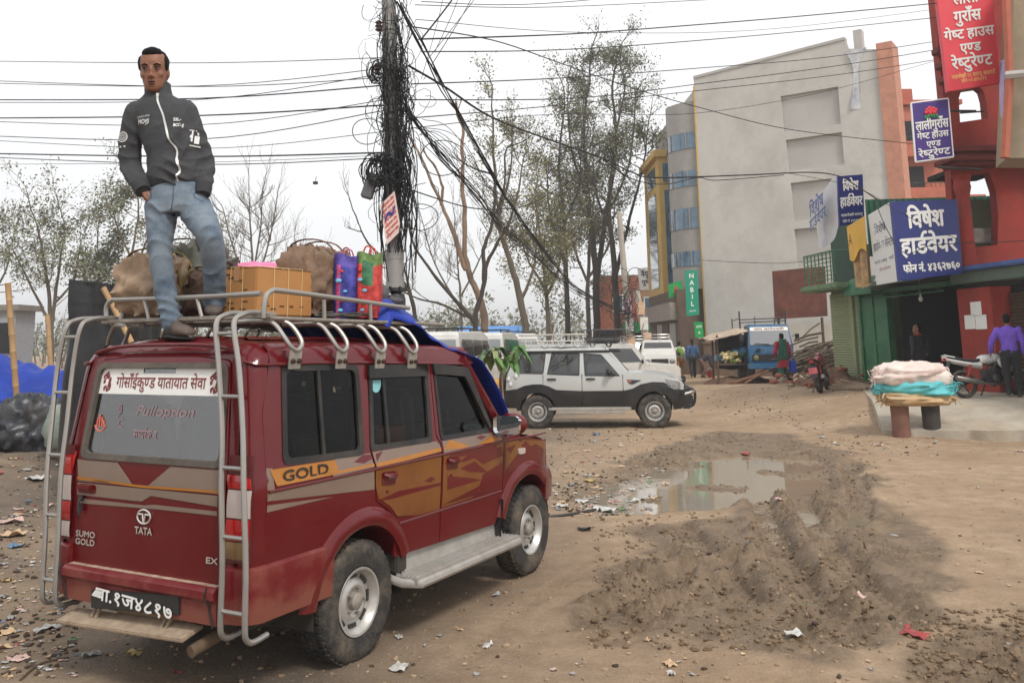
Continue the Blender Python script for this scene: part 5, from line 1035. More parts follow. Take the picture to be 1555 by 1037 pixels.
# doors on the visible side and their twins
for s in (-1, 1):
    for outline, win, hx in ((rdoor, rw, .28), (fdoor, fw, 1.09)):
        d = MB(); d.panel(outline, [win], .10, sidefn(0, s), th=.02); d = d.build('door', red, SUV, ang=28)
        h = MB(); h.panel(rpoly([(hx - .085, 1.045), (hx + .075, 1.035), (hx + .075, 1.125), (hx - .085, 1.135)], .02), [], .1, sidefn(.006, s), th=.01)
        h.tube([(hx - .07, s * (HW(1.1) + .012), 1.115), (hx - .05, s * (HW(1.1) + .03), 1.105), (hx + .04, s * (HW(1.1) + .03), 1.10), (hx + .065, s * (HW(1.1) + .01), 1.11)], [.014, .02, .02, .014], 6)
        h.box((hx - .02, s * (HW(1.0) + .004), 1.0), (.018, .012, .018)); h.build('handle', red, d)
        if hx < 1:
            v = MB(); v.panel(rpoly([(.115, 1.755), (.845, 1.745), (.848, 1.83), (.13, 1.845)], .02), [], .2, sidefn(.025, s), th=.02); v.build('rain_visor', blk, d, ang=60)
        else:
            v = MB(); v.panel(rpoly([(.925, 1.755), (1.36, 1.72), (1.66, 1.29), (1.70, 1.30), (1.42, 1.79), (.925, 1.835)], .02), [], .2, sidefn(.025, s), th=.02); v.build('rain_visor', blk, d, ang=60)
    for nm, win, div in (('w', qw, -.375), ('w', rw, .30), ('w', fw, None)):
        g = MB(); g.panel(win, [], .2, sidefn(-.012, s)); g = g.build('window', cgl, SUV, smooth=True)
        cx, cz = sum(p[0] for p in win) / len(win), sum(p[1] for p in win) / len(win)
        inner = [(cx + (x - cx) * (1 - .03 / .36), cz + (z - cz) * (1 - .028 / .28)) for x, z in win]; outer = [(cx + (x - cx) * 1.03, cz + (z - cz) * 1.03) for x, z in win]
        f = MB(); f.panel(outer, [inner], .12, sidefn(.006, s), th=.03)
        if div is not None: f.panel([(div - .014, 1.29), (div + .014, 1.29), (div + .016, 1.83), (div - .012, 1.83)], [], .2, sidefn(.003, s), th=.02)
        f.build('frame', blk, g, ang=50)
    # crease highlights: raised swage along the waist and the lower door
    c = MB()
    for z0, x0, x1 in ((1.165, -.88, 2.75), (.765, .42, 1.88)):
        c.tube([(x, s * (HW(z0, x) + .001), z0 - .012 * max(0, x - 1.9)) for x in np.linspace(x0, x1, 16)], .009, 6)
    c.build('body_crease', red, SUV)
    # arch flares
    for cx, cz, ri, ro, a0, a1 in ((ARX, ARZ, .45, .575, 175, 22), (FRX, ARZ + .03, .44, .56, 162, 18)):
        fl = MB()
        def flare(a, t, cx=cx, cz=cz, ri=ri, ro=ro, a0=a0, a1=a1, s=s):
            th = R(lerp(a0, a1, a)); r = lerp(ri, ro, t); z = cz + r * math.sin(th); x = cx + r * math.cos(th) * 1.0
            return (x, s * (HW(max(z, .4), x) + .032 * math.sin(math.pi * min(1, .25 + t * .75)) + (.0 if t < .99 else -.012)), z)
        fl.grid(flare, 24, 6); fl.grid(lambda a, t, f=flare, s=s: Vector(f(a, 0)) - Vector((0, s * t * .28, 0)), 24, 2)
        fl.build('wheel_arch', red, SUV, ang=60)
        li = MB(); li.grid(lambda a, t, cx=cx, cz=cz, s=s: (cx + .455 * math.cos(R(lerp(190, -10, a))), s * (.84 - .4 * t), cz + .455 * math.sin(R(lerp(190, -10, a)))), 20, 2); li.build('arch_liner', under, SUV)
    # running board and its bracket, mud flap
    st = MB(); st.box((1.18, s * .90, .40), (1.50, .20, .035)); st.grid(lambda a, t, s=s: (lerp(.43, 1.93, a), s * (.80 + .03 * t), lerp(.55, .41, t)), 4, 4)
    st.tube([(.40, s * .70, .42), (.40, s * .9, .385), (.47, s * 1.0, .375), (1.90, s * 1.0, .375), (1.97, s * .93, .385)], .03, 8)
    for k in range(5): st.box((1.18, s * (.83 + .035 * k), .42), (1.46, .008, .012))
    st.build('running_board', mat('ribbed_aluminium', (.42, .40, .37), .55, .5, var=.1, scale=8, dirt=(.27, .21, .15), dirt_amt=.8, dirt_scale=3), SUV, ang=40)
    mf = MB(); mf.box((FRX - .50, s * .76, .50), (.018, .24, .42), rot=Matrix.Rotation(R(10), 4, 'Y')); mf.build('mud_flap', blk, SUV, bevel=.01); mf = MB(); mf.box((.46, s * .78, .50), (.13, .14, .12)); mf.build('step_bracket', under, SUV, bevel=.01)
# stripes (thin films on the paint)
def film(pl, m, o=.0035, s=-1): MB().panel(pl, [], .1, sidefn(o, s)).build('stripe_decal', m, SUV, ang=60)
for s in (-1, 1):
    film([(-.885, 1.115), (-.83, 1.112), (-.885 + .05, 1.29), (-.885, 1.295)], greyv, s=s)
    film([(-.32, 1.175), (-.285, 1.275), (.082, 1.272), (.105, 1.18)], greyv, s=s)
    film([(-.885, 1.115), (.118, 1.035), (.108, 1.158), (-.885, 1.172 - .012)], greyv, s=s)
    film([(-.885, 1.055), (-.3, 1.052), (-.885, 1.093)], greyv, s=s)
    film(rpoly([(-.86, 1.283), (-.285, 1.272), (-.255, 1.185), (-.815, 1.188)], .01), goldv, .006, s=s)
    film([(-.255, 1.186), (.108, 1.186), (.107, 1.203), (-.26, 1.203)], goldv, .005, s=s)
    film([(-.10, 1.235), (.0, 1.27), (.085, 1.262), (.098, 1.235), (.0, 1.215)], red, .0045, s=s)
    film([(.128, 1.18), (.105, 1.275), (.88, 1.268), (.925, 1.235), (.927, 1.20)], greyv, s=s)
    film([(.122, 1.165), (.13, 1.06), (.165, .97), (.30, .90), (.385, .82), (.66, .78), (.93, .775), (.93, 1.16)], gold2, s=s)
    film([(.13, 1.176), (.14, 1.20), (.93, 1.22), (.93, 1.19), (.5, 1.178)], goldv, .005, s=s)
    film([(.70, 1.005), (.80, 1.025), (.85, 1.005), (.80, .985)], red, .005, s=s)
    film([(.135, 1.26), (.22, 1.27), (.14, 1.21)], red, .005, s=s)
    film([(.13, .955), (.40, .985), (.93, .965), (.93, .945), (.30, .945)], red, .005, s=s)
    film([(.96, .78), (1.4, .785), (1.88, 1.0), (1.885, 1.155), (.96, 1.158)], gold2, s=s)
    film([(.96, 1.175), (1.86, 1.18), (1.855, 1.25), (.96, 1.262)], greyv, s=s)
    for pl in ([(.96, 1.20), (1.06, 1.26), (1.35, 1.185), (1.2, 1.18)], [(1.45, 1.18), (1.7, 1.225), (1.86, 1.19), (1.86, 1.18)]): film(pl, goldv, .005, s=s)
    for pl in ([(.965, 1.10), (1.1, 1.06), (1.42, 1.15), (1.86, 1.13), (1.88, 1.05), (1.55, 1.02), (1.42, 1.085), (1.25, 1.075)],
               [(1.2, 1.03), (1.42, 1.06), (1.62, .95), (1.36, .985)], [(1.02, 1.0), (1.36, .94), (1.52, .905), (1.02, .90)],
               [(1.55, .94), (1.87, 1.0), (1.87, .87), (1.6, .80), (.97, .80), (1.5, .86)]): film(pl, red, .005, s=s)
    for pl in ([(1.45, 1.235), (1.52, 1.25), (1.62, 1.235), (1.53, 1.215)], [(1.68, 1.238), (1.76, 1.245), (1.8, 1.23)]): film(pl, red, .005, s=s)
    film([(1.93, 1.15), (2.25, 1.145), (2.72, 1.08), (2.70, 1.0), (2.5, 1.08), (2.2, 1.06), (1.93, .93)], gold2, s=s)
    for pl in ([(1.94, 1.10), (2.12, 1.12), (2.02, 1.05)], [(2.3, 1.13), (2.42, 1.05), (2.28, 1.04), (2.22, 1.10)]): film(pl, red, .005, s=s)
txt = lettering('gold_lettering', 'GOLD', (-.56, -HW(1.235) - .006, 1.234), (1, 0, -.012), (0, .05, 1), .062, dkv, SUV, width=.40, bold=.035)
# ---- tailgate ----
gate = MB(); gl_out = rpoly([(-.625, 1.30), (.625, 1.30), (.575, 1.885), (-.575, 1.885)], .06)
gate.panel(rpoly([(-.63, .66), (.63, .66), (.66, 1.25), (.595, 1.90), (.30, 1.925), (-.30, 1.925), (-.595, 1.90), (-.66, 1.25)], .045), [gl_out], .12, rearfn(.008), th=.04)
gate = gate.build('tailgate', red, SUV, ang=28)
gw = MB(); gw.panel(gl_out, [], .15, rearfn(-.006)); gw = gw.build('rear_window', rgl, gate)
inn = rpoly([(-.595, 1.33), (.595, 1.33), (.545, 1.857), (-.545, 1.857)], .05); out = rpoly([(-.63, 1.295), (.63, 1.295), (.58, 1.89), (-.58, 1.89)], .065)
f = MB(); f.panel(out, [inn], .12, rearfn(.020), th=.03); f.build('window_seal', mat('dusty_rubber_seal', (.10, .085, .07), .8, var=.3, scale=8), gate, ang=50)
bn = MB(); bn.panel([(-.575, 1.695), (.56, 1.695), (.548, 1.855), (.13, 1.855), (.13, 1.825), (-.16, 1.825), (-.16, 1.855), (-.546, 1.855)], [], .2, rearfn(-.003)); bn = bn.build('banner_decal', mat('white_vinyl', (.78, .78, .75), .5, var=.02), gate)
def rl(name, s, y, z, h, m, width=None, bold=0., par=gate, off=.010, tilt=0., italic=0.):
    zz = Vector((RX(z + .1) - RX(z - .1), 0, .2)).normalized() * -1 * -1
    return lettering(name, s, (RX(z) - off, -y, z), (0, -1, tilt), Vector((RX(z + .1) - RX(z), 0, .1)), h, m, par, width=width, bold=bold, off=0, italic=italic)
rl('banner_lettering', 'गोसाँईकुण~ड यातायात सेवा', .0, 1.772, .072, maroon, .80, .012, off=-.001)
for y in (-.49, .47):    # seated deity emblem, drawn as dabs
    e = MB(); rnd = random.Random(4)
    for k in range(46):
        a = rnd.uniform(0, 6.28); r_ = rnd.uniform(.2, 1) ** .5; yy, zz = y + .04 * r_ * math.cos(a), 1.77 + .065 * r_ * math.sin(a) * (1 if math.sin(a) < 0 else .9)
        w_, h_ = rnd.uniform(.004, .009), rnd.uniform(.006, .016)
        e.add([(RX(zz) + .001, -yy + w_, zz - h_), (RX(zz) + .001, -yy - w_, zz - h_ * .5), (RX(zz) + .001, -yy - w_, zz + h_), (RX(zz) + .001, -yy + w_, zz + h_ * .4)], [(0, 1, 2, 3)])
    e.build('emblem', maroon, gate, fix=False, smooth=False)
fad = mat('faded_pink_vinyl', srgb(150, 120, 125), .6)
rl('faded_lettering', 'Fulloption', .07, 1.60, .062, fad, .50, .01, italic=.25, off=-.004); rl('faded_lettering', 'सम~पर^क न.', -.07, 1.46, .055, fad, .22, .01, off=-.004)
rl('faded_lettering', 'B', -.33, 1.61, .05, fad, None, .02, off=-.004); rl('faded_lettering', 'C', -.31, 1.52, .05, fad, None, .02, off=-.004)
e = MB(); e.tube([(RX(1.57) + .004, .345, 1.545), (RX(1.57) + .004, .315, 1.585)], .004, 4); e.build('faded_mark', fad, gate)
pk = mat('salmon_sticker', srgb(200, 110, 95), .6); e = MB(); zc, yc = 1.50, -.50
e.tube([(RX(zc) + .004, -yc + .05 * math.cos(R(a)), zc + .012 + .05 * math.sin(R(a))) for a in range(195, 346, 15)], .007, 5)
for k, (dy, hh) in enumerate(((-.034, .05), (-.01, .075), (.016, .06), (.036, .04))): e.tube([(RX(zc) + .004, -(yc + dy), zc - .01), (RX(zc) + .004, -(yc + dy * .8), zc - .01 + hh)], .006, 5)
e.build('sticker', pk, gate); rl('sticker_lettering', '५५', -.50, 1.535, .045, pk, .06, .03, off=-.004)
# tailgate stripes and marks
def rfilm(pl, m, o=.012): MB().panel(pl, [], .12, rearfn(o)).build('stripe_decal', m, gate, ang=60)
rfilm([(-.625, 1.155), (.61, 1.155), (.63, 1.285), (.20, 1.285), (.02, 1.165), (-.12, 1.165), (-.27, 1.285), (-.655, 1.285)], greyv)
rfilm([(-.635, 1.165), (-.02, 1.150), (.62, 1.160), (.62, 1.172), (-.05, 1.164), (-.635, 1.182)], goldv, .014)
rfilm([(-.63, 1.07), (-.03, 1.07), (.05, 1.108), (.60, 1.085), (.60, 1.145), (-.63, 1.145)], greyv)
rfilm([(-.62, 1.02), (.12, 1.035), (.60, 1.035), (.60, 1.06), (.08, 1.06), (0, 1.05), (-.62, 1.05)], greyv)
h = MB(); h.panel(rpoly([(-.62, 1.085), (-.45, 1.085), (-.45, 1.14), (-.62, 1.14)], .02), [], .1, rearfn(.016), th=.02); h.box((RX(1.1) - .035, .53, 1.125), (.035, .13, .025)); h = h.build('tailgate_handle', red, gate, bevel=.006)
h = MB(); h.tube([(RX(1.04) - .02, .575, 1.065), (RX(1.04) - .04, .575, 1.03), (RX(1) - .03, .578, .95)], .006, 6); h.lathe([(.001, 0), (.018, .005), (.018, .02), (.001, .025)], 10, M=Matrix.Translation((RX(1.03) - .012, .575, 1.055)) @ Matrix.Rotation(R(-90), 4, 'Y')); h.box((RX(1) - .03, .577, 1.0), (.012, .035, .05)); h.build('lock_and_key', blk, gate)
em = MB(); em.tube([(RX(.985) - .016, .05 * math.cos(R(a)) * 1.15 + .0, .985 + .04 * math.sin(R(a))) for a in range(0, 361, 20)], .0055, 6, cap=False)
em.tube([(RX(.985) - .016, -.045, .997), (RX(.985) - .016, -.012, 1.0), (RX(.985) - .016, 0, .948)], .006, 6); em.tube([(RX(.985) - .016, .045, .997), (RX(.985) - .016, .012, 1.0), (RX(.985) - .016, 0, .948)], .006, 6); em.build('round_emblem', badge, gate)
rl('badge_lettering', 'TATA', .0, .905, .042, badge, .15, .03, off=.016)
rl('badge_lettering', 'SUMO', -.525, .842, .036, badge, .18, .03, off=.016); rl('badge_lettering', 'GOLD', -.525, .795, .036, badge, .18, .03, off=.016); rl('badge_lettering', 'EX', .575, .792, .034, badge, .09, .03, off=.016)
# tail lamps on the corners
for s in (-1, 1):
    tl = None
    for (z0, z1, m) in ((1.19, 1.34 if s > 0 else 1.27, lampr), (1.03, 1.19, lampw), (.91, 1.03, lampr), (.81, .91, lampw if s > 0 else lampa)):
        b = MB()
        def lens(a, t, s=s, z0=z0, z1=z1):
            z = lerp(z0 + .004, z1 - .004, t); th = R(lerp(0, 38, max(0, (a - .45) / .55))); y = HW(z) - CR + CR * math.sin(th)
            if a < .45: y = HW(z) - CR - .085 * (1 - a / .45)
            x = RX(z) + CR - CR * math.cos(th); return (x - .018 * math.cos(th) - .004 * math.sin(math.pi * t), s * (y + .018 * math.sin(th)), z)
        b.grid(lens, 10, 3)
        if tl is None:
            hs = MB(); hs.grid(lambda a, t, l=lens, s=s: tuple(Vector(l(-.03 + a * 1.06, 0)[:2] + (lerp(.795, 1.375, t),)) + Vector((.006, -s * .002, 0))), 10, 3)
            tl = hs.build('tail_lamp', mat('lamp_housing', (.09, .012, .012), .4), SUV)
        b.build('lens', m, tl)
# bumper: end caps, middle beam, plate
bp = MB()
def bump(path, prof, n=1): return [[(p[0] + d[0] * a, p[1] + d[1] * a, z) for a, z in prof] for p, d in path]
prof = [(.0, .78), (.055, .775), (.085, .755), (.09, .70), (.085, .56), (.075, .47), (.0, .455)]
for s in (-1, 1):
    path = []
    for x in (-.30, -.5, -.7, -.82): path.append(((x, s * .80), (0, s * .9)))
    for a in range(15, 91, 15): path.append(((-.86 - .06 * math.sin(R(a)), s * (.80 - .06 + .06 * math.cos(R(a)))), (-math.sin(R(a)), s * math.cos(R(a)))))
    for y in (.70, .66): path.append(((-.93, s * y), (-1, 0)))
    rings = bump(path, prof); bp.loft(rings, closed=True)
mid = [(.0, .665), (.10, .66), (.128, .64), (.13, .60), (.105, .575), (.10, .46), (.0, .45)]
bp.loft([[(-.93 - a, y, z) for a, z in mid] for y in np.linspace(-.655, .655, 10)])
bump_o = bp.build('rear_bumper', mat('bumper_paint', (.135, .004, .008), .36, var=.08, coat=.4, spec=.35, dirt=srgb(140, 95, 75), dirt_amt=.45, dirt_scale=5, dirt_z=(.42, .62)), SUV, ang=40)
dt = MB(); dt.grid(lambda a, t: (-.955 - .07 * t, lerp(-.64, .64, a), .666 - .004 * t), 12, 2); dt.build('dusty_ledge', mat('ledge_dust', srgb(150, 112, 95), .9, var=.35, scale=14, col2=srgb(190, 165, 145)), bump_o)
for y in (-.60, .655):
    cr = MB(); cr.tube([(-1.055, y, .665), (-1.066, y + .01, .62), (-1.04, y - .005, .56), (-1.035, y - .035, .45)], .006, 5); cr.build('bumper_crack', blk, bump_o)
pt = MB(); pt.box((-1.041, .0, .515), (.012, .76, .105), rot=Matrix.Rotation(R(-4), 4, 'X')); pt = pt.build('number_plate', mat('plate_black', (.02, .02, .02), .5), SUV, bevel=.004)
lettering('plate_lettering', 'बा.१ज४८१७', (-1.049, .0, .515), (0, -1, -.055), (0, -.055, 1), .072, whitev, pt, width=.66, bold=.03)
sp = MB(); sp.panel(rpoly([(-.37, .49), (-.30, .485), (-.27, .515), (-.33, .53)], .01), [], .1, lambda y, z, d: (-1.0515, -y, z + .02)); sp.build('paint_smear', whitev, pt)
pk = MB(); pk.box((-1.02, .08, .375), (.16, 1.10, .022), rot=Matrix.Rotation(R(-2), 4, 'X') @ Matrix.Rotation(R(-14), 4, 'Y'))
for y in (-.25, .35): pk.tube([(-.95, y, .47), (-1.0, y, .42), (-1.03, y, .375)], .012, 6); pk.tube([(-.95, y + .04, .47), (-1.0, y + .04, .42), (-1.03, y + .04, .375)], .012, 6)
pk.build('step_board', mat('weathered_step', srgb(150, 132, 112), .9, var=.3, scale=9, bump=.3), SUV, bevel=.006)
ex = MB(); ex.tube([(-.4, -.50, .40), (-.85, -.52, .36), (-1.06, -.50, .315)], .035, 10); ex.build('exhaust_pipe', mat('rusty_exhaust', (.14, .095, .06), .85, .3, var=.3), SUV)
un = MB(); un.box((1.0, 0, .46), (3.7, 1.30, .20)); un.box((-.62, .1, .50), (.55, .8, .22)); un.tube([(0, -.7, .36), (0, .7, .36)], .06, 8); un.tube([(FRX, -.7, .36), (FRX, .7, .36)], .05, 8); un.ball((0, 0, .36), .14); un.build('underbody', under, SUV, bevel=.02)
tk = MB(); tk.box((-.72, 0, .42), (.42, .62, .16)); tk.build('fuel_tank', mat('dusty_tank', srgb(140, 120, 95), .9, var=.2), SUV, bevel=.03)
# cabin
cb = MB()
for x in (-.45, .42, 1.05):
    for y in (-.42, .42): cb.box((x, y, 1.05), (.5, .62, .22)); cb.box((x - .26, y, 1.35), (.16, .60, .62), rot=Matrix.Rotation(R(-10), 4, 'Y')); cb.box((x - .32, y, 1.73), (.10, .3, .16))
cb.build('seats', seatm, SUV, bevel=.05)
cb = MB(); cb.box((.5, 0, .93), (2.7, 1.5, .05)); cb.box((1.72, 0, 1.18), (.3, 1.48, .24)); cb.grid(lambda a, t: (lerp(-.85, 1.45, a), lerp(-.72, .72, t), 1.93 - .1 * max(0, a - .7)), 4, 4); cb.build('cabin_lining', mat('cabin_lining_cloth', (.07, .06, .055), .9), SUV)
cb = MB(); cb.tube([(1.50 + .17 * math.cos(R(a)) * .5, -.40 + .17 * math.sin(R(a)), 1.33 + .17 * math.cos(R(a)) * .85) for a in range(0, 361, 24)], .014, 6, cap=False); cb.build('steering_wheel', blk, SUV)
for (x, y, z, sz, c) in ((.55, -.55, 1.22, (.35, .3, .34), srgb(150, 85, 60)), (-.25, -.5, 1.30, (.3, .25, .2), srgb(70, 60, 55))):
    cb = MB(); cb.box((x, y, z), sz); cb.build('cabin_carton', mat('cabin_carton_%d' % int(x * 100), c, .85), SUV, bevel=.01)
ws = MB(); ws.grid(lambda a, t: (lerp(1.93, 1.47, t) + .05 * math.sin(math.pi * a), lerp(-1, 1, a) * lerp(.80, .73, t), lerp(1.245, 1.87, t)), 8, 4); ws.build('windscreen', cgl, SUV)
stk = MB(); stk.panel([(.13 + .065 * math.cos(R(a)), 1.74 + .085 * math.sin(R(a)) - .0) for a in range(180, 361, 20)], [], .1, sidefn(-.008)); stk = stk.build('window_sticker', mat('pale_blue_sticker', srgb(130, 190, 195), .6), SUV); stk.location.x = .09
# mirrors
for s in (-1, 1):
    m = MB(); m.ball((1.825, s * 1.0, 1.315), (.085, .14, .095), 14, rot=Matrix.Rotation(R(6 * s), 4, 'Z')); m.tube([(1.76, s * .84, 1.27), (1.80, s * .93, 1.28)], .035, 8); m = m.build('mirror', red if s < 0 else blk, SUV)
    g = MB(); g.panel(rrect(-.12, -.075, .12, .075, .045), [], .1, lambda a, c, d, s=s: (1.735 - d, s * 1.0 + a, 1.315 + c), th=.03); g.build('mirror_glass', mat('mirror_silver', (.75, .78, .8), .03, 1., var=.02), m)
m = MB(); m.panel(rpoly([(2.15, 1.03), (2.27, 1.025), (2.27, 1.075), (2.15, 1.08)], .015), [], .1, sidefn(.016), th=.015); m.build('side_indicator', lampw, SUV)
fbm_ = MB(); fbm_.loft([[(x, s_ * 1.0, z) for x, z in ()] for s_ in ()]) if False else None
fbm_.loft([[(p[0] + d[0] * a, p[1] + d[1] * a, z) for a, z in ((0, .83), (.07, .82), (.09, .75), (.08, .58), (0, .56))] for p, d in [((2.66, -.80), (0, -.9)), ((2.85, -.76), (.2, -.9)), ((3.0, -.66), (.6, -.7)), ((3.08, -.5), (1, -.1)), ((3.1, 0), (1, 0)), ((3.08, .5), (1, .1)), ((3.0, .66), (.6, .7)), ((2.85, .76), (.2, .9)), ((2.66, .80), (0, .9))]])
fbm_.build('front_bumper', red, SUV, ang=40)
# wheels
def wheel(parent, x, y, z, r, wd, rimr, s, rubm=rub, stm=steel, holes=8, nm='wheel'):
    M = Matrix.Translation((x, y, z)) @ Matrix.Rotation(R(90 * (-s)), 4, 'X')   # local z points outwards
    if s > 0: M = Matrix.Translation((x, y, z)) @ Matrix.Rotation(R(-90), 4, 'X')
    else: M = Matrix.Translation((x, y, z)) @ Matrix.Rotation(R(90), 4, 'X')
    h = wd / 2
    t = MB(); t.lathe([(rimr, -h), (r * .86, -h * 1.05), (r * .97, -h * .9), (r, -h * .7), (r, h * .7), (r * .97, h * .9), (r * .90, h * 1.04), (r * .8, h * 1.07), (rimr + .012, h * .98), (rimr, h * .8), (rimr * .95, 0)], 44, M=M, cap=False)
    n = 46
    for k in range(n):      # tread blocks
        a = 2 * math.pi * k / n
        for j, zz in enumerate((-.62, -.2, .22, .64)):
            aa = a + (j % 2) * math.pi / n; t.box((r * math.cos(aa), r * math.sin(aa), zz * h), (.014, r * 2 * math.pi / n * .66, h * .34), rot=Matrix.Rotation(aa, 4, 'Z') @ Matrix.Rotation(.25 * (1 if j < 2 else -1), 4, 'X'), M=M)
    w_ = thing(nm, None, None); w_.parent = parent; w_.name = nm
    t.build('tyre', rubm, w_, ang=45)
    m = MB(); m.lathe([(rimr + .004, h * .96), (rimr + .002, h * 1.0), (rimr - .012, h * .98), (rimr - .022, h * .78), (rimr - .035, h * .66), (rimr * .80, h * .40), (rimr * .74, h * .36), (rimr * .66, h * .46), (rimr * .50, h * .66), (rimr * .42, h * .64), (rimr * .36, h * .52), (.001, h * .52)], 40, M=M, cap=False); q = m
    for k in range(holes):
        a = 2 * math.pi * k / holes; q.box((rimr * .735 * math.cos(a), rimr * .735 * math.sin(a), h * .40), (rimr * .10, rimr * (.34 if holes < 10 else .2), .02), mi=1, rot=Matrix.Rotation(a, 4, 'Z'), M=M)
    m.build('rim', [stm, blk], w_, ang=50)
    c = MB(); c.lathe([(rimr * .27, h * .5), (rimr * .26, h * .82), (rimr * .20, h * .92), (.001, h * .94)], 18, M=M, cap=False)
    for k in range(5):
        a = 2 * math.pi * k / 5; c.lathe([(.012, h * .6), (.012, h * .8), (.002, h * .82)], 6, M=M @ Matrix.Translation((rimr * .40 * math.cos(a), rimr * .40 * math.sin(a), 0)))
    c.build('hub', hubm, w_); return w_
for x in (0, 2.425):
    for s in (-1, 1): wheel(SUV, x, s * .745, .36, .365, .21, .205, s)
# ---- roof rack ----
rk = MB(); r1 = .0165
xs0, xs1 = -.76, .72
def tubeline(pts, r=r1, k=4): rk.tube(spline(pts, k), r, 8)
rk.tube([(xs0, .80, 2.155), (xs0, -.72, 2.155)], .013, 6); rk.box((xs0, 0, 2.165), (.04, 1.5, .022))
for y in (-.71, .71): rk.tube([(xs0, y, 2.15), (xs1 + .5, y, 2.13)], .014, 8)
for x in np.linspace(xs0 + .12, xs1 + .4, 9): rk.tube([(x, -.70, 2.14), (x, .70, 2.14)], .011, 6)
for y in (-.45, -.2, .05, .3, .52): rk.tube([(xs0, y, 2.15), (xs1 + .4, y, 2.13)], .009, 6)
rk.build('roof_rack', mat('rack_frame_steel', (.30, .27, .23), .5, .6, var=.25, scale=14, dirt=(.16, .12, .09), dirt_amt=.6), SUV)
rk = MB()
tubeline([(xs0 - .01, .74, 2.15), (xs0 - .01, .755, 2.26), (xs0 - .01, .70, 2.305), (xs0 - .01, .60, 2.307), (xs0 - .01, 0, 2.298), (xs0 - .01, -.66, 2.30)])
tubeline([(-.78, -.70, 2.15), (-.77, -.70, 2.27), (-.72, -.70, 2.315), (-.62, -.70, 2.32), (0, -.70, 2.29), (.50, -.70, 2.262), (.75, -.70, 2.25)])
for x, y in ((-.77, -.14), (-.77, .35)): rk.tube([(x + .0, y - .03, 2.155), (x, y + .03, 2.30)], .012, 8)
for x in (-.22, .28): rk.tube([(x, -.70, 2.14), (x - .01, -.70, 2.28)], .014, 8)
tubeline([(-.70, .70, 2.15), (-.65, .70, 2.27), (-.5, .70, 2.30), (.7, .70, 2.26)])
rk.build('rack_rail', chrome, SUV)
for i, x in enumerate((-.63, -.19, .23, .62)):      # looped feet bolted to the gutter
    for s in (-1, 1):
        rk = MB(); zt = 2.125 - .01 * i; zb = 1.955 - .012 * i; y0 = s * .66
        pts = [(x - .20, y0 * .75, zt + .005), (x - .13, y0, zt + .012), (x - .095, s * .735, zt - .01), (x - .075, s * .80, zt - .09), (x - .05, s * .828, zb + .025), (x, s * .835, zb), (x + .05, s * .828, zb + .03), (x + .062, s * .80, zt - .09), (x + .04, s * .735, zt - .01), (x - .0, y0, zt + .012), (x - .05, y0 * .75, zt + .005)]
        rk.tube(spline(pts, 5), .0145, 8); ft = rk.build('rack_foot', chrome, SUV)
        k = MB(); k.box((x, s * .822, zb - .055), (.105, .012, .115), rot=Matrix.Rotation(R(-7 * s), 4, 'X')); k = k.build('bracket', gal, ft, bevel=.003)
        q = MB()
        for d in (-.028, .028): q.lathe([(.016, 0), (.016, .012), (.008, .014), (.008, .024), (.001, .025)], 8, M=Matrix.Translation((x + d, s * .828, zb - .065)) @ Matrix.Rotation(R(90 * (1 if s < 0 else -1)), 4, 'X'))
        q.build('bolt', mat('rusty_bolt', (.09, .05, .035), .8, .5), k)
# ---- ladders ----
def ladder(ys, sg):
    # ys: list of (z, outer y, inner y) going down
    lb = MB(); rails = []
    for k in (1, 2):
        t = ys[0][k]
        rails.append([(-.60, t * .96, 2.172), (-.78, t * .98, 2.185), (-.90, t, 2.17), (-.965, t, 2.11)] + [(xx, y[k], y[0]) for y, xx in zip(ys[1:], (-.985, -1.02, -1.05, -1.062, -1.065))] + [(-1.05, ys[-1][k], .43), (-1.0, ys[-1][k], .405), (-.88, ys[-1][k] * .985, .41)])
    for r_ in rails: lb.tube(spline(r_, 5), .0165, 8)
    for z in (2.06, 1.70, 1.31, .945, .56):
        def at(rr):
            for p, q in zip(rr[3:-1], rr[4:]):
                if p[2] >= z >= q[2]: return Vector(p).lerp(Vector(q), (p[2] - z) / (p[2] - q[2] + 1e-9))
        lb.tube([at(rails[0]), at(rails[1])], .012, 8)
    lb.build('ladder', chrome, SUV)
ladder([(2.11, .90, .75), (1.85, .93, .77), (1.5, .90, .745), (1.2, .87, .73), (.8, .83, .70), (.5, .82, .69)], 1)
ladder([(2.11, -.645, -.50), (1.85, -.72, -.56), (1.5, -.80, -.64), (1.2, -.85, -.68), (.8, -.895, -.72), (.5, -.905, -.725)], -1)
# ---------------- luggage on the roof rack ----------------
CM = Matrix.Translation((-1.7138, 6.4332, 0)) @ Matrix.Rotation(1.0717, 4, 'Z')
def onrack(x, y, z=2.172): return CM @ Vector((x, y, z))
YAWC = 1.0717
cardb = mat('corrugated_card', srgb(178, 128, 76), .8, var=.08, scale=2, dirt=srgb(160, 100, 45), dirt_amt=.5)
twine = mat('pale_twine', srgb(225, 200, 150), .8)
bx = thing('cardboard_carton', 'brown cardboard carton tied with twine, on the roof rack rear', 'carton', onrack(-.13, -.09), YAWC)
b = MB(); b.box((0, 0, .175), (.56, .36, .325)); b.grid(lambda a, t: (lerp(-.28, .28, a), lerp(-.18, .18, t), .338 + .015 * math.sin(math.pi * a) * math.sin(math.pi * t)), 6, 4); b.build('box', cardb, bx, bevel=.008)
b = MB()
for x in (-.12, .02, .16): b.tube([(x, -.185, .01), (x + .004, -.186, .345), (x, 0, .358), (x, .186, .345), (x, .185, .01)], .002, 5)
for y in (-.06, .05): b.tube([(-.285, y, .01), (-.286, y, .345), (0, y, .36), (.286, y, .345), (.286, y, .01)], .002, 5)
b.build('twine', twine, bx)
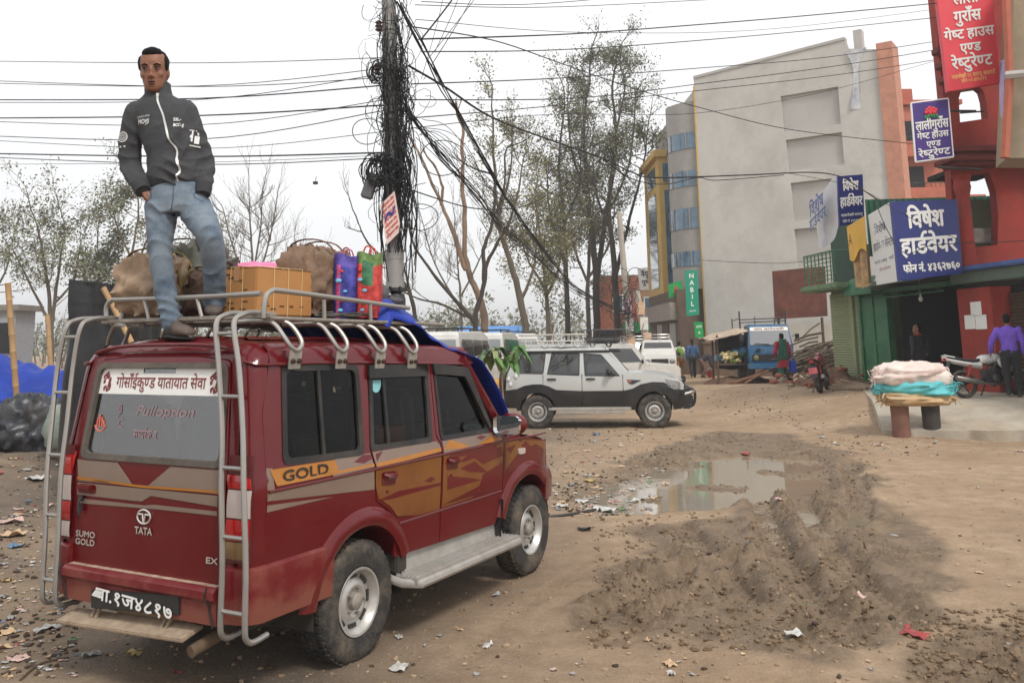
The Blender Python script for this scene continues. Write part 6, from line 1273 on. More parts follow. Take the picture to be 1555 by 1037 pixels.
b = MB(); rnd = random.Random(3); ink = mat('carton_print', srgb(95, 60, 30), .8)
for k in range(16):
    y = rnd.uniform(-.15, .13); z = rnd.uniform(.05, .30); b.box((-.2815, y, z), (.002, rnd.uniform(.02, .06), rnd.uniform(.004, .012)))
for k in range(9):
    x = rnd.uniform(-.23, .18); z = rnd.choice([.06, .08, .10]); b.box((x, -.1815, z), (rnd.uniform(.02, .05), .002, rnd.uniform(.006, .014)))
tag(b.build('printed_marks', ink, bx), kind='stuff')
tp = MB(); tp.box((0, 0, .347), (.565, .05, .003)); tp.box((-.2822, 0, .30), (.002, .05, .10)); tp.build('packing_tape', mat('packing_tape_film', srgb(170, 115, 60), .25, coat=.5), bx)
def duffel(nm, label, x, y, size, col, seed, rz=0, strap=None, z=2.172, amp=.2, group=None):
    t = thing(nm, label, 'bag', onrack(x, y, z), YAWC + rz)
    m = mat(nm + '_cloth_%d' % seed, col, .82, var=.22, scale=6, bump=.6, bscale=16)
    o = lump('bag_body', size, seed, m, amp, 1.5, 3.0, t, n=60, fine=.75); o.location.z = size[2] * .47
    if strap:
        s_ = MB(); sm_ = mat(nm + '_strap_%d' % seed, strap, .7); L_, W_, H_ = size
        for k in (-.22, .2):
            s_.tube(spline([(L_ * k, -W_ * .53, H_ * .1), (L_ * k, -W_ * .55, H_ * .6), (L_ * (k + .02), -W_ * .3, H_ * 1.02), (L_ * k, W_ * .3, H_ * 1.02), (L_ * k, W_ * .54, H_ * .5)], 5), .016, 6, flat=.35)
        s_.tube(spline([(-L_ * .2, -W_ * .56, H_ * .5), (-L_ * .1, -W_ * .62, H_ * .72), (L_ * .1, -W_ * .62, H_ * .72), (L_ * .2, -W_ * .56, H_ * .5)], 4), .014, 6, flat=.5)
        s_.build('strap', sm_, t)
    return t
duffel('duffel_bag', 'tan canvas duffel bag bulging at the left end of the rack', -.50, .60, (.44, .46, .46), srgb(165, 140, 116), 21, .3, srgb(120, 100, 50))
duffel('rucksack', 'grey-green rucksack behind the standing man\'s legs', -.14, .66, (.5, .55, .56), srgb(92, 92, 82), 5, .1, srgb(70, 55, 40))
duffel('holdall', 'dark brown holdall low between the man\'s boots', -.30, .30, (.34, .36, .34), srgb(92, 70, 58), 33, .2, srgb(60, 45, 35))
duffel('pack', 'large brown backpack standing upright right of the carton', .34, -.12, (.42, .46, .55), srgb(122, 98, 80), 12, .25, srgb(95, 62, 40), amp=.2)
duffel('cloth_bundle', 'bright pink cloth bundle showing above the carton', .28, .34, (.36, .66, .46), srgb(225, 130, 170), 8, .2, amp=.05)
# two printed shopping bags and small things in front of them
def printed_bag(nm, label, x, y, w_, h_, d_, cols, seed, rz=0):
    t = thing(nm, label, 'bag', onrack(x, y), YAWC + rz)
    def side(a, u):
        th = 2 * math.pi * a; e = .6; cx, cy = math.cos(th), math.sin(th)
        k = (abs(cx) ** 3.2 + abs(cy) ** 3.2) ** (-1 / 3.2); q = 1 - .22 * u ** 2
        nzv = .006 * mnoise.noise(Vector((a * 9 + seed, u * 5, seed)))
        return (cx * k * d_ / 2 * q + nzv, cy * k * w_ / 2 * (1 + .1 * u) + nzv, u * h_ + .015 * u * math.sin(3 * th))
    m = [mat(nm + '_print_%d_%d' % (seed, i), c, .4, var=.45, scale=11, bump=.25, bscale=10, spec=.3, detail=2, col2=tuple(min(1, x * 1.6 + .05) for x in c)) for i, c in enumerate(cols)]
    b = MB(); nu, nv = 40, 16
    vs = [side(i / nu, j / nv) for j in range(nv + 1) for i in range(nu)]
    for j in range(nv):
        for i in range(nu):
            k = 1 if (16 <= i <= 17) else 0
            if j > nv - 4 and len(cols) > 2: k = 2
            if len(cols) > 3 and 8 <= j <= 13 and (18 <= i <= 23 or i < 12): k = 3
            b.add([vs[j * nu + i], vs[j * nu + (i + 1) % nu], vs[(j + 1) * nu + (i + 1) % nu], vs[(j + 1) * nu + i]], [(0, 1, 2, 3)], k)
    o = b.build('bag_body', m, t); bm = bmesh.new(); bm.from_mesh(o.data); bmesh.ops.remove_doubles(bm, verts=bm.verts, dist=1e-5); bmesh.ops.recalc_face_normals(bm, faces=bm.faces); bm.to_mesh(o.data); bm.free(); o.data.shade_smooth()
    for s in (-1, 1):
        h = MB(); h.tube(spline([(s * d_ * .3, -w_ * .2, h_ * .98), (s * d_ * .25, -w_ * .1, h_ * 1.10), (s * d_ * .25, w_ * .1, h_ * 1.10), (s * d_ * .3, w_ * .2, h_ * .98)], 4), .010, 6, flat=.5); h.build('handle', m[1], t)
    rnd = random.Random(seed)
    for k in range(5):
        u = .12 + .15 * k; p = Vector(side(.5 + rnd.uniform(-.07, .07), u)); p.x -= .008; r_ = rnd.uniform(.014, .024)
        d = MB(); d.lathe([(.001, 0), (r_ * .8, .0), (r_, .006), (.001, .01)], 10, 1 if k % 3 == 1 else 0, M=Matrix.Translation(p) @ Matrix.Rotation(R(-90), 4, 'Y') @ Matrix.Scale(.6, 4, (1, 0, 0)))
        d.build('printed_motif', [mat('motif_pale_blue', srgb(110, 190, 225), .5), mat('motif_red', srgb(200, 50, 45), .5)], t)
    return t
printed_bag('shopping_bag', 'tall violet-blue printed shopping bag beside the brown backpack', .36, -.42, .17, .46, .26, [srgb(40, 40, 130), srgb(170, 60, 110), srgb(70, 55, 140)], 3, .5)
printed_bag('shopping_bag', 'red and green printed shopping bag at the right of the luggage', .44, -.565, .16, .47, .24, [srgb(175, 45, 40), srgb(200, 60, 50), srgb(90, 120, 60), srgb(35, 95, 60)], 7, .35)
can = thing('jerrycan', 'small black oil can with a ridged neck before the utility pole', 'can', onrack(.86, -.50), YAWC)
can.scale = (.8,) * 3
b = MB(); b.lathe([(.085, 0), (.095, .015), (.095, .20), (.08, .24), (.055, .25), (.055, .265), (.10, .27), (.10, .30), (.085, .305), (.001, .305)], 20); b.build('can_body', mat('sooty_metal', (.05, .05, .052), .5, .4, var=.3), can)
b = MB()
for k in range(6): b.box((.095 * math.cos(k * 1.05), .095 * math.sin(k * 1.05), .29), (.03, .02, .05))
b.build('cap_lug', mat('sooty_metal', (.05, .05, .052)), can, bevel=.005)
b = thing('wolf_ornament', 'dark carved animal head with pricked ears behind the blue tarpaulin', 'ornament', onrack(.74, -.43), YAWC - .9)
dm = mat('dark_carving', (.06, .055, .06), .55, var=.4, scale=12)
h = MB(); h.ball((0, 0, .17), (.10, .085, .10), 14); h.ball((.10, 0, .14), (.085, .05, .045), 12); h.ball((-.02, 0, .06), (.09, .09, .10), 12); h.ball((.175, 0, .145), (.018, .02, .016), 8)
for s in (-1, 1): h.tube([(-.01, s * .055, .24), (-.02, s * .06, .28), (-.025, s * .065, .325)], [.038, .025, .004], 8)
h = remeshed(h.build('head', dm, b), .008, 2)
e = MB()
for s in (-1, 1): e.ball((.075, s * .058, .185), (.012, .010, .010), 8)
e.build('eye', mat('carving_eye', (.35, .3, .28), .2), b)
# blue tarpaulin tied down over the front of the rack
bt = mat('blue_tarpaulin', srgb(22, 52, 150), .5, var=.2, scale=3, bump=.35, bscale=10, spec=.3)
btd = mat('tarpaulin_lining', srgb(22, 28, 70), .6, var=.2)
tv = []
prof_x = [(.42, 2.19, .1), (.50, 2.29, .2), (.63, 2.285, .5), (.85, 2.20, 1), (1.02, 2.09, 1), (1.31, 1.95, 1), (1.60, 1.82, 1), (1.78, 1.67, 1), (1.90, 1.545, 1), (2.0, 1.41, 1), (2.08, 1.30, 1), (2.2, 1.26, 1)]
def tarp(a, t):
    f = a * (len(prof_x) - 1); i = min(int(f), len(prof_x) - 2); k = f - i
    x, z, _ = (Vector(prof_x[i]).lerp(Vector(prof_x[i + 1]), k))
    ww = .74 + .11 * sm(.35, .6, a); y = lerp(-ww, ww, t); e = abs(2 * t - 1)
    drop = (.10 + .04 * math.sin(a * 11) + 0) * max(0, (e - .80) / .20) ** 1.2 * (1 - sm(.4, .55, a))
    n_ = mnoise.noise(Vector((a * 7, t * 7, 2))) * .035 + .016 * (1 - 2 * abs(mnoise.noise(Vector((a * 13, t * 9, 5)))))
    return (x + .02 * n_, y * (1 + .03 * n_), z - drop + n_ - (.0 if a > .25 else 0) + .02 * (1 - e * e))
b = MB(); b.grid(tarp, 44, 44)
tpo = b.build('tarpaulin', bt, None); tpo.matrix_world = CM; tag(tpo, 'blue tarpaulin tied over the front of the roof rack and windscreen', 'tarpaulin')
so_ = tpo.modifiers.new('cloth', 'SOLIDIFY'); so_.thickness = .006
rope = MB()
rnd = random.Random(8)
for k in range(7):
    x0 = rnd.uniform(-.25, .1); pts = [(x0 + i * .17, -.62 + rnd.uniform(-.05, .05) + .015 * k, 2.185 + rnd.uniform(-.008, .018)) for i in range(6)]
    rope.tube(spline(pts, 4), .007, 5)
for k in range(3): rope.tube([(-.1 + .3 * k + .04 * math.cos(R(a)), -.62 + .04 * math.sin(R(a)), 2.20) for a in range(0, 361, 30)], .007, 5)
ro = rope.build('tie_rope', mat('dirty_rope', (.10, .095, .085), .9, var=.3)); ro.matrix_world = CM; tag(ro, 'loose bundle of dark rope lying along the right edge of the rack', 'rope')
# ---------------- people ----------------
skin_m = mat('brown_skin', srgb(130, 88, 67), .5, var=.1, scale=9, spec=.4)
hair_m = mat('black_hair', (.006, .005, .005), .75, spec=.2, var=.3, scale=30, bump=.5, bscale=70)
def folds(o, fl):
    # settle the fused surface, then push cloth folds into it: (centre, across, spacing, height, reach)
    dg = bpy.context.evaluated_depsgraph_get(); me = bpy.data.meshes.new_from_object(o.evaluated_get(dg)); o.modifiers.clear(); o.data = me; n = len(me.vertices)
    co = np.empty(n * 3); me.vertices.foreach_get('co', co); co = co.reshape(-1, 3); no = np.empty(n * 3); me.vertex_normals.foreach_get('vector', no); no = no.reshape(-1, 3); d = np.zeros(n)
    for c, ax, wl, am, rd in fl:
        q = co - np.array(c); a = np.array(ax, float); a /= np.linalg.norm(a); w_ = .35 * np.sin(13 * co[:, 0] + 9 * co[:, 2] + 60 * c[0]) + .3 * np.sin(19 * co[:, 1] - 11 * co[:, 0]); s_ = np.sin(np.pi * (q @ a / (wl * 1.35) + w_ * 1.2))
        g = .55 + .45 * np.sin(7 * co[:, 0] + 23 * co[:, 1] + 5 * co[:, 2] + 90 * c[2]) * np.sin(17 * co[:, 0] - 6 * co[:, 2] + 40 * c[0])
        d += 1.9 * am * g * (1 - 2 * np.abs(s_) ** .7) * np.exp(-((q ** 2).sum(1)) / rd ** 2)
    me.vertices.foreach_set('co', (co + no * d[:, None]).ravel()); me.update(); me.shade_smooth(); return o
def limb(b, pts, rs, n=14, flat=1.):
    b.tube(spline(pts, 4), [float(np.interp(i / 4, range(len(rs)), rs)) for i in range((len(pts) - 1) * 4 + 1)], n, flat=flat)
    b.ball(pts[0], rs[0] * .98, 12); b.ball(pts[-1], rs[-1] * .98, 12)
def ringloft(b, rings, n=20):
    # rings: (cx, cy, z, rx, ry)
    b.loft([[(cx + rx * math.cos(2 * math.pi * j / n), cy + ry * math.sin(2 * math.pi * j / n), z) for j in range(n)] for cx, cy, z, rx, ry in rings])
def boot(b, heel, toe, w_=.05, h=.11):
    h0, t0 = Vector(heel), Vector(toe); d = (t0 - h0); L_ = d.length; d.normalize(); s = Vector((-d.y, d.x, 0))
    rings = []
    for u, ww, top in ((-.12, .6, .75), (-.05, .85, 1.), (.15, .95, 1.05), (.35, .95, .95), (.55, 1.05, .66), (.78, 1.08, .52), (.95, .9, .42), (1.06, .55, .28)):
        c = h0 + d * L_ * u; r_ = []
        for a in range(0, 360, 30):
            x, z = math.cos(R(a)), math.sin(R(a)); r_.append(c + s * (w_ * ww * x) + Vector((0, 0, h * top * .5 * (1 + max(-.93, z * 1.05)))))
        rings.append(r_)
    b.loft(rings)
MO = P(262, 517, 5.8)
man = thing('person', 'man in grey zip jacket and faded jeans standing on the roof rack', 'person', MO)
def head(b, c, rot, s=1., face=True):
    # sculpted head; local -y is the face
    M = Matrix.Translation(c) @ rot @ Matrix.Scale(s, 4)
    def bl(p, r, n=14): b.ball(p, r, n, M=M)
    rg = []
    for z, hw, yf, yb in ((-.122, .016, -.066, -.036), (-.112, .034, -.082, -.015), (-.09, .049, -.087, .03), (-.06, .059, -.086, .062), (-.025, .066, -.085, .085), (.02, .0725, -.087, .102), (.055, .0765, -.089, .110), (.09, .071, -.079, .102), (.12, .053, -.052, .078), (.138, .022, -.01, .04)):
        cy, ry = (yf + yb) / 2, (yb - yf) / 2; rg.append([(1.05 * hw * math.copysign(abs(math.cos(a)) ** .85, math.cos(a)), cy + ry * math.copysign(abs(math.sin(a)) ** .85, math.sin(a)), z) for a in np.linspace(0, 2 * math.pi, 25)[:-1]])
    b.loft(rg, M=M); bl((0, -.05, -.095), (.03, .034, .022))
    for q in (-1, 1):
        bl((q * .040, -.066, -.022), (.022, .014, .020)); bl((q * .032, -.080, .030), (.026, .012, .009)); bl((q * .074, .014, -.002), (.010, .022, .030)); bl((q * .013, -.092, -.038), (.010, .011, .008), 10)
    bl((0, -.088, -.004), (.010, .013, .032), 10); bl((0, -.097, -.032), (.012, .016, .012), 10)
    bl((0, -.080, -.064), (.024, .014, .008), 10); bl((0, -.078, -.080), (.022, .017, .009), 10)
    return M
# body: head, neck, hands and what the clothes cover, one surface
HR = Matrix.Rotation(R(9), 4, 'Z') @ Matrix.Rotation(R(-4), 4, 'Y') @ Matrix.Rotation(R(6), 4, 'X')
HCn = Vector((-.195, -.03, 1.785))
b = MB(); HM = head(b, HCn, HR, 1.15)
limb(b, [(-.175, .02, 1.56), (-.185, .015, 1.72)], [.065, .062])
ringloft(b, [(-.01, 0, .95, .15, .09), (-.07, 0, 1.2, .15, .09), (-.13, 0, 1.45, .18, .09), (-.165, 0, 1.6, .09, .07)])
for sx, el, wr, hd in (((-.33, .02, 1.53), (-.355, .06, 1.2), (-.225, -.055, .985), (-.15, -.03, .90)), ((.0, .03, 1.53), (.125, .08, 1.2), (.17, -.03, .99), (.12, -.02, .88))):
    limb(b, [sx, el, wr], [.05, .042, .030])
    w3, h3 = Vector(wr), Vector(hd); d = (h3 - w3).normalized(); sd_ = Vector((.3, 1, 0)).normalized()
    limb(b, [w3, w3.lerp(h3, .6)], [.030, .038])
    for k in range(4): limb(b, [w3.lerp(h3, .5) + sd_ * (k - 1.5) * .019, h3 + sd_ * (k - 1.5) * .02 + Vector((0, 0, .008 * abs(k - 1.5))), h3 + d * (.045 - .008 * abs(k - 1.3)) + sd_ * (k - 1.5) * .018], [.012, .011, .008], 8)
    limb(b, [w3.lerp(h3, .3) - sd_ * .03, w3.lerp(h3, .8) - sd_ * .055, h3 - sd_ * .05 + d * .01], [.014, .012, .009], 8)
for pts in ([(-.09, 0, .92), (-.09, -.02, .58), (-.02, 0, .12)], [(.09, 0, .92), (.25, -.06, .67), (.2, .2, .24)]): limb(b, pts, [.08, .055, .04])
body = remeshed(b.build('body', skin_m, man), .0075, 4)
hb = MB()
for p, r_ in (((0, .022, .062), (.083, .098, .088)), ((0, .05, .01), (.078, .070, .075)), ((0, -.035, .112), (.058, .05, .034)), ((.066, -.015, .05), (.02, .035, .05)), ((-.066, -.015, .05), (.02, .035, .05))): hb.ball(p, r_, 16, M=HM)
remeshed(hb.build('hair', hair_m, man), .009, 2, ((.03, .012),))
e = MB()
for q in (-1, 1): e.ball((q * .033, -.085, .010), (.013, .008, .0055), 10, M=HM)
e.build('eyes', mat('eye_white', (.22, .18, .16), .6), body)
e = MB()
for q in (-1, 1):
    e.ball((q * .033 - .002, -.0925, .010), (.0058, .003, .0050), 8, M=HM); e.tube([HM @ Vector((q * .016, -.091, .030)), HM @ Vector((q * .034, -.096, .036)), HM @ Vector((q * .054, -.084, .030))], [.004, .0055, .003], 6)
    e.tube([HM @ Vector((q * .020, -.090, .0165)), HM @ Vector((q * .034, -.0955, .018)), HM @ Vector((q * .047, -.086, .014))], .002, 5)
e.build('brows', hair_m, body)
e = MB(); e.ball((0, -.092, -.064), (.023, .008, .0055), 10, M=HM); e.ball((0, -.090, -.0775), (.020, .009, .0065), 10, M=HM); e.build('lips', mat('lips_tone', srgb(105, 62, 54), .5), body)
e = MB(); e.ball((0, -.097, -.0705), (.017, .004, .0018), 8, M=HM); e.build('mouth_line', mat('mouth_dark', (.03, .01, .01), .6), body)
# jacket
jk = mat('charcoal_fleece', srgb(62, 63, 66), .9, var=.18, scale=60, bump=.3, bscale=160, stretch=(1, 1, 1))
b = MB(); ringloft(b, [(-.035, 0, 1.0, .150, .108), (-.035, 0, 1.03, .162, .118), (-.04, -.005, 1.07, .182, .125), (-.05, 0, 1.2, .176, .122), (-.085, 0, 1.35, .192, .125), (-.125, .005, 1.48, .205, .122), (-.145, .01, 1.555, .20, .108), (-.16, .01, 1.605, .145, .09), (-.175, .012, 1.64, .092, .082), (-.185, .01, 1.70, .086, .082), (-.187, .01, 1.728, .088, .085)], 28)
limb(b, [(-.315, .015, 1.525), (-.355, .03, 1.38), (-.362, .055, 1.19), (-.30, .0, 1.08), (-.225, -.065, .995)], [.084, .078, .074, .066, .050], 18)
limb(b, [(.005, .02, 1.53), (.065, .035, 1.38), (.128, .07, 1.19), (.155, .02, 1.08), (.172, -.03, .985)], [.084, .076, .074, .066, .050], 18)
jacket = folds(remeshed(b.build('jacket', jk, man), .009, 5), [((-.37, .04, 1.21), (.35, 0, 1), .058, .011, .12), ((.13, .05, 1.2), (-.4, 0, 1), .058, .011, .12), ((-.28, -.03, 1.07), (.6, 0, .8), .05, .009, .08), ((.17, 0, 1.07), (-.1, 0, 1), .05, .009, .08),
    ((-.05, -.1, 1.07), (.12, 0, 1), .07, .010, .17), ((-.22, -.1, 1.40), (.75, 0, .65), .085, .008, .13), ((.04, -.1, 1.40), (-.75, 0, .65), .085, .008, .13), ((-.10, -.12, 1.24), (.45, 0, .9), .10, .008, .13), ((.06, -.12, 1.22), (-.5, 0, .9), .09, .009, .11), ((-.37, .0, 1.38), (.5, 0, .8), .09, .006, .1), ((.09, 0, 1.36), (-.5, 0, .8), .09, .006, .1)])
for a, d, r_ in (((-.25, -.045, 1.025), (-.205, -.085, .965), .054), ((.168, -.02, 1.02), (.173, -.05, .945), .054)):
    cf = MB(); cf.tube([a, Vector(a).lerp(Vector(d), .5), d], [r_, r_ * 1.02, r_ * .92], 16); cf.build('cuff', mat('rib_knit', srgb(52, 53, 56), .95, var=.2, scale=90), jacket)
def stick(o, off=.004):
    s_ = o.modifiers.new('onto', 'SHRINKWRAP'); s_.target = jacket; s_.wrap_method = 'PROJECT'; s_.use_project_x = False; s_.use_project_y = True; s_.use_positive_direction = True; s_.use_negative_direction = True; s_.offset = off; s_.project_limit = .3; return o
wht = mat('white_embroidery', (.72, .72, .72), .7, var=.05)
zp = spline([(-.145, 0, 1.63), (-.14, 0, 1.58), (-.085, 0, 1.46), (-.055, 0, 1.35), (-.03, 0, 1.29), (.008, 0, 1.24), (.015, 0, 1.17), (.036, 0, 1.10), (.02, 0, 1.05), (.032, 0, 1.0)], 5)
b = MB(); b.add([(p.x + s * .0065, -.25, p.z) for p in zp for s in (-1, 1)], [(2 * i, 2 * i + 1, 2 * i + 3, 2 * i + 2) for i in range(len(zp) - 1)])
stick(b.build('zip', mat('zip_metal', (.62, .62, .6), .4, .5), jacket, fix=False), .005)
b = MB(); b.box((-.147, -.085, 1.615), (.012, .012, .03)); b.build('zip_pull', badge, jacket, bevel=.003)
def jtext(s, x, z, h, wd, b_=.02, tilt=0.): return stick(lettering('jacket_lettering', s, (x, -.25, z), (1, 0, tilt), (-tilt, 0, 1), h, wht, jacket, width=wd, bold=b_), .006)
jtext('MOVS', -.225, 1.435, .030, .085, .04, -.04); jtext('CONING·ROLL', -.228, 1.468, .014, .10, .0, .08); jtext('SIL-', .0, 1.445, .022, .05, .03); jtext('BCC-J', .008, 1.405, .022, .058, .04)
b = MB(); b.add([(x, -.25, z) for x, z in ((-.215, 1.408), (-.19, 1.415), (-.19, 1.419), (-.215, 1.412))], [(0, 1, 2, 3)]); stick(b.build('embroidery_line', wht, jacket, fix=False), .006)
b = MB(); cx, cz = -.385, 1.345
for r0, r1, n in ((.036, .030, 24), (.024, .021, 20)):
    b.add([(cx + r * math.cos(2 * math.pi * i / n), -.25, cz + r * math.sin(2 * math.pi * i / n)) for i in range(n) for r in (r0, r1)], [(2 * i, 2 * i + 1, (2 * i + 3) % (2 * n), (2 * i + 2) % (2 * n)) for i in range(n)])
for k in range(8):
    a = k * math.pi / 4; b.add([(cx + .0185 * math.cos(a + d), -.25, cz + .0185 * math.sin(a + d)) for d in (0, .25)] + [(cx + .006 * math.cos(a + d), -.25, cz + .006 * math.sin(a + d)) for d in (.4, 0)], [(0, 1, 2, 3)])
b.add([(cx - .022, -.25, 1.275), (cx + .022, -.25, 1.277), (cx + .022, -.25, 1.287), (cx - .022, -.25, 1.285)], [(0, 1, 2, 3)])
stick(b.build('sleeve_badge', wht, jacket, fix=False), .005)
b = MB()
for x0, z0, x1, z1 in ((.07, 1.375, .11, 1.382), (.085, 1.30, .093, 1.375), (.098, 1.29, .122, 1.345), (.078, 1.325, .085, 1.345), (.08, 1.268, .13, 1.276), (.11, 1.35, .118, 1.37)): b.add([(x0, -.25, z0), (x1, -.25, z0), (x1, -.25, z1), (x0, -.25, z1)], [(0, 1, 2, 3)])
stick(b.build('sleeve_print', wht, jacket, fix=False), .005)
b = MB(); b.add([(x, -.25, z) for x, z in ((-.19, 1.19), (-.165, 1.255), (-.160, 1.255), (-.185, 1.19))], [(0, 1, 2, 3)]); stick(b.build('pocket_seam', mat('seam_dark', (.02, .02, .022), .9), jacket, fix=False), .004)
# trousers
dn = mat('faded_denim', srgb(78, 98, 120), .85, var=.3, scale=4, bump=.25, bscale=120, col2=srgb(138, 152, 164), dirt=srgb(95, 92, 88), dirt_amt=.5, dirt_scale=4)
b = MB(); ringloft(b, [(-.02, .0, .82, .17, .115), (-.015, .0, .88, .212, .125), (-.012, 0, .93, .205, .122), (-.02, 0, 1.0, .165, .108), (-.025, 0, 1.05, .150, .10)], 24)
limb(b, [(-.115, 0, .88), (-.108, -.01, .76), (-.098, -.03, .58), (-.07, .0, .36), (-.035, .01, .20), (-.018, .01, .125)], [.112, .098, .077, .071, .073, .074], 18)
limb(b, [(.095, 0, .88), (.17, -.045, .77), (.245, -.10, .665), (.245, .02, .48), (.215, .14, .32), (.195, .2, .245)], [.115, .104, .086, .076, .074, .080], 18)
trousers = folds(remeshed(b.build('jeans', dn, man), .009, 4), [((-.08, -.1, .84), (.75, 0, .65), .06, .007, .10), ((.06, -.1, .84), (-.75, 0, .65), .06, .008, .10), ((-.1, -.08, .58), (.25, 0, 1), .065, .008, .11), ((-.03, 0, .17), (.15, 0, 1), .052, .013, .10), ((-.07, 0, .32), (.3, 0, 1), .08, .007, .1),
    ((.24, -.1, .68), (-.5, 0, .85), .065, .009, .12), ((.23, .04, .45), (-.3, .2, 1), .075, .008, .12), ((.2, .17, .27), (.1, 0, 1), .052, .012, .1), ((-.11, -.1, .74), (.9, 0, .35), .10, .005, .13), ((.14, -.08, .78), (-.7, 0, .7), .08, .006, .12)])
b = MB(); sk = mat('denim_seam', srgb(62, 78, 98), .9)
def tstick(pts, nm):
    q = MB(); p_ = spline(pts, 5); q.add([(p.x + s * .003, -.3, p.z) for p in p_ for s in (-1, 1)], [(2 * i, 2 * i + 1, 2 * i + 3, 2 * i + 2) for i in range(len(p_) - 1)])
    o = stick(q.build(nm, sk, trousers, fix=False), .003); o.modifiers['onto'].target = trousers
tstick([(.0, 0, .99), (.005, 0, .9), (-.01, 0, .80)], 'fly_seam'); tstick([(-.185, 0, .985), (-.15, 0, .93), (-.20, 0, .885)], 'pocket_seam'); tstick([(.145, 0, .985), (.13, 0, .93), (.19, 0, .89)], 'pocket_seam')
bm_ = mat('grey_brown_boot', srgb(84, 74, 70), .75, var=.25, scale=14, dirt=srgb(130, 110, 90), dirt_amt=.4); sole = mat('boot_sole', (.02, .02, .02), .8)
for heel, toe in (((-.035, .05, .005), (.15, -.11, .005)), ((.18, .26, .140), (.235, .06, .140))):
    b = MB(); boot(b, Vector(heel) + Vector((0, 0, .018)), Vector(toe) + Vector((0, 0, .018)), .054, .135); sh = b.build('boot', bm_, man, ang=70)
    b = MB(); boot(b, Vector(heel), Vector(toe), .053, .035); b.build('sole', sole, sh)
    b = MB(); h0, t0 = Vector(heel), Vector(toe); d = (t0 - h0); sd_ = Vector((-d.y, d.x, 0)).normalized()
    for k in range(4):
        c = h0 + d * (.38 + .10 * k) + Vector((0, 0, .120 - .016 * k)); b.tube([c - sd_ * .032 - Vector((0, 0, .012)), c + Vector((0, 0, .006)), c + sd_ * .032 - Vector((0, 0, .012))], .0042, 5)
    b.build('laces', mat('pale_lace', (.45, .42, .38), .8), sh)
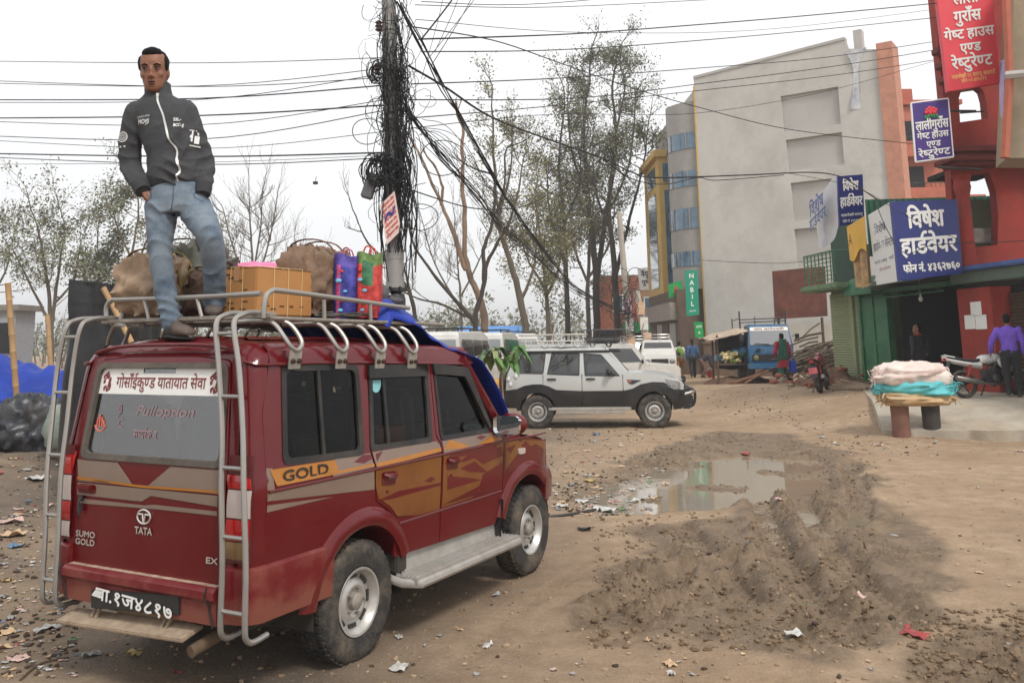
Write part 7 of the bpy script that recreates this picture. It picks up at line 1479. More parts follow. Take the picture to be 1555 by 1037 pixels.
# smaller figures
def person(label, loc, rz, H, cloth, pose='walk', hair='short', extras=None):
    # stands on its own origin; local -y is where it faces
    t = thing('person', label, 'person', loc, rz); k = H / 1.70
    top, bot, shoe = cloth['top'], cloth['bottom'], cloth.get('shoe', (.02, .02, .02))
    lm = mat('cloth_%d_%d_%d' % tuple(int(x * 999) for x in top), top, .85, var=.15, scale=8, bump=.3, bscale=20)
    bm2 = mat('cloth_%d_%d_%d' % tuple(int(x * 999) for x in bot), bot, .85, var=.15, scale=8, bump=.3, bscale=20)
    step = {'walk': .16, 'stand': .03, 'bend': .05}[pose]
    def V(*p): return Vector(p) * k
    lean = 0
    hips = V(0, 0, .92); ch = V(0, 0, 1.36); nk = V(0, .0, 1.47); hd = V(0, -.02, 1.60)
    if pose == 'bend': hips = V(0, .1, .80); ch = V(0, -.30, .98); nk = V(0, -.42, .96); hd = V(0, -.54, .93)
    legs = [[V(-.09, 0, .90), V(-.10, -step * .6 - .02, .50), V(-.10, step * -.9, .09)], [V(.09, 0, .90), V(.10, step * .2 - .02, .50), V(.10, step, .12)]]
    if pose == 'bend': legs = [[hips + V(-.09, 0, 0), V(-.12, -.08, .44), V(-.12, .05, .08)], [hips + V(.09, 0, 0), V(.12, -.06, .44), V(.12, .07, .08)]]
    arms = [[ch + V(-.19, 0, .03), V(-.25, .05, 1.10), V(-.25, -.06, .84)], [ch + V(.19, 0, .03), V(.25, .06, 1.10), V(.25, .0, .84)]]
    if pose == 'bend': arms = [[ch + V(-.17, 0, 0), V(-.2, -.33, .72), V(-.12, -.42, .48)], [ch + V(.17, 0, 0), V(.2, -.33, .72), V(.12, -.42, .48)]]
    if extras and 'arms' in extras:
        for i, a in extras['arms'].items(): arms[i] = [arms[i][0]] + [V(*p) for p in a]
    b = MB(); M = head(b, hd, Matrix.Rotation(extras.get('turn', 0) if extras else 0, 4, 'Z') @ (Matrix.Rotation(R(60), 4, 'X') if pose == 'bend' else Matrix()), k)
    limb(b, [ch + V(0, .01, .06), hd + V(0, .02, -.06)], [.045 * k, .05 * k], 10)
    limb(b, [hips, ch], [.085 * k, .075 * k], 10)
    for l in legs: limb(b, l, [.06 * k, .045 * k, .03 * k], 8)
    for a in arms:
        limb(b, a, [.036 * k, .032 * k, .026 * k], 8); w_ = a[-1]; d = (a[-1] - a[-2]).normalized()
        b.ball(w_ + d * .04 * k, (.022 * k, .035 * k, .04 * k), 8)
        for q in range(4): limb(b, [w_ + d * .05 * k + Vector((0, (q - 1.5) * .018 * k, 0)), w_ + d * (.105 - .01 * abs(q - 1.4)) * k + Vector((0, (q - 1.5) * .019 * k, 0))], [.010 * k, .007 * k], 6)
        limb(b, [w_ + d * .02 * k + Vector((0, -.025 * k, 0)), w_ + d * .07 * k + Vector((0, -.05 * k, 0))], [.011 * k, .008 * k], 6)
    remeshed(b.build('body', skin_m, t), .011, 3)
    hb = MB()
    for p, r_ in (((0, .025, .058), (.083, .097, .088)), ((0, .055, .0), (.076, .062, .07))): hb.ball(p, r_, 12, M=M)
    if hair == 'long':
        for p, r_ in (((0, .085, -.06), (.05, .035, .09)), ((0, .10, -.17), (.035, .028, .12))): hb.ball(p, r_, 10, M=M)
    remeshed(hb.build('hair', hair_m, t), .012, 2)
    b = MB(); up = (ch - hips).normalized(); n = 16
    hem = extras.get('hem', 0) if extras else 0; flare = extras.get('flare', 0) if extras else 0
    if pose == 'bend': limb(b, [hips + V(0, 0, .02), (hips + ch) / 2 + V(0, .02, .04), ch], [.14 * k, .135 * k, .14 * k], 12)
    else: ringloft(b, [(0, 0, (.90 - hem) * k, (.165 + flare) * k, (.115 + flare) * k)] + ([(0, 0, .92 * k, .16 * k, .12 * k)] if hem > .05 else []) + [(0, 0, 1.1 * k, .155 * k, .112 * k), (0, .005 * k, 1.30 * k, .195 * k, .118 * k), (0, .01 * k, 1.40 * k, .19 * k, .10 * k), (0, .01 * k, 1.455 * k, .10 * k, .075 * k), (0, .01 * k, 1.49 * k, .065 * k, .065 * k)], 18)
    for a in arms: limb(b, [a[0], a[1], a[1].lerp(a[2], .93)], [.078 * k, .064 * k, .047 * k], 10)
    remeshed(b.build('top_garment', lm, t), .014, 3, ((.10, .03),))
    b = MB()
    if not (extras and extras.get('skirted')): ringloft(b, [(hips.x, hips.y, hips.z - .1 * k, .15 * k, .11 * k), (hips.x, hips.y, hips.z + .02 * k, .16 * k, .12 * k), (hips.x, hips.y, hips.z + .1 * k, .14 * k, .105 * k)], 14)
    fl = extras.get('legw', 1.) if extras else 1.
    for l in legs: limb(b, l, [.105 * k, .078 * k * fl, .062 * k * fl], 12)
    remeshed(b.build('trousers', bm2, t), .014, 3, ((.09, .025),))
    sm_ = mat('shoe_%d' % int(shoe[0] * 999), shoe, .6)
    for l in legs: b = MB(); q = l[-1]; boot(b, (q.x, q.y + .05 * k, q.z - .08 * k), (q.x, q.y - .16 * k, q.z - .08 * k), .045 * k, .10 * k); b.build('shoe', sm_, t)
    return t, k
def at_ground(u, v, Y):
    p = P(u, v, Y); p.z = gh(p.x, p.y); return p
FACE_AWAY = R(180)
# woman walking away in a red kameez with a green shawl
pw, k = person('woman in red top and green shawl walking away with a blue bag', at_ground(1192, 598, 30.5), FACE_AWAY + R(8), 1.62, {'top': srgb(150, 35, 52), 'bottom': srgb(22, 82, 62), 'shoe': (.06, .03, .02)}, 'walk', 'long', {'hem': .36, 'flare': .05, 'legw': 1.25, 'arms': {1: [(.30, .06, 1.1), (.22, -.05, .92)]}})
b = MB(); b.grid(lambda a, t: (lerp(-.155, .155, a) * (1 - .12 * t), .135 - .06 * (2 * a - 1) ** 2 + .012 * math.sin(a * 19) , lerp(.78, 1.46, t)), 16, 14); sh = b.build('shawl', mat('green_shawl', srgb(30, 96, 80), .9, var=.2, bump=.4, bscale=18), pw); q = sh.modifiers.new('cloth', 'SOLIDIFY'); q.thickness = .012
bgp = MB(); bgp.box((0, 0, -.2), (.26, .10, .38), taper=.85)
for s in (-1, 1): bgp.tube(spline([(-.06, s * .03, -.02), (-.04, s * .01, .10), (.04, s * .01, .10), (.06, s * .03, -.02)], 4), .008, 6)
bgl = pw.location + Matrix.Rotation(FACE_AWAY + R(8), 3, 'Z') @ Vector((-.33, .02, .74))
o = bgp.build('carrier_bag', mat('blue_plastic_bag', srgb(38, 70, 175), .35, var=.15, bump=.4, bscale=12), None, bgl, R(20), bevel=.03); tag(o, 'blue plastic carrier bag hanging from the walking woman\'s hand', 'bag')
# pair walking away down the lane
p1, k = person('man in white shirt and ochre trousers with a green backpack', at_ground(1033, 570, 42.3), FACE_AWAY, 1.66, {'top': srgb(205, 205, 200), 'bottom': srgb(150, 105, 58)}, 'walk')
o = lump('backpack', (.28, .16, .44), 4, mat('green_backpack', srgb(110, 150, 40), .7, var=.3, bump=.3), .1, 2, 3); o.location = p1.location + Vector((0, -.18, 1.2)); tag(o, 'lime green backpack on the back of the man in white', 'backpack')
person('man in blue jacket and dark trousers walking away down the lane', at_ground(1053, 572, 42), FACE_AWAY, 1.72, {'top': srgb(52, 82, 118), 'bottom': (.02, .02, .024)}, 'walk', 'long')
person('stooping figure in dark top reaching down to a red bucket', at_ground(1069, 571, 41.6), R(75), 1.62, {'top': srgb(48, 48, 58), 'bottom': srgb(110, 80, 72)}, 'bend')
q = at_ground(1079, 571, 41.3); bk = thing('bucket', 'small red plastic bucket beside the stooping figure', 'bucket', q)
b = MB(); b.lathe([(.12, 0), (.17, .30), (.18, .31), (.165, .30), (.115, .03), (.001, .03)], 18, cap=False); b.build('pail', mat('red_plastic', srgb(150, 50, 45), .5), bk); b = MB(); b.tube([(.175 * math.cos(R(a)), 0, .30 + .13 * math.sin(R(a))) for a in range(0, 181, 15)], .006, 5); b.build('handle', steel, bk)
# man in the shop doorway, man in purple by the motorcycle
pd = P(1398, 560, 23.4); pd.z = .58
pdm, k = person('man in black jacket with red collar standing in the hardware doorway', pd, R(200), 1.66, {'top': (.018, .016, .018), 'bottom': (.02, .02, .022)}, 'stand', 'short', {'arms': {0: [(-.30, .05, 1.16), (-.2, .06, .98)]}, 'turn': R(50)})
b = MB(); b.tube([(.085 * math.cos(R(a)) * k, .07 * math.sin(R(a)) * k + .01, 1.47 * k + .01 * math.sin(R(a))) for a in range(0, 361, 30)], .022, 8, cap=False); b.build('collar', mat('red_scarf', srgb(170, 50, 30), .8), pdm)
pp = on_apron(1541, 607, 19.7)
ppm, k = person('man in purple shirt and black trousers at the right edge', pp, R(150), 1.76, {'top': srgb(112, 82, 190), 'bottom': (.014, .014, .018)}, 'stand', 'short', {'arms': {1: [(.33, -.02, 1.12), (.36, -.12, .92)], 0: [(-.25, .0, 1.15), (-.24, -.1, .90)]}})
# ---------------- other vehicles ----------------
silv = mat('silver_beige_paint', srgb(182, 184, 182), .3, var=.05, scale=2, coat=.5, spec=.4, dirt=srgb(165, 150, 130), dirt_amt=.18, dirt_scale=2, dirt_z=(.8, 1.1))
clad = mat('dark_cladding', (.010, .011, .013), .3, var=.15, coat=.4, dirt=(.12, .10, .08), dirt_amt=.18)
wpaint = mat('white_van_paint', (.62, .62, .60), .35, var=.04, coat=.4, dirt=srgb(170, 155, 130), dirt_amt=.4, dirt_scale=1.5, dirt_z=(.5, 1.1))
plg = glass('pale_car_glass', (.26, .28, .28), .07)
def RW(z): return float(np.interp(z, [.3, .5, .8, 1.0, 1.25, 1.8, 1.88, 1.93], [.80, .86, .88, .88, .86, .70, .62, .45]))
SC = thing('parked_suv', 'silver and black SUV with a chrome roof rack, parked side-on in mid lot', 'suv', (.7614, 21.8835, .0), -.0934)
def sfn(off=0., s=-1): return lambda x, z, d: (x, s * (RW(z) + off - d - (.22 * ((x - 2.95) / .5) ** 2 if x > 2.95 else 0) - (.10 * ((-.45 - x) / .3) ** 2 if x < -.45 else 0)), z)
two = [(-.74, .86), (-.46, .90), (-.30, .97), (-.1, 1.0), (.1, 1.0), (.27, .95), (.44, .87), (1.03, .84), (1.99, .84), (2.19, .88), (2.38, .98), (2.65, 1.03), (2.9, 1.02), (3.05, .95), (3.12, .86)]
upper = two + [(3.36, .84), (3.38, .96), (3.3, 1.07), (2.9, 1.19), (2.36, 1.25), (2.10, 1.24), (1.62, 1.80), (1.45, 1.86), (.6, 1.90), (-.30, 1.87), (-.44, 1.80), (-.60, 1.45), (-.70, 1.22)]
wins = [rpoly([(-.50, 1.26), (.14, 1.24), (.20, 1.70), (-.36, 1.71)], .05), rpoly([(.25, 1.23), (.97, 1.20), (.99, 1.69), (.36, 1.70)], .03), rpoly([(1.12, 1.19), (1.90, 1.18), (1.50, 1.65), (1.10, 1.68)], .03)]
b = MB()
for s in (-1, 1): b.panel(upper, wins, .16, sfn(0, s), th=.02)
prf = [(-.74, .86), (-.70, 1.22), (-.60, 1.45), (-.44, 1.80), (-.30, 1.87), (.6, 1.90), (1.45, 1.86), (1.62, 1.80)]
b.grid(lambda a, t: (lerp(-.44, 1.60, a), lerp(-1, 1, t) * .66, 1.85 + .07 * (1 - (2 * t - 1) ** 2) * math.sin(math.pi * min(1, .25 + a * .6)) - .05 * max(0, a - .8) * 4), 14, 10)
b.grid(lambda a, t: (lerp(2.08, 3.36, a), lerp(-1, 1, t) * (.82 - .2 * a * a), 1.245 - .07 * a - .12 * a ** 4 + .05 * math.sin(math.pi * t)), 10, 10)
rw_ = [(lerp(-.72, -.45, 0), .86), (-.72, 1.22), (-.64, 1.45), (-.46, 1.82)]
b.grid(lambda a, t: (float(np.interp(t, [0, .4, .65, 1], [-.75, -.72, -.63, -.46])), lerp(-1, 1, a) * (RW(lerp(.86, 1.84, t)) - .08), lerp(.86, 1.84, t)), 6, 8)
b.build('body', silv, SC, ang=30)
b = MB()
lower = [(-.80, .84)] + two[1:] + [(3.38, .84), (3.42, .60), (3.3, .42), (3.12, .40)] + arch(2.68, .39, .43, 3, 177, 12) + [(2.2, .44), (.46, .46)] + arch(0, .39, .42, 5, 175, 12) + [(-.5, .46), (-.78, .46)]
for s in (-1, 1): b.panel(lower, [], .16, sfn(.012, s), th=.04)
b.box((-.80, 0, .65), (.12, 1.5, .40)); b.box((3.42, 0, .62), (.16, 1.35, .42)); b.build('cladding', clad, SC, ang=35)
for s in (-1, 1):
    for x0, x1 in ((.14, 1.04), (1.04, 1.98)):   # door seams as thin raised frames
        d = MB(); d.tube([(x0, s * (RW(1.2) + .001), 1.22), (x0, s * (RW(.9) + .002), .85), (x0 + .0, s * (RW(.6) + .014), .49)], .008, 4); d.tube([(x1, s * (RW(1.2) + .001), 1.2), (x1, s * (RW(.9) + .002), .85), (x1, s * (RW(.6) + .014), .49)], .008, 4)
        d = d.build('door_seam', clad, SC)
        h = MB(); hx = x0 + .20; h.tube([(hx - .1, s * (RW(1.1) + .01), 1.11), (hx, s * (RW(1.1) + .03), 1.115), (hx + .1, s * (RW(1.1) + .01), 1.11)], .022, 6); h.build('handle', blk, SC)
    for wn in wins:
        g = MB(); g.panel(wn, [], .2, sfn(-.01, s)); g = g.build('window', plg, SC)
        cx, cz = sum(p[0] for p in wn) / len(wn), sum(p[1] for p in wn) / len(wn)
        f = MB(); f.panel([(cx + (x - cx) * 1.05, cz + (z - cz) * 1.06) for x, z in wn], [[(cx + (x - cx) * .97, cz + (z - cz) * .96) for x, z in wn]], .15, sfn(.004, s), th=.02); f.build('frame', blk, g)
    b = MB(); b.box((.72, s * (RW(1.45) - .005), 1.45), (.035, .02, .46), rot=Matrix.Rotation(R(16 * -s), 4, 'X')); b.box((-.1 + .9, s * (RW(1.73) + .012), 1.735), (2.3, .03, .05)); b.build('window_trim', blk, SC)
    b = MB(); b.box((1.25, s * .90, .36), (1.50, .16, .05)); b.box((1.2, s * .85, .44), (1.9, .06, .07)); b.build('side_step', mat('ribbed_aluminium', (.42, .40, .37)), SC, bevel=.012)
    b = MB(); b.ball((1.67, s * .98, 1.25), (.07, .11, .085), 12); b.tube([(1.8, s * .86, 1.2), (1.70, s * .95, 1.22)], .03, 6); b.build('mirror', blk, SC)
    b = MB(); b.panel(rpoly([(2.93, 1.10), (3.28, 1.02), (3.30, .86), (3.02, .90)], .04), [], .1, sfn(.012, s), th=.03); b.build('headlight', mat('headlamp_glass', (.22, .22, .23), .08, var=.5, scale=18, coat=1), SC)
    b = MB(); b.panel(rpoly([(2.07, 1.09), (2.40, 1.07), (2.2, .98), (2.12, 1.0)], .02), [], .1, sfn(.012, s), th=.02); b = b.build('side_vent', clad, SC); q = MB(); q.panel(rpoly([(2.09, 1.075), (2.18, 1.07), (2.15, 1.03), (2.11, 1.035)], .01), [], .1, sfn(.018, s), th=.01); q.build('indicator', mat('amber_lens', srgb(220, 90, 30), .2), b)
b = MB(); b.grid(lambda a, t: (lerp(2.12, 1.60, t) + .06 * math.sin(math.pi * a), lerp(-1, 1, a) * lerp(.74, .60, t), lerp(1.25, 1.80, t)), 8, 4); b.build('windscreen', plg, SC)
b = MB()
for s in (-1, 1): b.tube([(2.10, s * .82, 1.23), (1.62, s * .69, 1.80)], .035, 6)
b.build('screen_pillar', silv, SC)
b = MB(); b.tube(spline([(3.3, -.7, .72), (3.55, -.62, .78), (3.62, -.4, .78), (3.62, .4, .78), (3.55, .62, .78), (3.3, .7, .72)], 4), .04, 8); b.build('bull_bar', chrome, SC)
b = MB(); b.tube(spline([(3.42, -.5, .42), (3.6, -.5, .5), (3.64, -.5, .75), (3.55, -.5, .86), (3.42, -.5, .82)], 4), .035, 8); b.tube(spline([(3.42, .5, .42), (3.6, .5, .5), (3.64, .5, .75), (3.55, .5, .86), (3.42, .5, .82)], 4), .035, 8); b.box((3.55, 0, .6), (.08, 1.1, .2)); b.build('bumper_guard', clad, SC, bevel=.01)
b = MB(); b.box((3.40, 0, .96), (.04, 1.0, .18)); b.build('grille', blk, SC)
b = MB(); b.lathe([(.001, -.09), (.26, -.09), (.33, -.04), (.34, .04), (.27, .09), (.001, .1)], 24, M=Matrix.Translation((-.86, 0, .98)) @ Matrix.Rotation(R(90), 4, 'Y')); b.build('spare_wheel', rub, SC)
b = MB(); b.box((-.86, 0, .56), (.14, 1.5, .16)); b.build('rear_bumper', clad, SC, bevel=.03)
b = MB(); b.box((1.3, 0, .48), (3.6, 1.3, .18)); b.box((.7, 0, .82), (2.7, 1.45, .05)); b.build('underbody', under, SC)
b = MB()
for x in (-.2, .65, 1.35):
    for y in (-.4, .4): b.box((x, y, 1.02), (.5, .55, .25)); b.box((x - .25, y, 1.28), (.14, .52, .55)); b.box((x - .28, y, 1.58), (.09, .26, .14))
b.build('seats', seatm, SC, bevel=.04)
for x in (0, 2.68):
    for s in (-1, 1): wheel(SC, x, s * .76, .375, .375, .22, .215, s, holes=16)
def rack(par, x0, x1, hw, z0, z1, m, n=4, dens=.30, nm='roof_rack'):
    b = MB()
    for z in (z0, z1): b.tube(rr := [(x0, -hw, z), (x1, -hw, z), (x1 + .08, -hw + .1, z), (x1 + .08, hw - .1, z), (x1, hw, z), (x0, hw, z), (x0 - .08, hw - .1, z), (x0 - .08, -hw + .1, z), (x0, -hw, z)], .018, 6)
    k = int((x1 - x0) / dens)
    for i in range(k + 1):
        x = lerp(x0, x1, i / k)
        for s in (-1, 1): b.tube([(x, s * hw, z0), (x, s * hw, z1)], .010, 5)
        b.tube([(x, -hw, z0), (x, hw, z0)], .011, 5)
    for y in (-.4, 0, .4): b.tube([(x0 - .08, y * hw / .6, z0), (x1 + .08, y * hw / .6, z0)], .011, 5)
    for i in range(n):
        x = lerp(x0 + .15, x1 - .15, i / (n - 1))
        for s in (-1, 1): b.tube(spline([(x - .07, s * hw, z0), (x - .05, s * (hw + .03), z0 - .1), (x, s * (hw + .05), z0 - .14), (x + .05, s * (hw + .03), z0 - .1), (x + .07, s * hw, z0)], 3), .013, 6)
    return b.build(nm, m, par)
rack(SC, -.35, 1.10, .62, 1.98, 2.13, mat('pale_rack_tube', (.62, .60, .55), .3, .6, var=.1))
b = MB(); rack(SC, 1.16, 1.85, .6, 1.97, 2.04, clad, 2, nm='front_rack')
# generic boxy vehicle, seen small
def boxcar(name, label, cat, prof, hwf, paint, wins_s, wins_f, wins_r, wb, wr, loc, rz, group=None, extra=None, wx0=0., gl=None):
    t = thing(name, label, cat, loc, rz, group); gl = gl or plg; b = MB(); n = len(prof)
    vs = [(x, s * hwf(x, z), z) for s in (-1, 1) for x, z in prof]
    b.add(vs, [tuple(range(n - 1, -1, -1)), tuple(range(n, 2 * n))] + [(i, (i + 1) % n, n + (i + 1) % n, n + i) for i in range(n)]); b.build('body', paint, t, bevel=.045, ang=30)
    for s in (-1, 1):
        for wn in wins_s: g = MB(); g.panel(wn, [], .4, lambda x, z, d, s=s: (x, s * (hwf(x, z) + .006 - d), z), th=.01); g.build('window', gl, t)
    for nm, ws_, o in (('windscreen', wins_f, .012), ('rear_window', wins_r, -.012)):
        for (xa, za), (xb, zb), ya, yb in ws_:
            g = MB(); g.add([(xa + o, -ya, za), (xa + o, ya, za), (xb + o, yb, zb), (xb + o, -yb, zb)], [(0, 1, 2, 3)]); g.build(nm, gl, t)
    for x in (wx0, wx0 + wb):
        for s in (-1, 1):
            w_ = MB(); M = Matrix.Translation((x, s * (hwf(x, .6) - .10), wr)) @ Matrix.Rotation(R(90), 4, 'X'); w_.lathe([(wr * .6, -.09), (wr * .93, -.1), (wr, -.06), (wr, .06), (wr * .93, .1), (wr * .6, .09), (wr * .45, .03), (.001, .03)] if s < 0 else [(.001, -.03), (wr * .45, -.03), (wr * .6, -.09), (wr * .93, -.1), (wr, -.06), (wr, .06), (wr * .93, .1), (wr * .6, .09)], 20, M=M)
            w_ = w_.build('wheel', rub, t); h = MB(); h.lathe([(.001, 0), (wr * .55, 0), (wr * .5, .02), (.001, .03)], 16, M=Matrix.Translation((x, s * (hwf(x, .6) - .02), wr)) @ Matrix.Rotation(R(90 if s < 0 else -90), 4, 'X')); h.build('hubcap', steel, w_)
    if extra: extra(t)
    return t
vprof = [(-.95, .42), (-1.0, .75), (-.99, 1.15), (-.86, 1.95), (-.72, 2.10), (2.3, 2.12), (2.75, 1.95), (3.35, 1.15), (3.5, .95), (3.5, .45)]
def vhw(x, z): return float(np.interp(z, [.4, 1.1, 2.0, 2.12], [.84, .85, .74, .64])) - (.12 if x > 3.2 else 0)
def van_extra(t, glassy='plain'):
    for s in (-1, 1): b = MB(); b.box((-1.0, s * .76, .98), (.06, .10, .40)); b.build('tail_lamp', lampr, t, bevel=.01)
    b = MB(); b.box((-1.04, 0, .50), (.12, 1.6, .20)); b.build('bumper', wpaint, t, bevel=.03)
    b = MB(); b.box((-1.03, 0, .80), (.03, .5, .12)); b.build('number_plate', mat('plate_red', srgb(150, 30, 30), .5), t)
    b = MB()
    for y in (-.6, .6): b.tube([(-.6, y, 2.2), (1.6, y, 2.2)], .025, 6)
    for x in (-.5, .2, .9, 1.5): b.tube([(x, -.62, 2.2), (x, .62, 2.2)], .02, 6)
    for x in (-.5, .9): b.tube([(x, -.6, 2.1), (x, -.6, 2.2)], .03, 6); b.tube([(x, .6, 2.1), (x, .6, 2.2)], .03, 6)
    b.build('roof_bars', blk, t)
    b = MB()
    for x in (0, .9, 1.8):
        for y in (-.4, .4): b.box((x, y, 1.25), (.15, .55, .7))
    b.build('seats', seatm, t, bevel=.04)
sw = [[(-.70, 1.22), (.55, 1.20), (.6, 1.85), (-.58, 1.86)], [(.65, 1.20), (1.7, 1.2), (1.7, 1.83), (.68, 1.85)], [(1.8, 1.2), (2.95, 1.2), (2.5, 1.82), (1.8, 1.83)]]
vg = at_ground(676, 570, 31)
van = boxcar('minibus', 'white minibus with a plain wide rear window, nearest of the vans', 'van', vprof, vhw, wpaint, sw, [((3.30, 1.22), (2.80, 1.9), .68, .6)], [((-.985, 1.20), (-.875, 1.86), .70, .64)], 2.4, .33, vg, R(76), 'white vans parked beyond the red car', van_extra, gl=glass('grey_van_glass', (.30, .33, .34), .3)); van.scale = (1.05, 1.05, 1.12)
vg2 = at_ground(742, 575, 37); v2 = copy_tree(van, vg2, R(80), 'white minibus with a red sticker across its rear window, behind the sapling')
b = MB(); b.add([(-.955, -.05, 1.62), (-.955, .62, 1.62), (-.905, .59, 1.82), (-.905, .0, 1.84)], [(0, 1, 2, 3)]); o = b.build('window_sticker', mat('red_sticker', srgb(200, 60, 60), .5), v2)
vg3 = at_ground(790, 570, 44); v3 = copy_tree(van, vg3, R(98), 'white van farthest back, half hidden by the silver SUV')
# jeeps facing us down the lane
jprof = [(-.9, .5), (-.95, 1.1), (-.85, 1.80), (-.7, 1.86), (1.2, 1.86), (1.35, 1.80), (1.75, 1.18), (2.75, 1.10), (2.95, 1.0), (2.98, .5)]
def jhw(x, z): return float(np.interp(z, [.5, 1.1, 1.8, 1.86], [.82, .82, .70, .62])) - (.08 if x > 2.6 else 0)
def jeep_extra(t):
    b = MB(); b.box((2.99, 0, .88), (.04, .75, .26)); b.build('grille', blk, t)
    for s in (-1, 1): b = MB(); b.ball((2.95, s * .56, .90), (.05, .14, .11), 12); b.build('headlight', mat('headlamp_glass', (.22, .22, .23)), t); b = MB(); b.ball((1.55, s * .95, 1.22), (.05, .09, .09), 8); b.tube([(1.6, s * .8, 1.2), (1.55, s * .92, 1.2)], .02, 5); b.build('mirror', blk, t)
    b = MB(); b.box((3.03, 0, .58), (.16, 1.6, .22)); b.build('bumper', clad, t, bevel=.03); b = MB(); b.box((3.12, 0, .60), (.02, .45, .12)); b.build('number_plate', mat('plate_pale', (.4, .38, .34), .5), t)
    rack(t, -.5, 1.0, .6, 1.96, 2.1, mat('pale_rack_tube', (.62, .60, .55)), 3)
js = [[(-.6, 1.22), (.2, 1.2), (.2, 1.70), (-.55, 1.72)], [(.3, 1.2), (1.55, 1.2), (1.22, 1.68), (.3, 1.70)]]
jw = mat('white_jeep_paint', (.60, .59, .56), .35, var=.05, coat=.3, dirt=srgb(165, 145, 115), dirt_amt=.4)
j1 = boxcar('jeep', 'white jeep facing us, dark grille, right of the leaning poster poles', 'jeep', jprof, jhw, jw, js, [((1.68, 1.24), (1.40, 1.74), .68, .60)], [((-.94, 1.2), (-.87, 1.72), .6, .55)], 2.35, .34, at_ground(1012, 572, 41) + Vector((0, 2.4, 0)), R(-97), 'white jeeps parked across the lane', jeep_extra)
copy_tree(j1, at_ground(976, 568, 43) + Vector((0, 2.4, 0)), R(-84), 'white jeep partly hidden behind the leaning poster poles')
j3 = copy_tree(j1, at_ground(905, 565, 33), R(2), 'white jeep hidden behind the silver SUV, its dark roof basket showing above it')
for ch in list(j3.children):
    if ch.name.startswith('roof_rack'): bpy.data.objects.remove(ch)
rack(j3, -.4, 1.1, .72, 2.02, 2.36, clad, 3, .18, 'roof_basket')
# blue truck facing us
bl = mat('blue_truck_paint', srgb(16, 84, 126), .45, var=.2, scale=4, dirt=srgb(120, 115, 100), dirt_amt=.5, dirt_scale=3)
TB = P(1176, 578, 35); TB.z = gh(TB.x, TB.y) + .0
TK = thing('truck', 'battered blue lorry with a tall open frame, facing us beside the vegetable stall', 'truck', TB + Vector((.1, 1.0, 0)), R(-98))
def thw(z): return float(np.interp(z, [.5, 1.2, 1.4, 2.2, 2.3], [.82, .90, .90, .80, .72]))
b = MB(); tp_ = [(-.9, .75), (-.9, 2.2), (-.8, 2.28), (.45, 2.28), (.55, 2.2), (.82, 1.42), (.86, .80), (.80, .62), (-.3, .62)]; n = len(tp_)
b.add([(x, s * thw(z), z) for s in (-1, 1) for x, z in tp_], [tuple(range(n - 1, -1, -1)), tuple(range(n, 2 * n))] + [(i, (i + 1) % n, n + (i + 1) % n, n + i) for i in range(n)]); b.build('cab', bl, TK, bevel=.05)
b = MB(); b.add([(.845, -.78, 1.48), (.845, .78, 1.48), (.585, .72, 2.17), (.585, -.72, 2.17)], [(0, 1, 2, 3)]); wsn = b.build('windscreen', glass('grey_van_glass'), TK)
b = MB(); b.add([(.650, -.735, 2.03), (.650, .735, 2.03), (.597, .72, 2.165), (.597, -.72, 2.165)], [(0, 1, 2, 3)]); bnr = b.build('sun_strip', mat('white_vinyl', (.78, .78, .75)), wsn)
lettering('strip_lettering', 'जय बागेश~वरी', (.634, 0, 2.095), (0, 1, 0), (-.36, 0, 1), .075, maroon, wsn, width=1.15, bold=.02)
b = MB()
for y in (-.35, .35): b.tube([(.86, y + .3, 1.50), (.85, y - .25, 1.53)], .012, 5)
b.build('wiper', blk, TK)
b = MB(); b.panel(rpoly([(-.72, .86), (.72, .86), (.72, 1.12), (-.72, 1.12)], .05), [], .2, lambda y, z, d: (.90 - d, y, z), th=.04); b.build('grille', clad, TK)
for s in (-1, 1):
    b = MB(); b.lathe([(.001, 0), (.10, 0), (.095, .03), (.05, .05), (.001, .055)], 14, M=Matrix.Translation((.90, s * .58, .99)) @ Matrix.Rotation(R(90), 4, 'Y')); b.build('headlight', mat('yellowed_lamp', srgb(120, 115, 80), .3), TK)
    b = MB(); b.box((.875, s * .48, 1.27), (.03, .17, .12)); b.build('air_vent', clad, TK, bevel=.01)
    b = MB(); b.box((.62, s * 1.06, 1.75), (.05, .16, .28)); b.tube([(.65, s * .85, 1.8), (.62, s * 1.0, 1.85)], .015, 5); b.build('mirror', clad, TK, bevel=.01)
    b = MB(); b.lathe([(.2, -.11), (.36, -.12), (.385, -.07), (.385, .07), (.36, .12), (.2, .11), (.1, .04), (.001, .04)], 20, M=Matrix.Translation((.1, s * .74, .385)) @ Matrix.Rotation(R(90), 4, 'X')); b.build('wheel', rub, TK)
    b = MB(); b.lathe([(.2, -.16), (.36, -.17), (.385, -.1), (.385, .1), (.36, .17), (.2, .16), (.1, .04), (.001, .04)], 20, M=Matrix.Translation((-2.6, s * .74, .385)) @ Matrix.Rotation(R(90), 4, 'X')); b.build('wheel', rub, TK)
    b = MB(); b.panel([(-.35, 1.45), (.50, 1.45), (.33, 2.1), (-.35, 2.1)], [], .3, lambda x, z, d, s=s: (x, s * (thw(z) + .006), z)); b.build('window', plg, TK)
b = MB(); b.box((.93, 0, .66), (.14, 1.85, .22)); b.build('bumper', bl, TK, bevel=.03); b = MB(); b.box((.96, 0, .50), (.03, .5, .12)); b.build('number_plate', mat('plate_black', (.02, .02, .02)), TK)
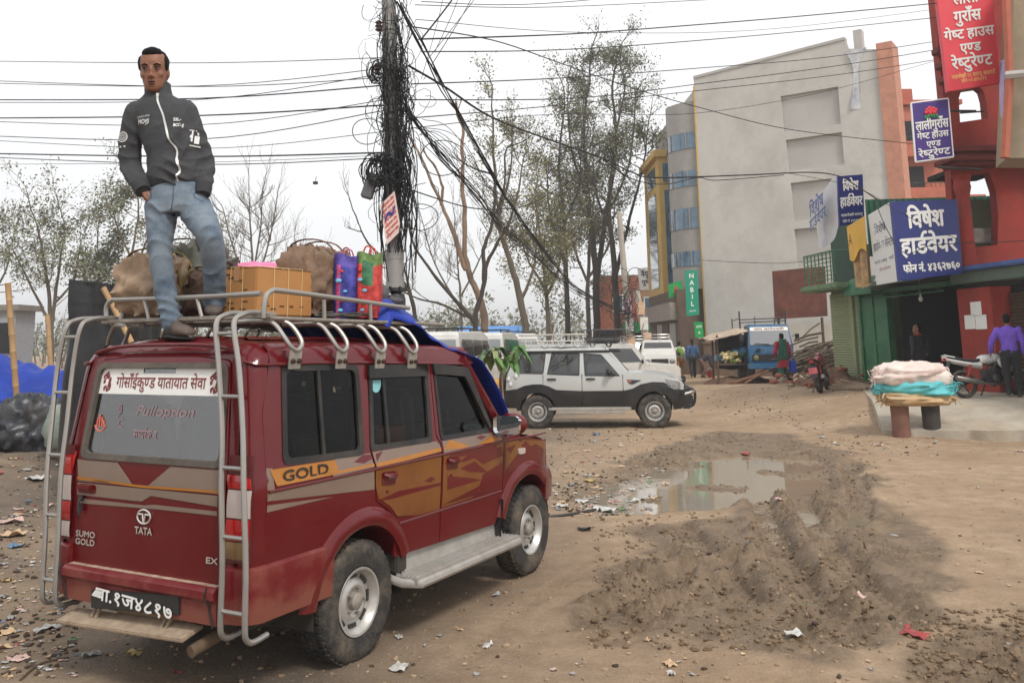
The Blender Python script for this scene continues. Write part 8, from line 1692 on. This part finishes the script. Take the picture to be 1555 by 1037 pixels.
b = MB(); b.box((-2.45, 0, .95), (2.9, 1.85, .1)); b.box((-2.45, -.92, 1.25), (2.9, .05, .55)); b.box((-2.45, .92, 1.25), (2.9, .05, .55)); b.box((-1.02, 0, 1.3), (.06, 1.85, .65)); b.build('load_bed', bl, TK)
b = MB()
for s in (-1, 1): b.tube([(-.98, s * .90, .9), (-.98, s * .92, 2.85)], .035, 6, mi=0); b.tube([(-3.85, s * .90, .9), (-3.85, s * .92, 2.6)], .03, 6); b.tube([(-.98, s * .92, 2.55), (-3.85, s * .92, 2.5)], .025, 6)
for z in (2.38, 2.50): b.tube([(-.98, -.92, z), (-.98, .92, z + .05)], .025, 6)
b.tube([(-.98, -.3, 2.3), (-.98, -.3, 2.62)], .02, 5); b.build('load_frame', clad, TK)
# motorcycles
def motorcycle(label, loc, rz, tank, lean=8, plate=None):
    t = thing('motorcycle', label, 'motorcycle', loc, rz); t.rotation_euler.x = R(-lean)
    mm = mat('cycle_black', (.015, .015, .016), .4, var=.2, dirt=(.2, .17, .13), dirt_amt=.3); tm = mat('tank_%d' % int(tank[0] * 999), tank, .25, coat=.8, var=.06); al = mat('cast_alloy', (.30, .29, .28), .5, .7, var=.2)
    for x, r, wd in ((0, .305, .06), (1.28, .30, .05)):
        M = Matrix.Translation((x, 0, r)) @ Matrix.Rotation(R(90), 4, 'X')
        w_ = MB(); w_.lathe([(r - .075 + .0 + .075 * 0 + (.05 * (1 - math.cos(a)) / 2) * 0 + .037 * (1 + math.cos(a)), wd * math.sin(a)) for a in np.linspace(0, 2 * math.pi, 13)], 30, M=M, cap=False); w_ = w_.build('wheel', rub, t)
        s_ = MB(); s_.lathe([(r - .075, -.025), (r - .06, -.03), (r - .06, .03), (r - .075, .025), (r - .085, 0), (r - .075, -.025)], 30, M=M, cap=False)
        for k in range(5):
            a = 2 * math.pi * k / 5; s_.tube([M @ Vector((.03 * math.cos(a), .03 * math.sin(a), 0)), M @ Vector(((r - .07) * math.cos(a + .15), (r - .07) * math.sin(a + .15), 0))], .014, 5)
        s_.lathe([(.001, -.06), (.05, -.05), (.05, .05), (.001, .06)], 12, M=M); s_.build('spokes', mm, w_)
    for s in (-1, 1): b = MB(); b.tube([(1.28, s * .075, .30), (1.02, s * .075, .92)], [.025, .02], 8); b.build('fork', al, t)
    b = MB(); b.grid(lambda a, u: (1.28 + .335 * math.cos(R(lerp(15, 150, a))), lerp(-.06, .06, u), .30 + .335 * math.sin(R(lerp(15, 150, a)))), 12, 3); b.build('mudguard', tm, t)
    b = MB()
    for p, r in (((.62, 0, .84), (.24, .13, .11)), ((.78, 0, .86), (.15, .15, .11)), ((.5, 0, .80), (.14, .10, .08))): b.ball(p, r, 14)
    b.ball((.90, .13, .74), (.12, .04, .12), 10); b.ball((.90, -.13, .74), (.12, .04, .12), 10); remeshed(b.build('tank', tm, t), .014, 3)
    b = MB(); b.loft([[(x, w_ * math.cos(R(a)), z + h * math.sin(R(a))) for a in range(0, 360, 30)] for x, z, w_, h in ((.42, .82, .10, .04), (.25, .79, .14, .045), (.05, .82, .13, .045), (-.15, .87, .10, .035), (-.25, .89, .05, .02))]); b.build('seat', mat('seat_vinyl', (.02, .016, .016), .6), t)
    b = MB(); b.loft([[(x, w_ * math.cos(R(a)), z + h * math.sin(R(a))) for a in range(0, 360, 30)] for x, z, w_, h in ((.45, .70, .10, .08), (.15, .74, .12, .06), (-.15, .80, .09, .05), (-.38, .87, .04, .03))]); b.tube([(-.15, .1, .88), (-.35, .09, .93), (-.38, -.09, .93), (-.15, -.1, .88)], .014, 6); b.build('tail_fairing', tm, t)
    b = MB(); b.box((-.36, 0, .84), (.06, .12, .06)); b.build('tail_lamp', lampr, t, bevel=.01)
    b = MB(); b.grid(lambda a, u: (-.25 - .16 * a, lerp(-.08, .08, u), .80 - .38 * a), 4, 3); b.build('rear_guard', mm, t)
    if plate: b = MB(); b.box((-.40, 0, .60), (.015, .22, .16), rot=Matrix.Rotation(R(-20), 4, 'Y')); b.build('number_plate', plate, t)
    b = MB(); b.box((.66, 0, .46), (.34, .26, .30)); b.ball((.70, .15, .40), (.11, .05, .11), 10); b.ball((.70, -.15, .40), (.11, .05, .11), 10); b.tube([(.72, 0, .55), (.82, 0, .72)], .09, 10)
    for k in range(5): b.box((.76 + .02 * k, 0, .56 + .03 * k), (.20, .22, .008))
    b.build('engine', mm, t, bevel=.015)
    b = MB(); b.tube([(.85, -.1, .55), (.92, -.11, .40), (.75, -.13, .27), (.35, -.16, .30)], .022, 8); b.tube([(.38, -.17, .30), (.30, -.175, .32), (-.20, -.19, .42), (-.24, -.19, .43)], [.03, .055, .06, .05], 12); b.build('exhaust', mat('exhaust_grey', (.25, .24, .23), .4, .8, var=.2), t)
    for s in (-1, 1):
        b = MB(); b.tube([(0, s * .09, .305), (.45, s * .08, .42)], .022, 6); b.build('swing_arm', mm, t); b = MB(); b.tube([(.02, s * .11, .36), (.18, s * .11, .70)], .028, 8); b.build('shock_absorber', mat('spring_red', srgb(140, 25, 25), .4), t)
        b = MB(); b.tube([(1.02, s * .1, .95), (.97, s * .28, 1.04), (.88, s * .38, 1.02)], .014, 6); b.build('handlebar', mm, t); b = MB(); b.tube([(.96, s * .27, 1.03), (1.0, s * .33, 1.16)], .007, 5); b.ball((1.0, s * .34, 1.19), (.02, .065, .04), 10); b.build('mirror', mm, t)
    b = MB(); b.ball((1.12, 0, .90), (.09, .10, .11), 12); b.ball((1.06, 0, 1.0), (.10, .09, .05), 10); b.build('headlight_cowl', tm, t)
    b = MB(); b.tube([(.55, .12, .28), (.50, .30, .02)], .014, 6); b.build('side_stand', mm, t); b = MB(); b.tube([(1.0, 0, .88), (.62, 0, .68), (.45, 0, .42), (.70, 0, .25), (.92, 0, .40), (.98, 0, .80)], .022, 6); b.tube([(.6, 0, .72), (-.05, 0, .78)], .02, 6); b.build('frame', mm, t)
    return t
q = P(1247, 606, 24.3); q.z = gh(q.x, q.y)
motorcycle('red motorcycle seen from behind with a pink number plate', q, R(62), (.22, .006, .018), 9, mat('pink_plate', srgb(225, 120, 130), .5))
q = on_apron(1467, 607, 20)
motorcycle('white motorcycle parked side-on before the red building', q, R(3), (.62, .62, .60), 8)
# ---------------- sacks, stall, heaps, litter ----------------
SB0 = P(1389, 646, 18.0); SB0.z = gh(SB0.x, SB0.y)
stn = [mat('clay_pipe', srgb(120, 84, 70), .9, var=.25, scale=5), mat('dark_drum', srgb(62, 58, 54), .85, var=.3, scale=5)]
for i, (u, lb) in enumerate(((1368, 'reddish clay stump under the left of the sack pile'), (1415, 'dark grey stump under the right of the sack pile'))):
    p = P(u, 646, 18.0); p.z = gh(p.x, p.y) - .03; b = MB(); b.lathe([(.17, -.08), (.165, .3), (.172, .61), (.15, .615), (.001, .61)], 20); o = b.build('stump', stn[i], None, p, bevel=.0); tag(o, lb, 'stump')
def sack(label, u, v, size, cols, sd, rz=0, tied=True):
    p = P(u, v, 18.0); t = thing('sack', label, 'sack', p, rz); m = mat('woven_sack_%d' % sd, cols[0], .6, var=.12, scale=4, bump=.5, bscale=9, dirt=cols[1], dirt_amt=.6, dirt_scale=1.6)
    o = lump('sack_body', size, sd, m, .2, 1.5, 2.6, t, n=44, fine=.55); o.location.z = 0
    L_, W_, H_ = size; rn = random.Random(sd)
    for s in (-1, 1):
        b = MB()
        for k in range(7): a = rn.uniform(-.9, .9); b.tube(spline([(s * L_ * .42, a * W_ * .3, rn.uniform(-.2, .2) * H_), (s * L_ * .5, a * W_ * .42, rn.uniform(-.3, .35) * H_), (s * (L_ * .5 + rn.uniform(.02, .09)), a * W_ * .5, rn.uniform(-.5, .3) * H_)], 3), [.035] * 4 + [.022] * 2 + [.012], 6, flat=.4)
        b.build('sack_end', m, t)
    return t
sack('flattened tan and yellow sack at the bottom of the pile', 1391, 604, (1.42, .66, .36), (srgb(190, 165, 130), srgb(200, 140, 50)), 61, .05)
sack('turquoise woven sack in the middle of the pile', 1391, 589, (1.48, .66, .38), (srgb(95, 190, 195), srgb(70, 140, 150)), 62, -.03)
sack('pinkish white woven sack lying on top of the pile', 1382, 569, (1.40, .64, .50), (srgb(222, 205, 196), srgb(190, 150, 145)), 63, .06)
p = P(1422, 574, 18.0); o = lump('sack', (.55, .5, .34), 64, mat('white_woven_sack', srgb(215, 205, 198), .6, var=.12, bump=.5, bscale=9), .16, 2, 2.6, n=30, label='plump white sack end at the right of the top sack', cat='sack', loc=p)
# vegetable stall beside the blue truck
VB = P(1112, 575, 36.5); VB.z = gh(VB.x, VB.y)
vs_ = thing('vegetable_stall', 'rickety vegetable stall under a patched sheet roof left of the blue lorry', 'stall', VB)
tim = mat('old_timber', srgb(88, 70, 55), .9, var=.3)
for x, y in ((-.7, -.6), (-.55, .9), (.75, -.5), (.75, .9)): b = MB(); b.tube([(x, y, -.1), (x + .03, y, 1.9)], .045, 6); b.build('post', tim, vs_)
b = MB(); b.box((.1, .1, .75), (1.5, 1.2, .08)); b.build('table_board', tim, vs_)
b = MB(); b.grid(lambda a, t: (lerp(-1.05, .95, a), lerp(-.95, 1.1, t), 1.72 + .45 * a + .10 * t + .09 * mnoise.noise(Vector((a * 5, t * 4, 1)))), 18, 10); o = b.build('sheet_roof', mat('patched_sheet', srgb(185, 165, 145), .8, var=.35, scale=1.5, dirt=srgb(95, 70, 60), dirt_amt=.7, dirt_scale=2), vs_); q = o.modifiers.new('th', 'SOLIDIFY'); q.thickness = .05
b = MB(); b.grid(lambda a, t: (lerp(-.4, .8, a), .95, lerp(.5, 1.9, t) + .03 * math.sin(a * 9)), 8, 4); b.build('dark_backcloth', mat('dark_cloth', (.02, .018, .02), .95), vs_)
rn = random.Random(6); vm = [mat('cauliflower', srgb(222, 208, 160), .8, var=.15, scale=20), mat('leafy_green', srgb(110, 130, 50), .7, var=.3)]
for k in range(22):
    x, y, z = rn.uniform(-.45, .2), rn.uniform(-.45, .2), .86; z += .14 * (k % 3); b = MB()
    for j in range(7): b.ball((rn.gauss(0, .05), rn.gauss(0, .05), rn.gauss(.02, .03)), rn.uniform(.05, .08), 8)
    c = k > 15; o = b.build('cabbage' if c else 'cauliflower', vm[1 if c else 0], None, VB + Vector((x + (.45 if c else 0), y, z))); tag(o, 'green cabbage heaped on the vegetable stall' if c else 'pale cauliflower heaped on the vegetable stall', 'vegetable', 'green cabbages on the stall' if c else 'cauliflowers on the stall')
for k, (x, z, s) in enumerate(((.3, 1.18, .5), (.6, 1.25, .5), (-.5, .98, .3))): lump('plastic_bundle', (s, .4, .3), 80 + k, mat('sky_blue_plastic', srgb(85, 160, 215), .4, var=.2, bump=.3), .2, 2, 2.4, n=20, label=('sky blue plastic bundle in the middle of the stall', 'larger sky blue plastic bundle at the right of the stall', 'small sky blue plastic bundle at the left of the stall')[k], cat='bundle', loc=VB + Vector((x, .1, z)))
for k in range(9):
    p0 = VB + Vector((.3 + .06 * k, -1.2 + rn.uniform(-.2, .2), .12)); b = MB(); b.tube([(-.7, rn.uniform(-.2, .2), -.08), (0, 0, .12 + .02 * k), (.6, rn.uniform(-.2, .2), .32 + .03 * k)], .045, 6); o = b.build('timber_pole', mat('brown_timber', srgb(112, 80, 58), .9, var=.3, scale=4), None, p0); tag(o, 'rough brown timber pole leaning before the stall', 'timber', 'timber poles before the stall')
# brushwood stack right of the truck
rn = random.Random(9); b = MB(); c = P(1243, 545, 34); c.z = gz(c.x, c.y)
for k in range(260):
    z = abs(rn.gauss(0, .42)); a = rn.gauss(.25, .25); x, y = rn.gauss(0, .38) * (1.2 - z * .5), rn.gauss(0, .5); d = Vector((math.cos(a), rn.gauss(0, .25), .28 + rn.gauss(0, .12))) * rn.uniform(.35, .75)
    q = Vector((x, y, .5 + z)); b.tube([q - d, q + Vector((0, 0, .05)), q + d], rn.uniform(.02, .045), 5)
tag(b.build('brushwood_stack', mat('grey_sticks', srgb(92, 80, 66), .95, var=.35, scale=3), None, c), 'stack of grey brushwood sticks between the blue lorry and the shutters', 'brushwood', kind='stuff')
# rubble and earth heaps before the shops
def heap(label, c, sx, sy, h, m, sd, n=46, nm='rubble_heap', rough=.35):
    b = MB(); off = Vector((sd * 3.1, sd * 1.7, 0))
    def f(a, t):
        x, y = (2 * a - 1), (2 * t - 1); e = max(0, 1 - (x * x + y * y)) ** .6; nz_ = mnoise.fractal(Vector((x * 2.2, y * 2.2, 0)) + off, .8, 2.1, 5) * rough
        return (x * sx, y * sy, h * e * (1 + nz_) - .12 + .04 * nz_)
    b.grid(f, n, n); o = b.build(nm, m, None, c, ang=60); return tag(o, label, nm.replace('_', ' '))
rub = mat('rubble_earth', srgb(98, 70, 54), .95, var=.4, scale=5, bump=.9, bscale=22, dirt=srgb(150, 125, 100), dirt_amt=.5, dirt_scale=6)
c = P(1300, 580, 26.3); heap('brown rubble heap in front of the green shutters', Vector((9.9, 27.6, .15)), 1.5, 2.6, .85, rub, 3)
heap('low earth bank with stones behind the red motorcycle', Vector((9.0, 28.6, .1)), 1.6, 2.2, .45, rub, 5)
heap('heap of earth under the vegetable stall', VB + Vector((.4, .2, 0)), 1.6, 1.3, .35, rub, 7)
rn = random.Random(14); bk = mat('broken_brick', srgb(140, 84, 64), .9, var=.35, scale=5)
stm = mat('field_stone', srgb(140, 126, 110), .9, var=.3, scale=5, bump=.5, bscale=14)
for k in range(46):
    x, y = rn.uniform(8.4, 10.9), rn.uniform(25.4, 30); z = gz(x, y) + .05 + rn.uniform(0, .5) * max(0, 1 - abs(x - 9.9) / 1.5); s = rn.uniform(.08, .2)
    o = lump('brick_piece' if k % 3 else 'stone', (s * 1.5, s, s * .8), 200 + k, bk if k % 3 else stm, .18, 1.6, 4, n=12, label='broken brick on the rubble before the shutters' if k % 3 else 'rough stone on the rubble before the shutters', cat='brick' if k % 3 else 'stone', group='broken bricks before the shutters' if k % 3 else 'stones before the shutters', loc=(x, y, z), rotz=rn.uniform(0, 6))
for k in range(4):
    p = P(1288 + 7 * k, 590 + 2 * k, 24.6); p.z = gh(p.x, p.y) + .07 + .03 * k; b = MB(); b.box((0, 0, 0), (1.1, .2, .06), rot=Matrix.Rotation(R(4 * k), 4, 'Y')); o = b.build('concrete_slab', mat('grey_slab', srgb(150, 132, 112), .9, var=.25), None, p, R(-50 + 8 * k), bevel=.01); tag(o, 'broken concrete slab lying by the red motorcycle', 'slab', 'broken slabs by the red motorcycle')
# left bank: tarpaulins, heap, bamboo, stones
tb_ = mat('blue_groundsheet', srgb(22, 54, 148), .5, var=.25, scale=2, bump=.3, bscale=8, spec=.3)
tp0 = P(40, 590, 16.5); tp0.z = gz(tp0.x, tp0.y)
b = MB()
def gsheet(a, t):
    x, y = lerp(-3.4, 2.1, a), lerp(-1.0, 1.4, t); h = 1.38 * math.exp(-((x + .9) / 1.9) ** 2) * math.exp(-(y / 1.1) ** 2) + .62 * math.exp(-((x - 1.1) / .7) ** 2) * math.exp(-(y / .9) ** 2)
    return (x, y, .05 + h + .10 * mnoise.noise(Vector((x * 1.6, y * 1.6, 3))) + .11 * (1 - 2 * abs(mnoise.noise(Vector((x * 2.1, y * 2.8, 9))))))
b.grid(gsheet, 60, 34); o = b.build('blue_groundsheet', tb_, None, tp0); q = o.modifiers.new('th', 'SOLIDIFY'); q.thickness = .01; tag(o, 'rumpled bright blue tarpaulin spread over a heap at the left', 'tarpaulin')
hp = P(62, 672, 14.4); hp.z = gz(hp.x, hp.y)
bkp = mat('dark_grey_plastic', srgb(44, 47, 54), .36, var=.35, scale=5, bump=.6, bscale=12, dirt=srgb(110, 100, 90), dirt_amt=.45)
for i, (dx, dz, s, sd, lb) in enumerate(((-.1, .36, (1.2, .9, .95), 91, 'crumpled dark grey plastic sheeting bundled at the left edge'), (.62, .30, (.62, .6, .85), 92, 'smaller dark plastic bundle beside the left ladder'), (-.95, .30, (.7, .7, .7), 93, 'dark plastic bundle cut by the left edge'))):
    o = lump('plastic_heap', s, sd, bkp, .26, 1.5, 2.2, n=72, fine=.5, label=lb, cat='plastic heap', loc=hp + Vector((dx, .1 * i, dz)))
bam = mat('bamboo', srgb(172, 138, 96), .6, var=.2, scale=3, stretch=(1, 1, .3))
for i, (u0, v0, u1, v1, Y, lb) in enumerate(((26, 612, 12, 430, 15.2, 'bamboo post standing at the far left'), (79, 590, 72, 478, 18.5, 'shorter bamboo post behind the blue tarpaulin'))):
    p0, p1 = P(u0, v0, Y), P(u1, v1, Y); b = MB(); d = p1 - p0
    for k in range(7): b.tube([d * (k / 7), d * ((k + .93) / 7), d * ((k + .97) / 7), d * ((k + 1) / 7)], [.05, .047, .054, .05], 10)
    tag(b.build('bamboo_post', bam, None, p0), lb, 'post')
kp = P(150, 560, 11.8); kp.z = gz(kp.x, kp.y); ks = thing('covered_stack', 'tall stack wrapped in black plastic sheet behind the left ladder', 'covered stack', kp)
b = MB(); zt = P(150, 433, 11.8).z - kp.z; wl, wr = P(122, 440, 11.8).x - kp.x, P(232, 440, 11.8).x - kp.x
def wrap(a, t):
    th = 2 * math.pi * a; cx, cy = math.cos(th), math.sin(th); k = (abs(cx) ** 5 + abs(cy) ** 5) ** -.2; z = t * zt; e = mnoise.noise(Vector((cx * 2.5, cy * 2.5, z * 1.6))) * .05 + .025 * math.sin(th * 9 + z)
    return ((wl + wr) / 2 + cx * k * ((wr - wl) / 2 + e), cy * k * (.45 + e), z + (.04 * math.sin(th * 2) if t > .98 else 0))
b.grid(wrap, 64, 18); b.grid(lambda a, t: (lerp(wl, wr, a) , lerp(-.45, .45, t), zt + .03 * math.sin(a * 8) - .02), 8, 6); b.build('plastic_cover', mat('black_sheet', (.014, .014, .016), .42, var=.3, bump=.4, bscale=9), ks)
b = MB(); b.tube([P(157, 437, 11.2) - kp, P(200, 520, 11.2) - kp], .035, 8); tag(b.build('leaning_pole', bam, None, kp), 'pale bamboo pole leaning on the black covered stack', 'pole')
ub = P(110, 590, 13.5); b = MB()
lump('grey_sack', (.7, .6, .7), 95, mat('grey_green_cloth', srgb(130, 140, 130), .8, var=.25), .2, 2, 2.4, n=26, label='grey-green cloth bundle between the left ladder and the car', cat='bundle', loc=Vector((ub.x, ub.y, .8)))
for k in range(16):
    u, v = rn.uniform(-20, 120), rn.uniform(655, 682); p = GG(u, v); s = rn.uniform(.15, .36); lump('stone', (s * 1.5, s, s * .7), 300 + k, stm, .16, 1.5, 3.2, n=14, label='pale field stone at the foot of the plastic heap', cat='stone', group='stones below the plastic heap', loc=p + Vector((0, 0, .03)), rotz=rn.uniform(0, 6))
lump('yellow_sheet', (1.5, 1.0, .75), 97, mat('yellow_sacking', srgb(190, 145, 60), .7, var=.2, bump=.5, bscale=9), .22, 2, 2.3, n=40, fine=.8, label='crumpled yellow sacking on the ground beyond the red bonnet', cat='sacking', loc=GG(742, 606) + Vector((.1, 0, .25)))
hd_ = P(843, 506, 27); 
# litter
lc = [('white', (.5, .49, .46)), ('pale pink', srgb(190, 160, 150)), ('red', srgb(150, 60, 58)), ('blue', srgb(95, 120, 150)), ('yellow', srgb(180, 155, 95)), ('tan', srgb(190, 160, 125)), ('green', srgb(80, 130, 70)), ('grey', srgb(150, 148, 145))]
lmats = {n: mat('litter_%s' % n.replace(' ', '_'), c, .55, var=.25, scale=14) for n, c in lc}
def scrap(b, p, s, rn, mi=0):
    n = 5; off = Vector((rn.uniform(0, 99), rn.uniform(0, 99), 0)); an = rn.uniform(0, 6.28); asp = rn.uniform(.4, 1)
    def f(a, t):
        x, y = (a - .5) * s * (1 + .25 * mnoise.noise(off + Vector((t * 2, 0, 0)))), (t - .5) * s * asp * (1 + .25 * mnoise.noise(off + Vector((0, a * 2, 5)))); z = s * .4 * abs(mnoise.noise(off + Vector((a * 2.6, t * 2.6, 1)))) + .004
        return (p[0] + x * math.cos(an) - y * math.sin(an), p[1] + x * math.sin(an) + y * math.cos(an), p[2] + z)
    b.grid(f, n, n, mi)
named = [(70, 960, .20, 'white', 'crumpled white plastic bag on the ground left of the number plate'), (138, 996, .14, 'grey', 'grey and white paper scrap below the step board'), (25, 832, .17, 'blue', 'blue foil wrapper at the left edge'), (20, 815, .26, 'tan', 'flat tan cardboard piece at the left edge'), (15, 795, .26, 'pale pink', 'pale crumpled wrapper heap at the left edge'), (58, 715, .3, 'white', 'pale crumpled bag below the plastic heap'), (200, 1000, .14, 'yellow', 'yellowish scrap in the dirt below the exhaust'),
         (740, 977, .13, 'white', 'pale paper scrap on the bare dirt right of the rear wheel'), (608, 1015, .16, 'white', 'pale smear of paper near the bottom centre'), (690, 848, .10, 'red', 'small red wrapper beneath the running board'), (888, 806, .16, 'grey', 'dark leather shoe sole lying before the puddle'), (1206, 968, .13, 'white', 'clear crumpled cup at the foot of the mud'), (1300, 905, .18, 'pale pink', 'reddish torn wrapper right of the tyre tracks'), (1390, 968, .20, 'red', 'red and white snack packet near the lower right corner'), (1378, 946, .08, 'red', 'small red scrap above the snack packet'), (920, 770, .30, 'white', 'white plastic tube at the near edge of the puddle'), (945, 768, .12, 'green', 'green leaf scrap at the end of the white tube'), (985, 775, .12, 'tan', 'orange-brown brick scrap at the puddle edge'), (884, 757, .2, 'white', 'white and blue wrapper at the left puddle rim'), (895, 732, .18, 'yellow', 'yellow strip at the back of the puddle'), (868, 738, .12, 'blue', 'violet-blue scrap at the left end of the puddle'), (985, 727, .12, 'green', 'bright green leaf standing in the puddle'), (1132, 688, .2, 'red', 'red scrap in the mud beyond the puddle'), (905, 660, .2, 'blue', 'blue-violet wrapper in front of the silver SUV'), (1050, 625, .2, 'grey', 'bluish net scrap before the SUV bumper'), (1550, 685, .16, 'pale pink', 'pale scrap on the right edge of the road')]
rn = random.Random(50)
for u, v, s, c, lb in named:
    p = GG(u, v); b = MB(); scrap(b, (0, 0, 0), s * .85, rn); z = gh(p.x, p.y); tag(b.build('litter_scrap', lmats[c] if 'sole' not in lb else blk, None, (p.x, p.y, max(z, -.05) + .004), ang=80), lb, 'litter')
def zone_pt(rn):
    k = rn.random()
    if k < .34: u, v = rn.uniform(790, 1010), rn.uniform(640, 775)
    elif k < .62: u, v = rn.uniform(-10, 120), rn.uniform(690, 1030)
    elif k < .70: u, v = rn.uniform(840, 960), rn.uniform(740, 785)
    elif k < .88: u, v = rn.uniform(1060, 1420), rn.uniform(590, 640)
    else: u, v = rn.uniform(60, 1550), rn.uniform(640, 1030)
    return GG(u, v)
for k in range(130):
    p = zone_pt(rn); c = rn.choices([n for n, _ in lc], [6, 2, .6, .6, .5, 5, .2, 4])[0]; s = rn.uniform(.035, .11) * (1.3 if p.y > 11 else 1); b = MB(); scrap(b, (0, 0, 0), s, rn); z = gh(p.x, p.y)
    tag(b.build('litter_scrap', lmats[c], None, (p.x, p.y, max(z, -.05) + .003), fix=False, ang=80), 'small %s scrap of litter trodden into the dirt' % c, 'litter', '%s scraps of litter' % c)
b = MB()
for k in range(900):
    p = zone_pt(rn); z = gh(p.x, p.y); scrap(b, (p.x, p.y, max(z, -.05) + .002), rn.uniform(.015, .045) * (1.4 if p.y > 11 else 1), rn, rn.choices(range(8), [5, 2, .3, .3, .4, 6, .2, 5])[0])
tag(b.build('litter_bits', [lmats[n] for n, _ in lc], None, fix=False), 'countless tiny bits of litter strewn over the dirt', 'litter', kind='stuff')
# pebbles and clods
def stones(nm, label, m, n, gen, smin, smax, sd):
    rn = random.Random(sd); b = MB()
    for k in range(n):
        p = gen(rn); s = rn.uniform(smin, smax) * rn.uniform(.6, 1.2); z = gh(p.x, p.y) if n < 3000 else 0
        r = (s * rn.uniform(.6, 1.3), s * rn.uniform(.6, 1.3), s * rn.uniform(.4, .9)); base_ = len(b.v); b.ball((p.x, p.y, z + s * .15), r, 6, rot=Matrix.Rotation(rn.uniform(0, 6), 4, 'Z')); b.v[base_:] = [(x + rn.gauss(0, s * .12), y + rn.gauss(0, s * .12), zz + rn.gauss(0, s * .12)) for x, y, zz in b.v[base_:]]
    return tag(b.build(nm, m, None, ang=30, fix=False), label, 'stones', kind='stuff')
mudz = [(900, 1330, 780, 985), (1000, 1330, 660, 760), (1380, 1555, 930, 1030)]
def gmud(rn): q = rn.choices(mudz, [3, 2, 1])[0]; return GG(rn.uniform(q[0], q[1]), rn.uniform(q[2], q[3]))
stones('mud_clods', 'broken clods of grey mud thrown up round the ruts', mat('mud_clod', srgb(112, 92, 70), .85, var=.25, scale=8, bump=.5, bscale=40), 2600, gmud, .006, .028, 2)
stones('pebbles', 'small pebbles and crumbs scattered over the dirt lot', mat('pebble', srgb(150, 128, 104), .9, var=.35, scale=3), 1400, lambda rn: GG(rn.uniform(-20, 1560), 600 + 440 * rn.random() ** 1.2), .007, .022, 3)
stones('dark_crumbs', 'dark crumbs of soil on the littered verge', mat('dark_crumb', srgb(70, 56, 44), .95, var=.35, scale=3), 1100, zone_pt, .008, .03, 4)
b = MB(); b.tube(spline([G(800, 790), G(860, 784), G(905, 776)], 5), .016, 6); tag(b.build('pipe', blk, None, (0, 0, .02)), 'thin black pipe lying on the dirt by the puddle', 'pipe')
b = MB(); b.tube(spline([GG(30, 1035), GG(60, 1010), GG(105, 1000)], 5), .008, 5); tag(b.build('twig', tim, None, (0, 0, .01)), 'dark bent twig in the dirt at the lower left', 'twig')
# ---------------- dusty air over the whole lot ----------------
b = MB(); b.box((0, 1000, 13), (3200, 2600, 31)); hz = b.build('haze', None or bpy.data.materials.new('haze_air'), None, smooth=False)
hm = hz.data.materials[0]; hm.use_nodes = True; n = hm.node_tree.nodes; n.remove(n['Principled BSDF'])
v = n.new('ShaderNodeVolumePrincipled'); v.inputs['Density'].default_value = .0015; v.inputs['Color'].default_value = (.95, .95, .96, 1); v.inputs['Anisotropy'].default_value = .2
hm.node_tree.links.new(v.outputs[0], n['Material Output'].inputs['Volume']); tag(hz, 'thin dusty haze filling the air over the lot', 'haze', kind='stuff')
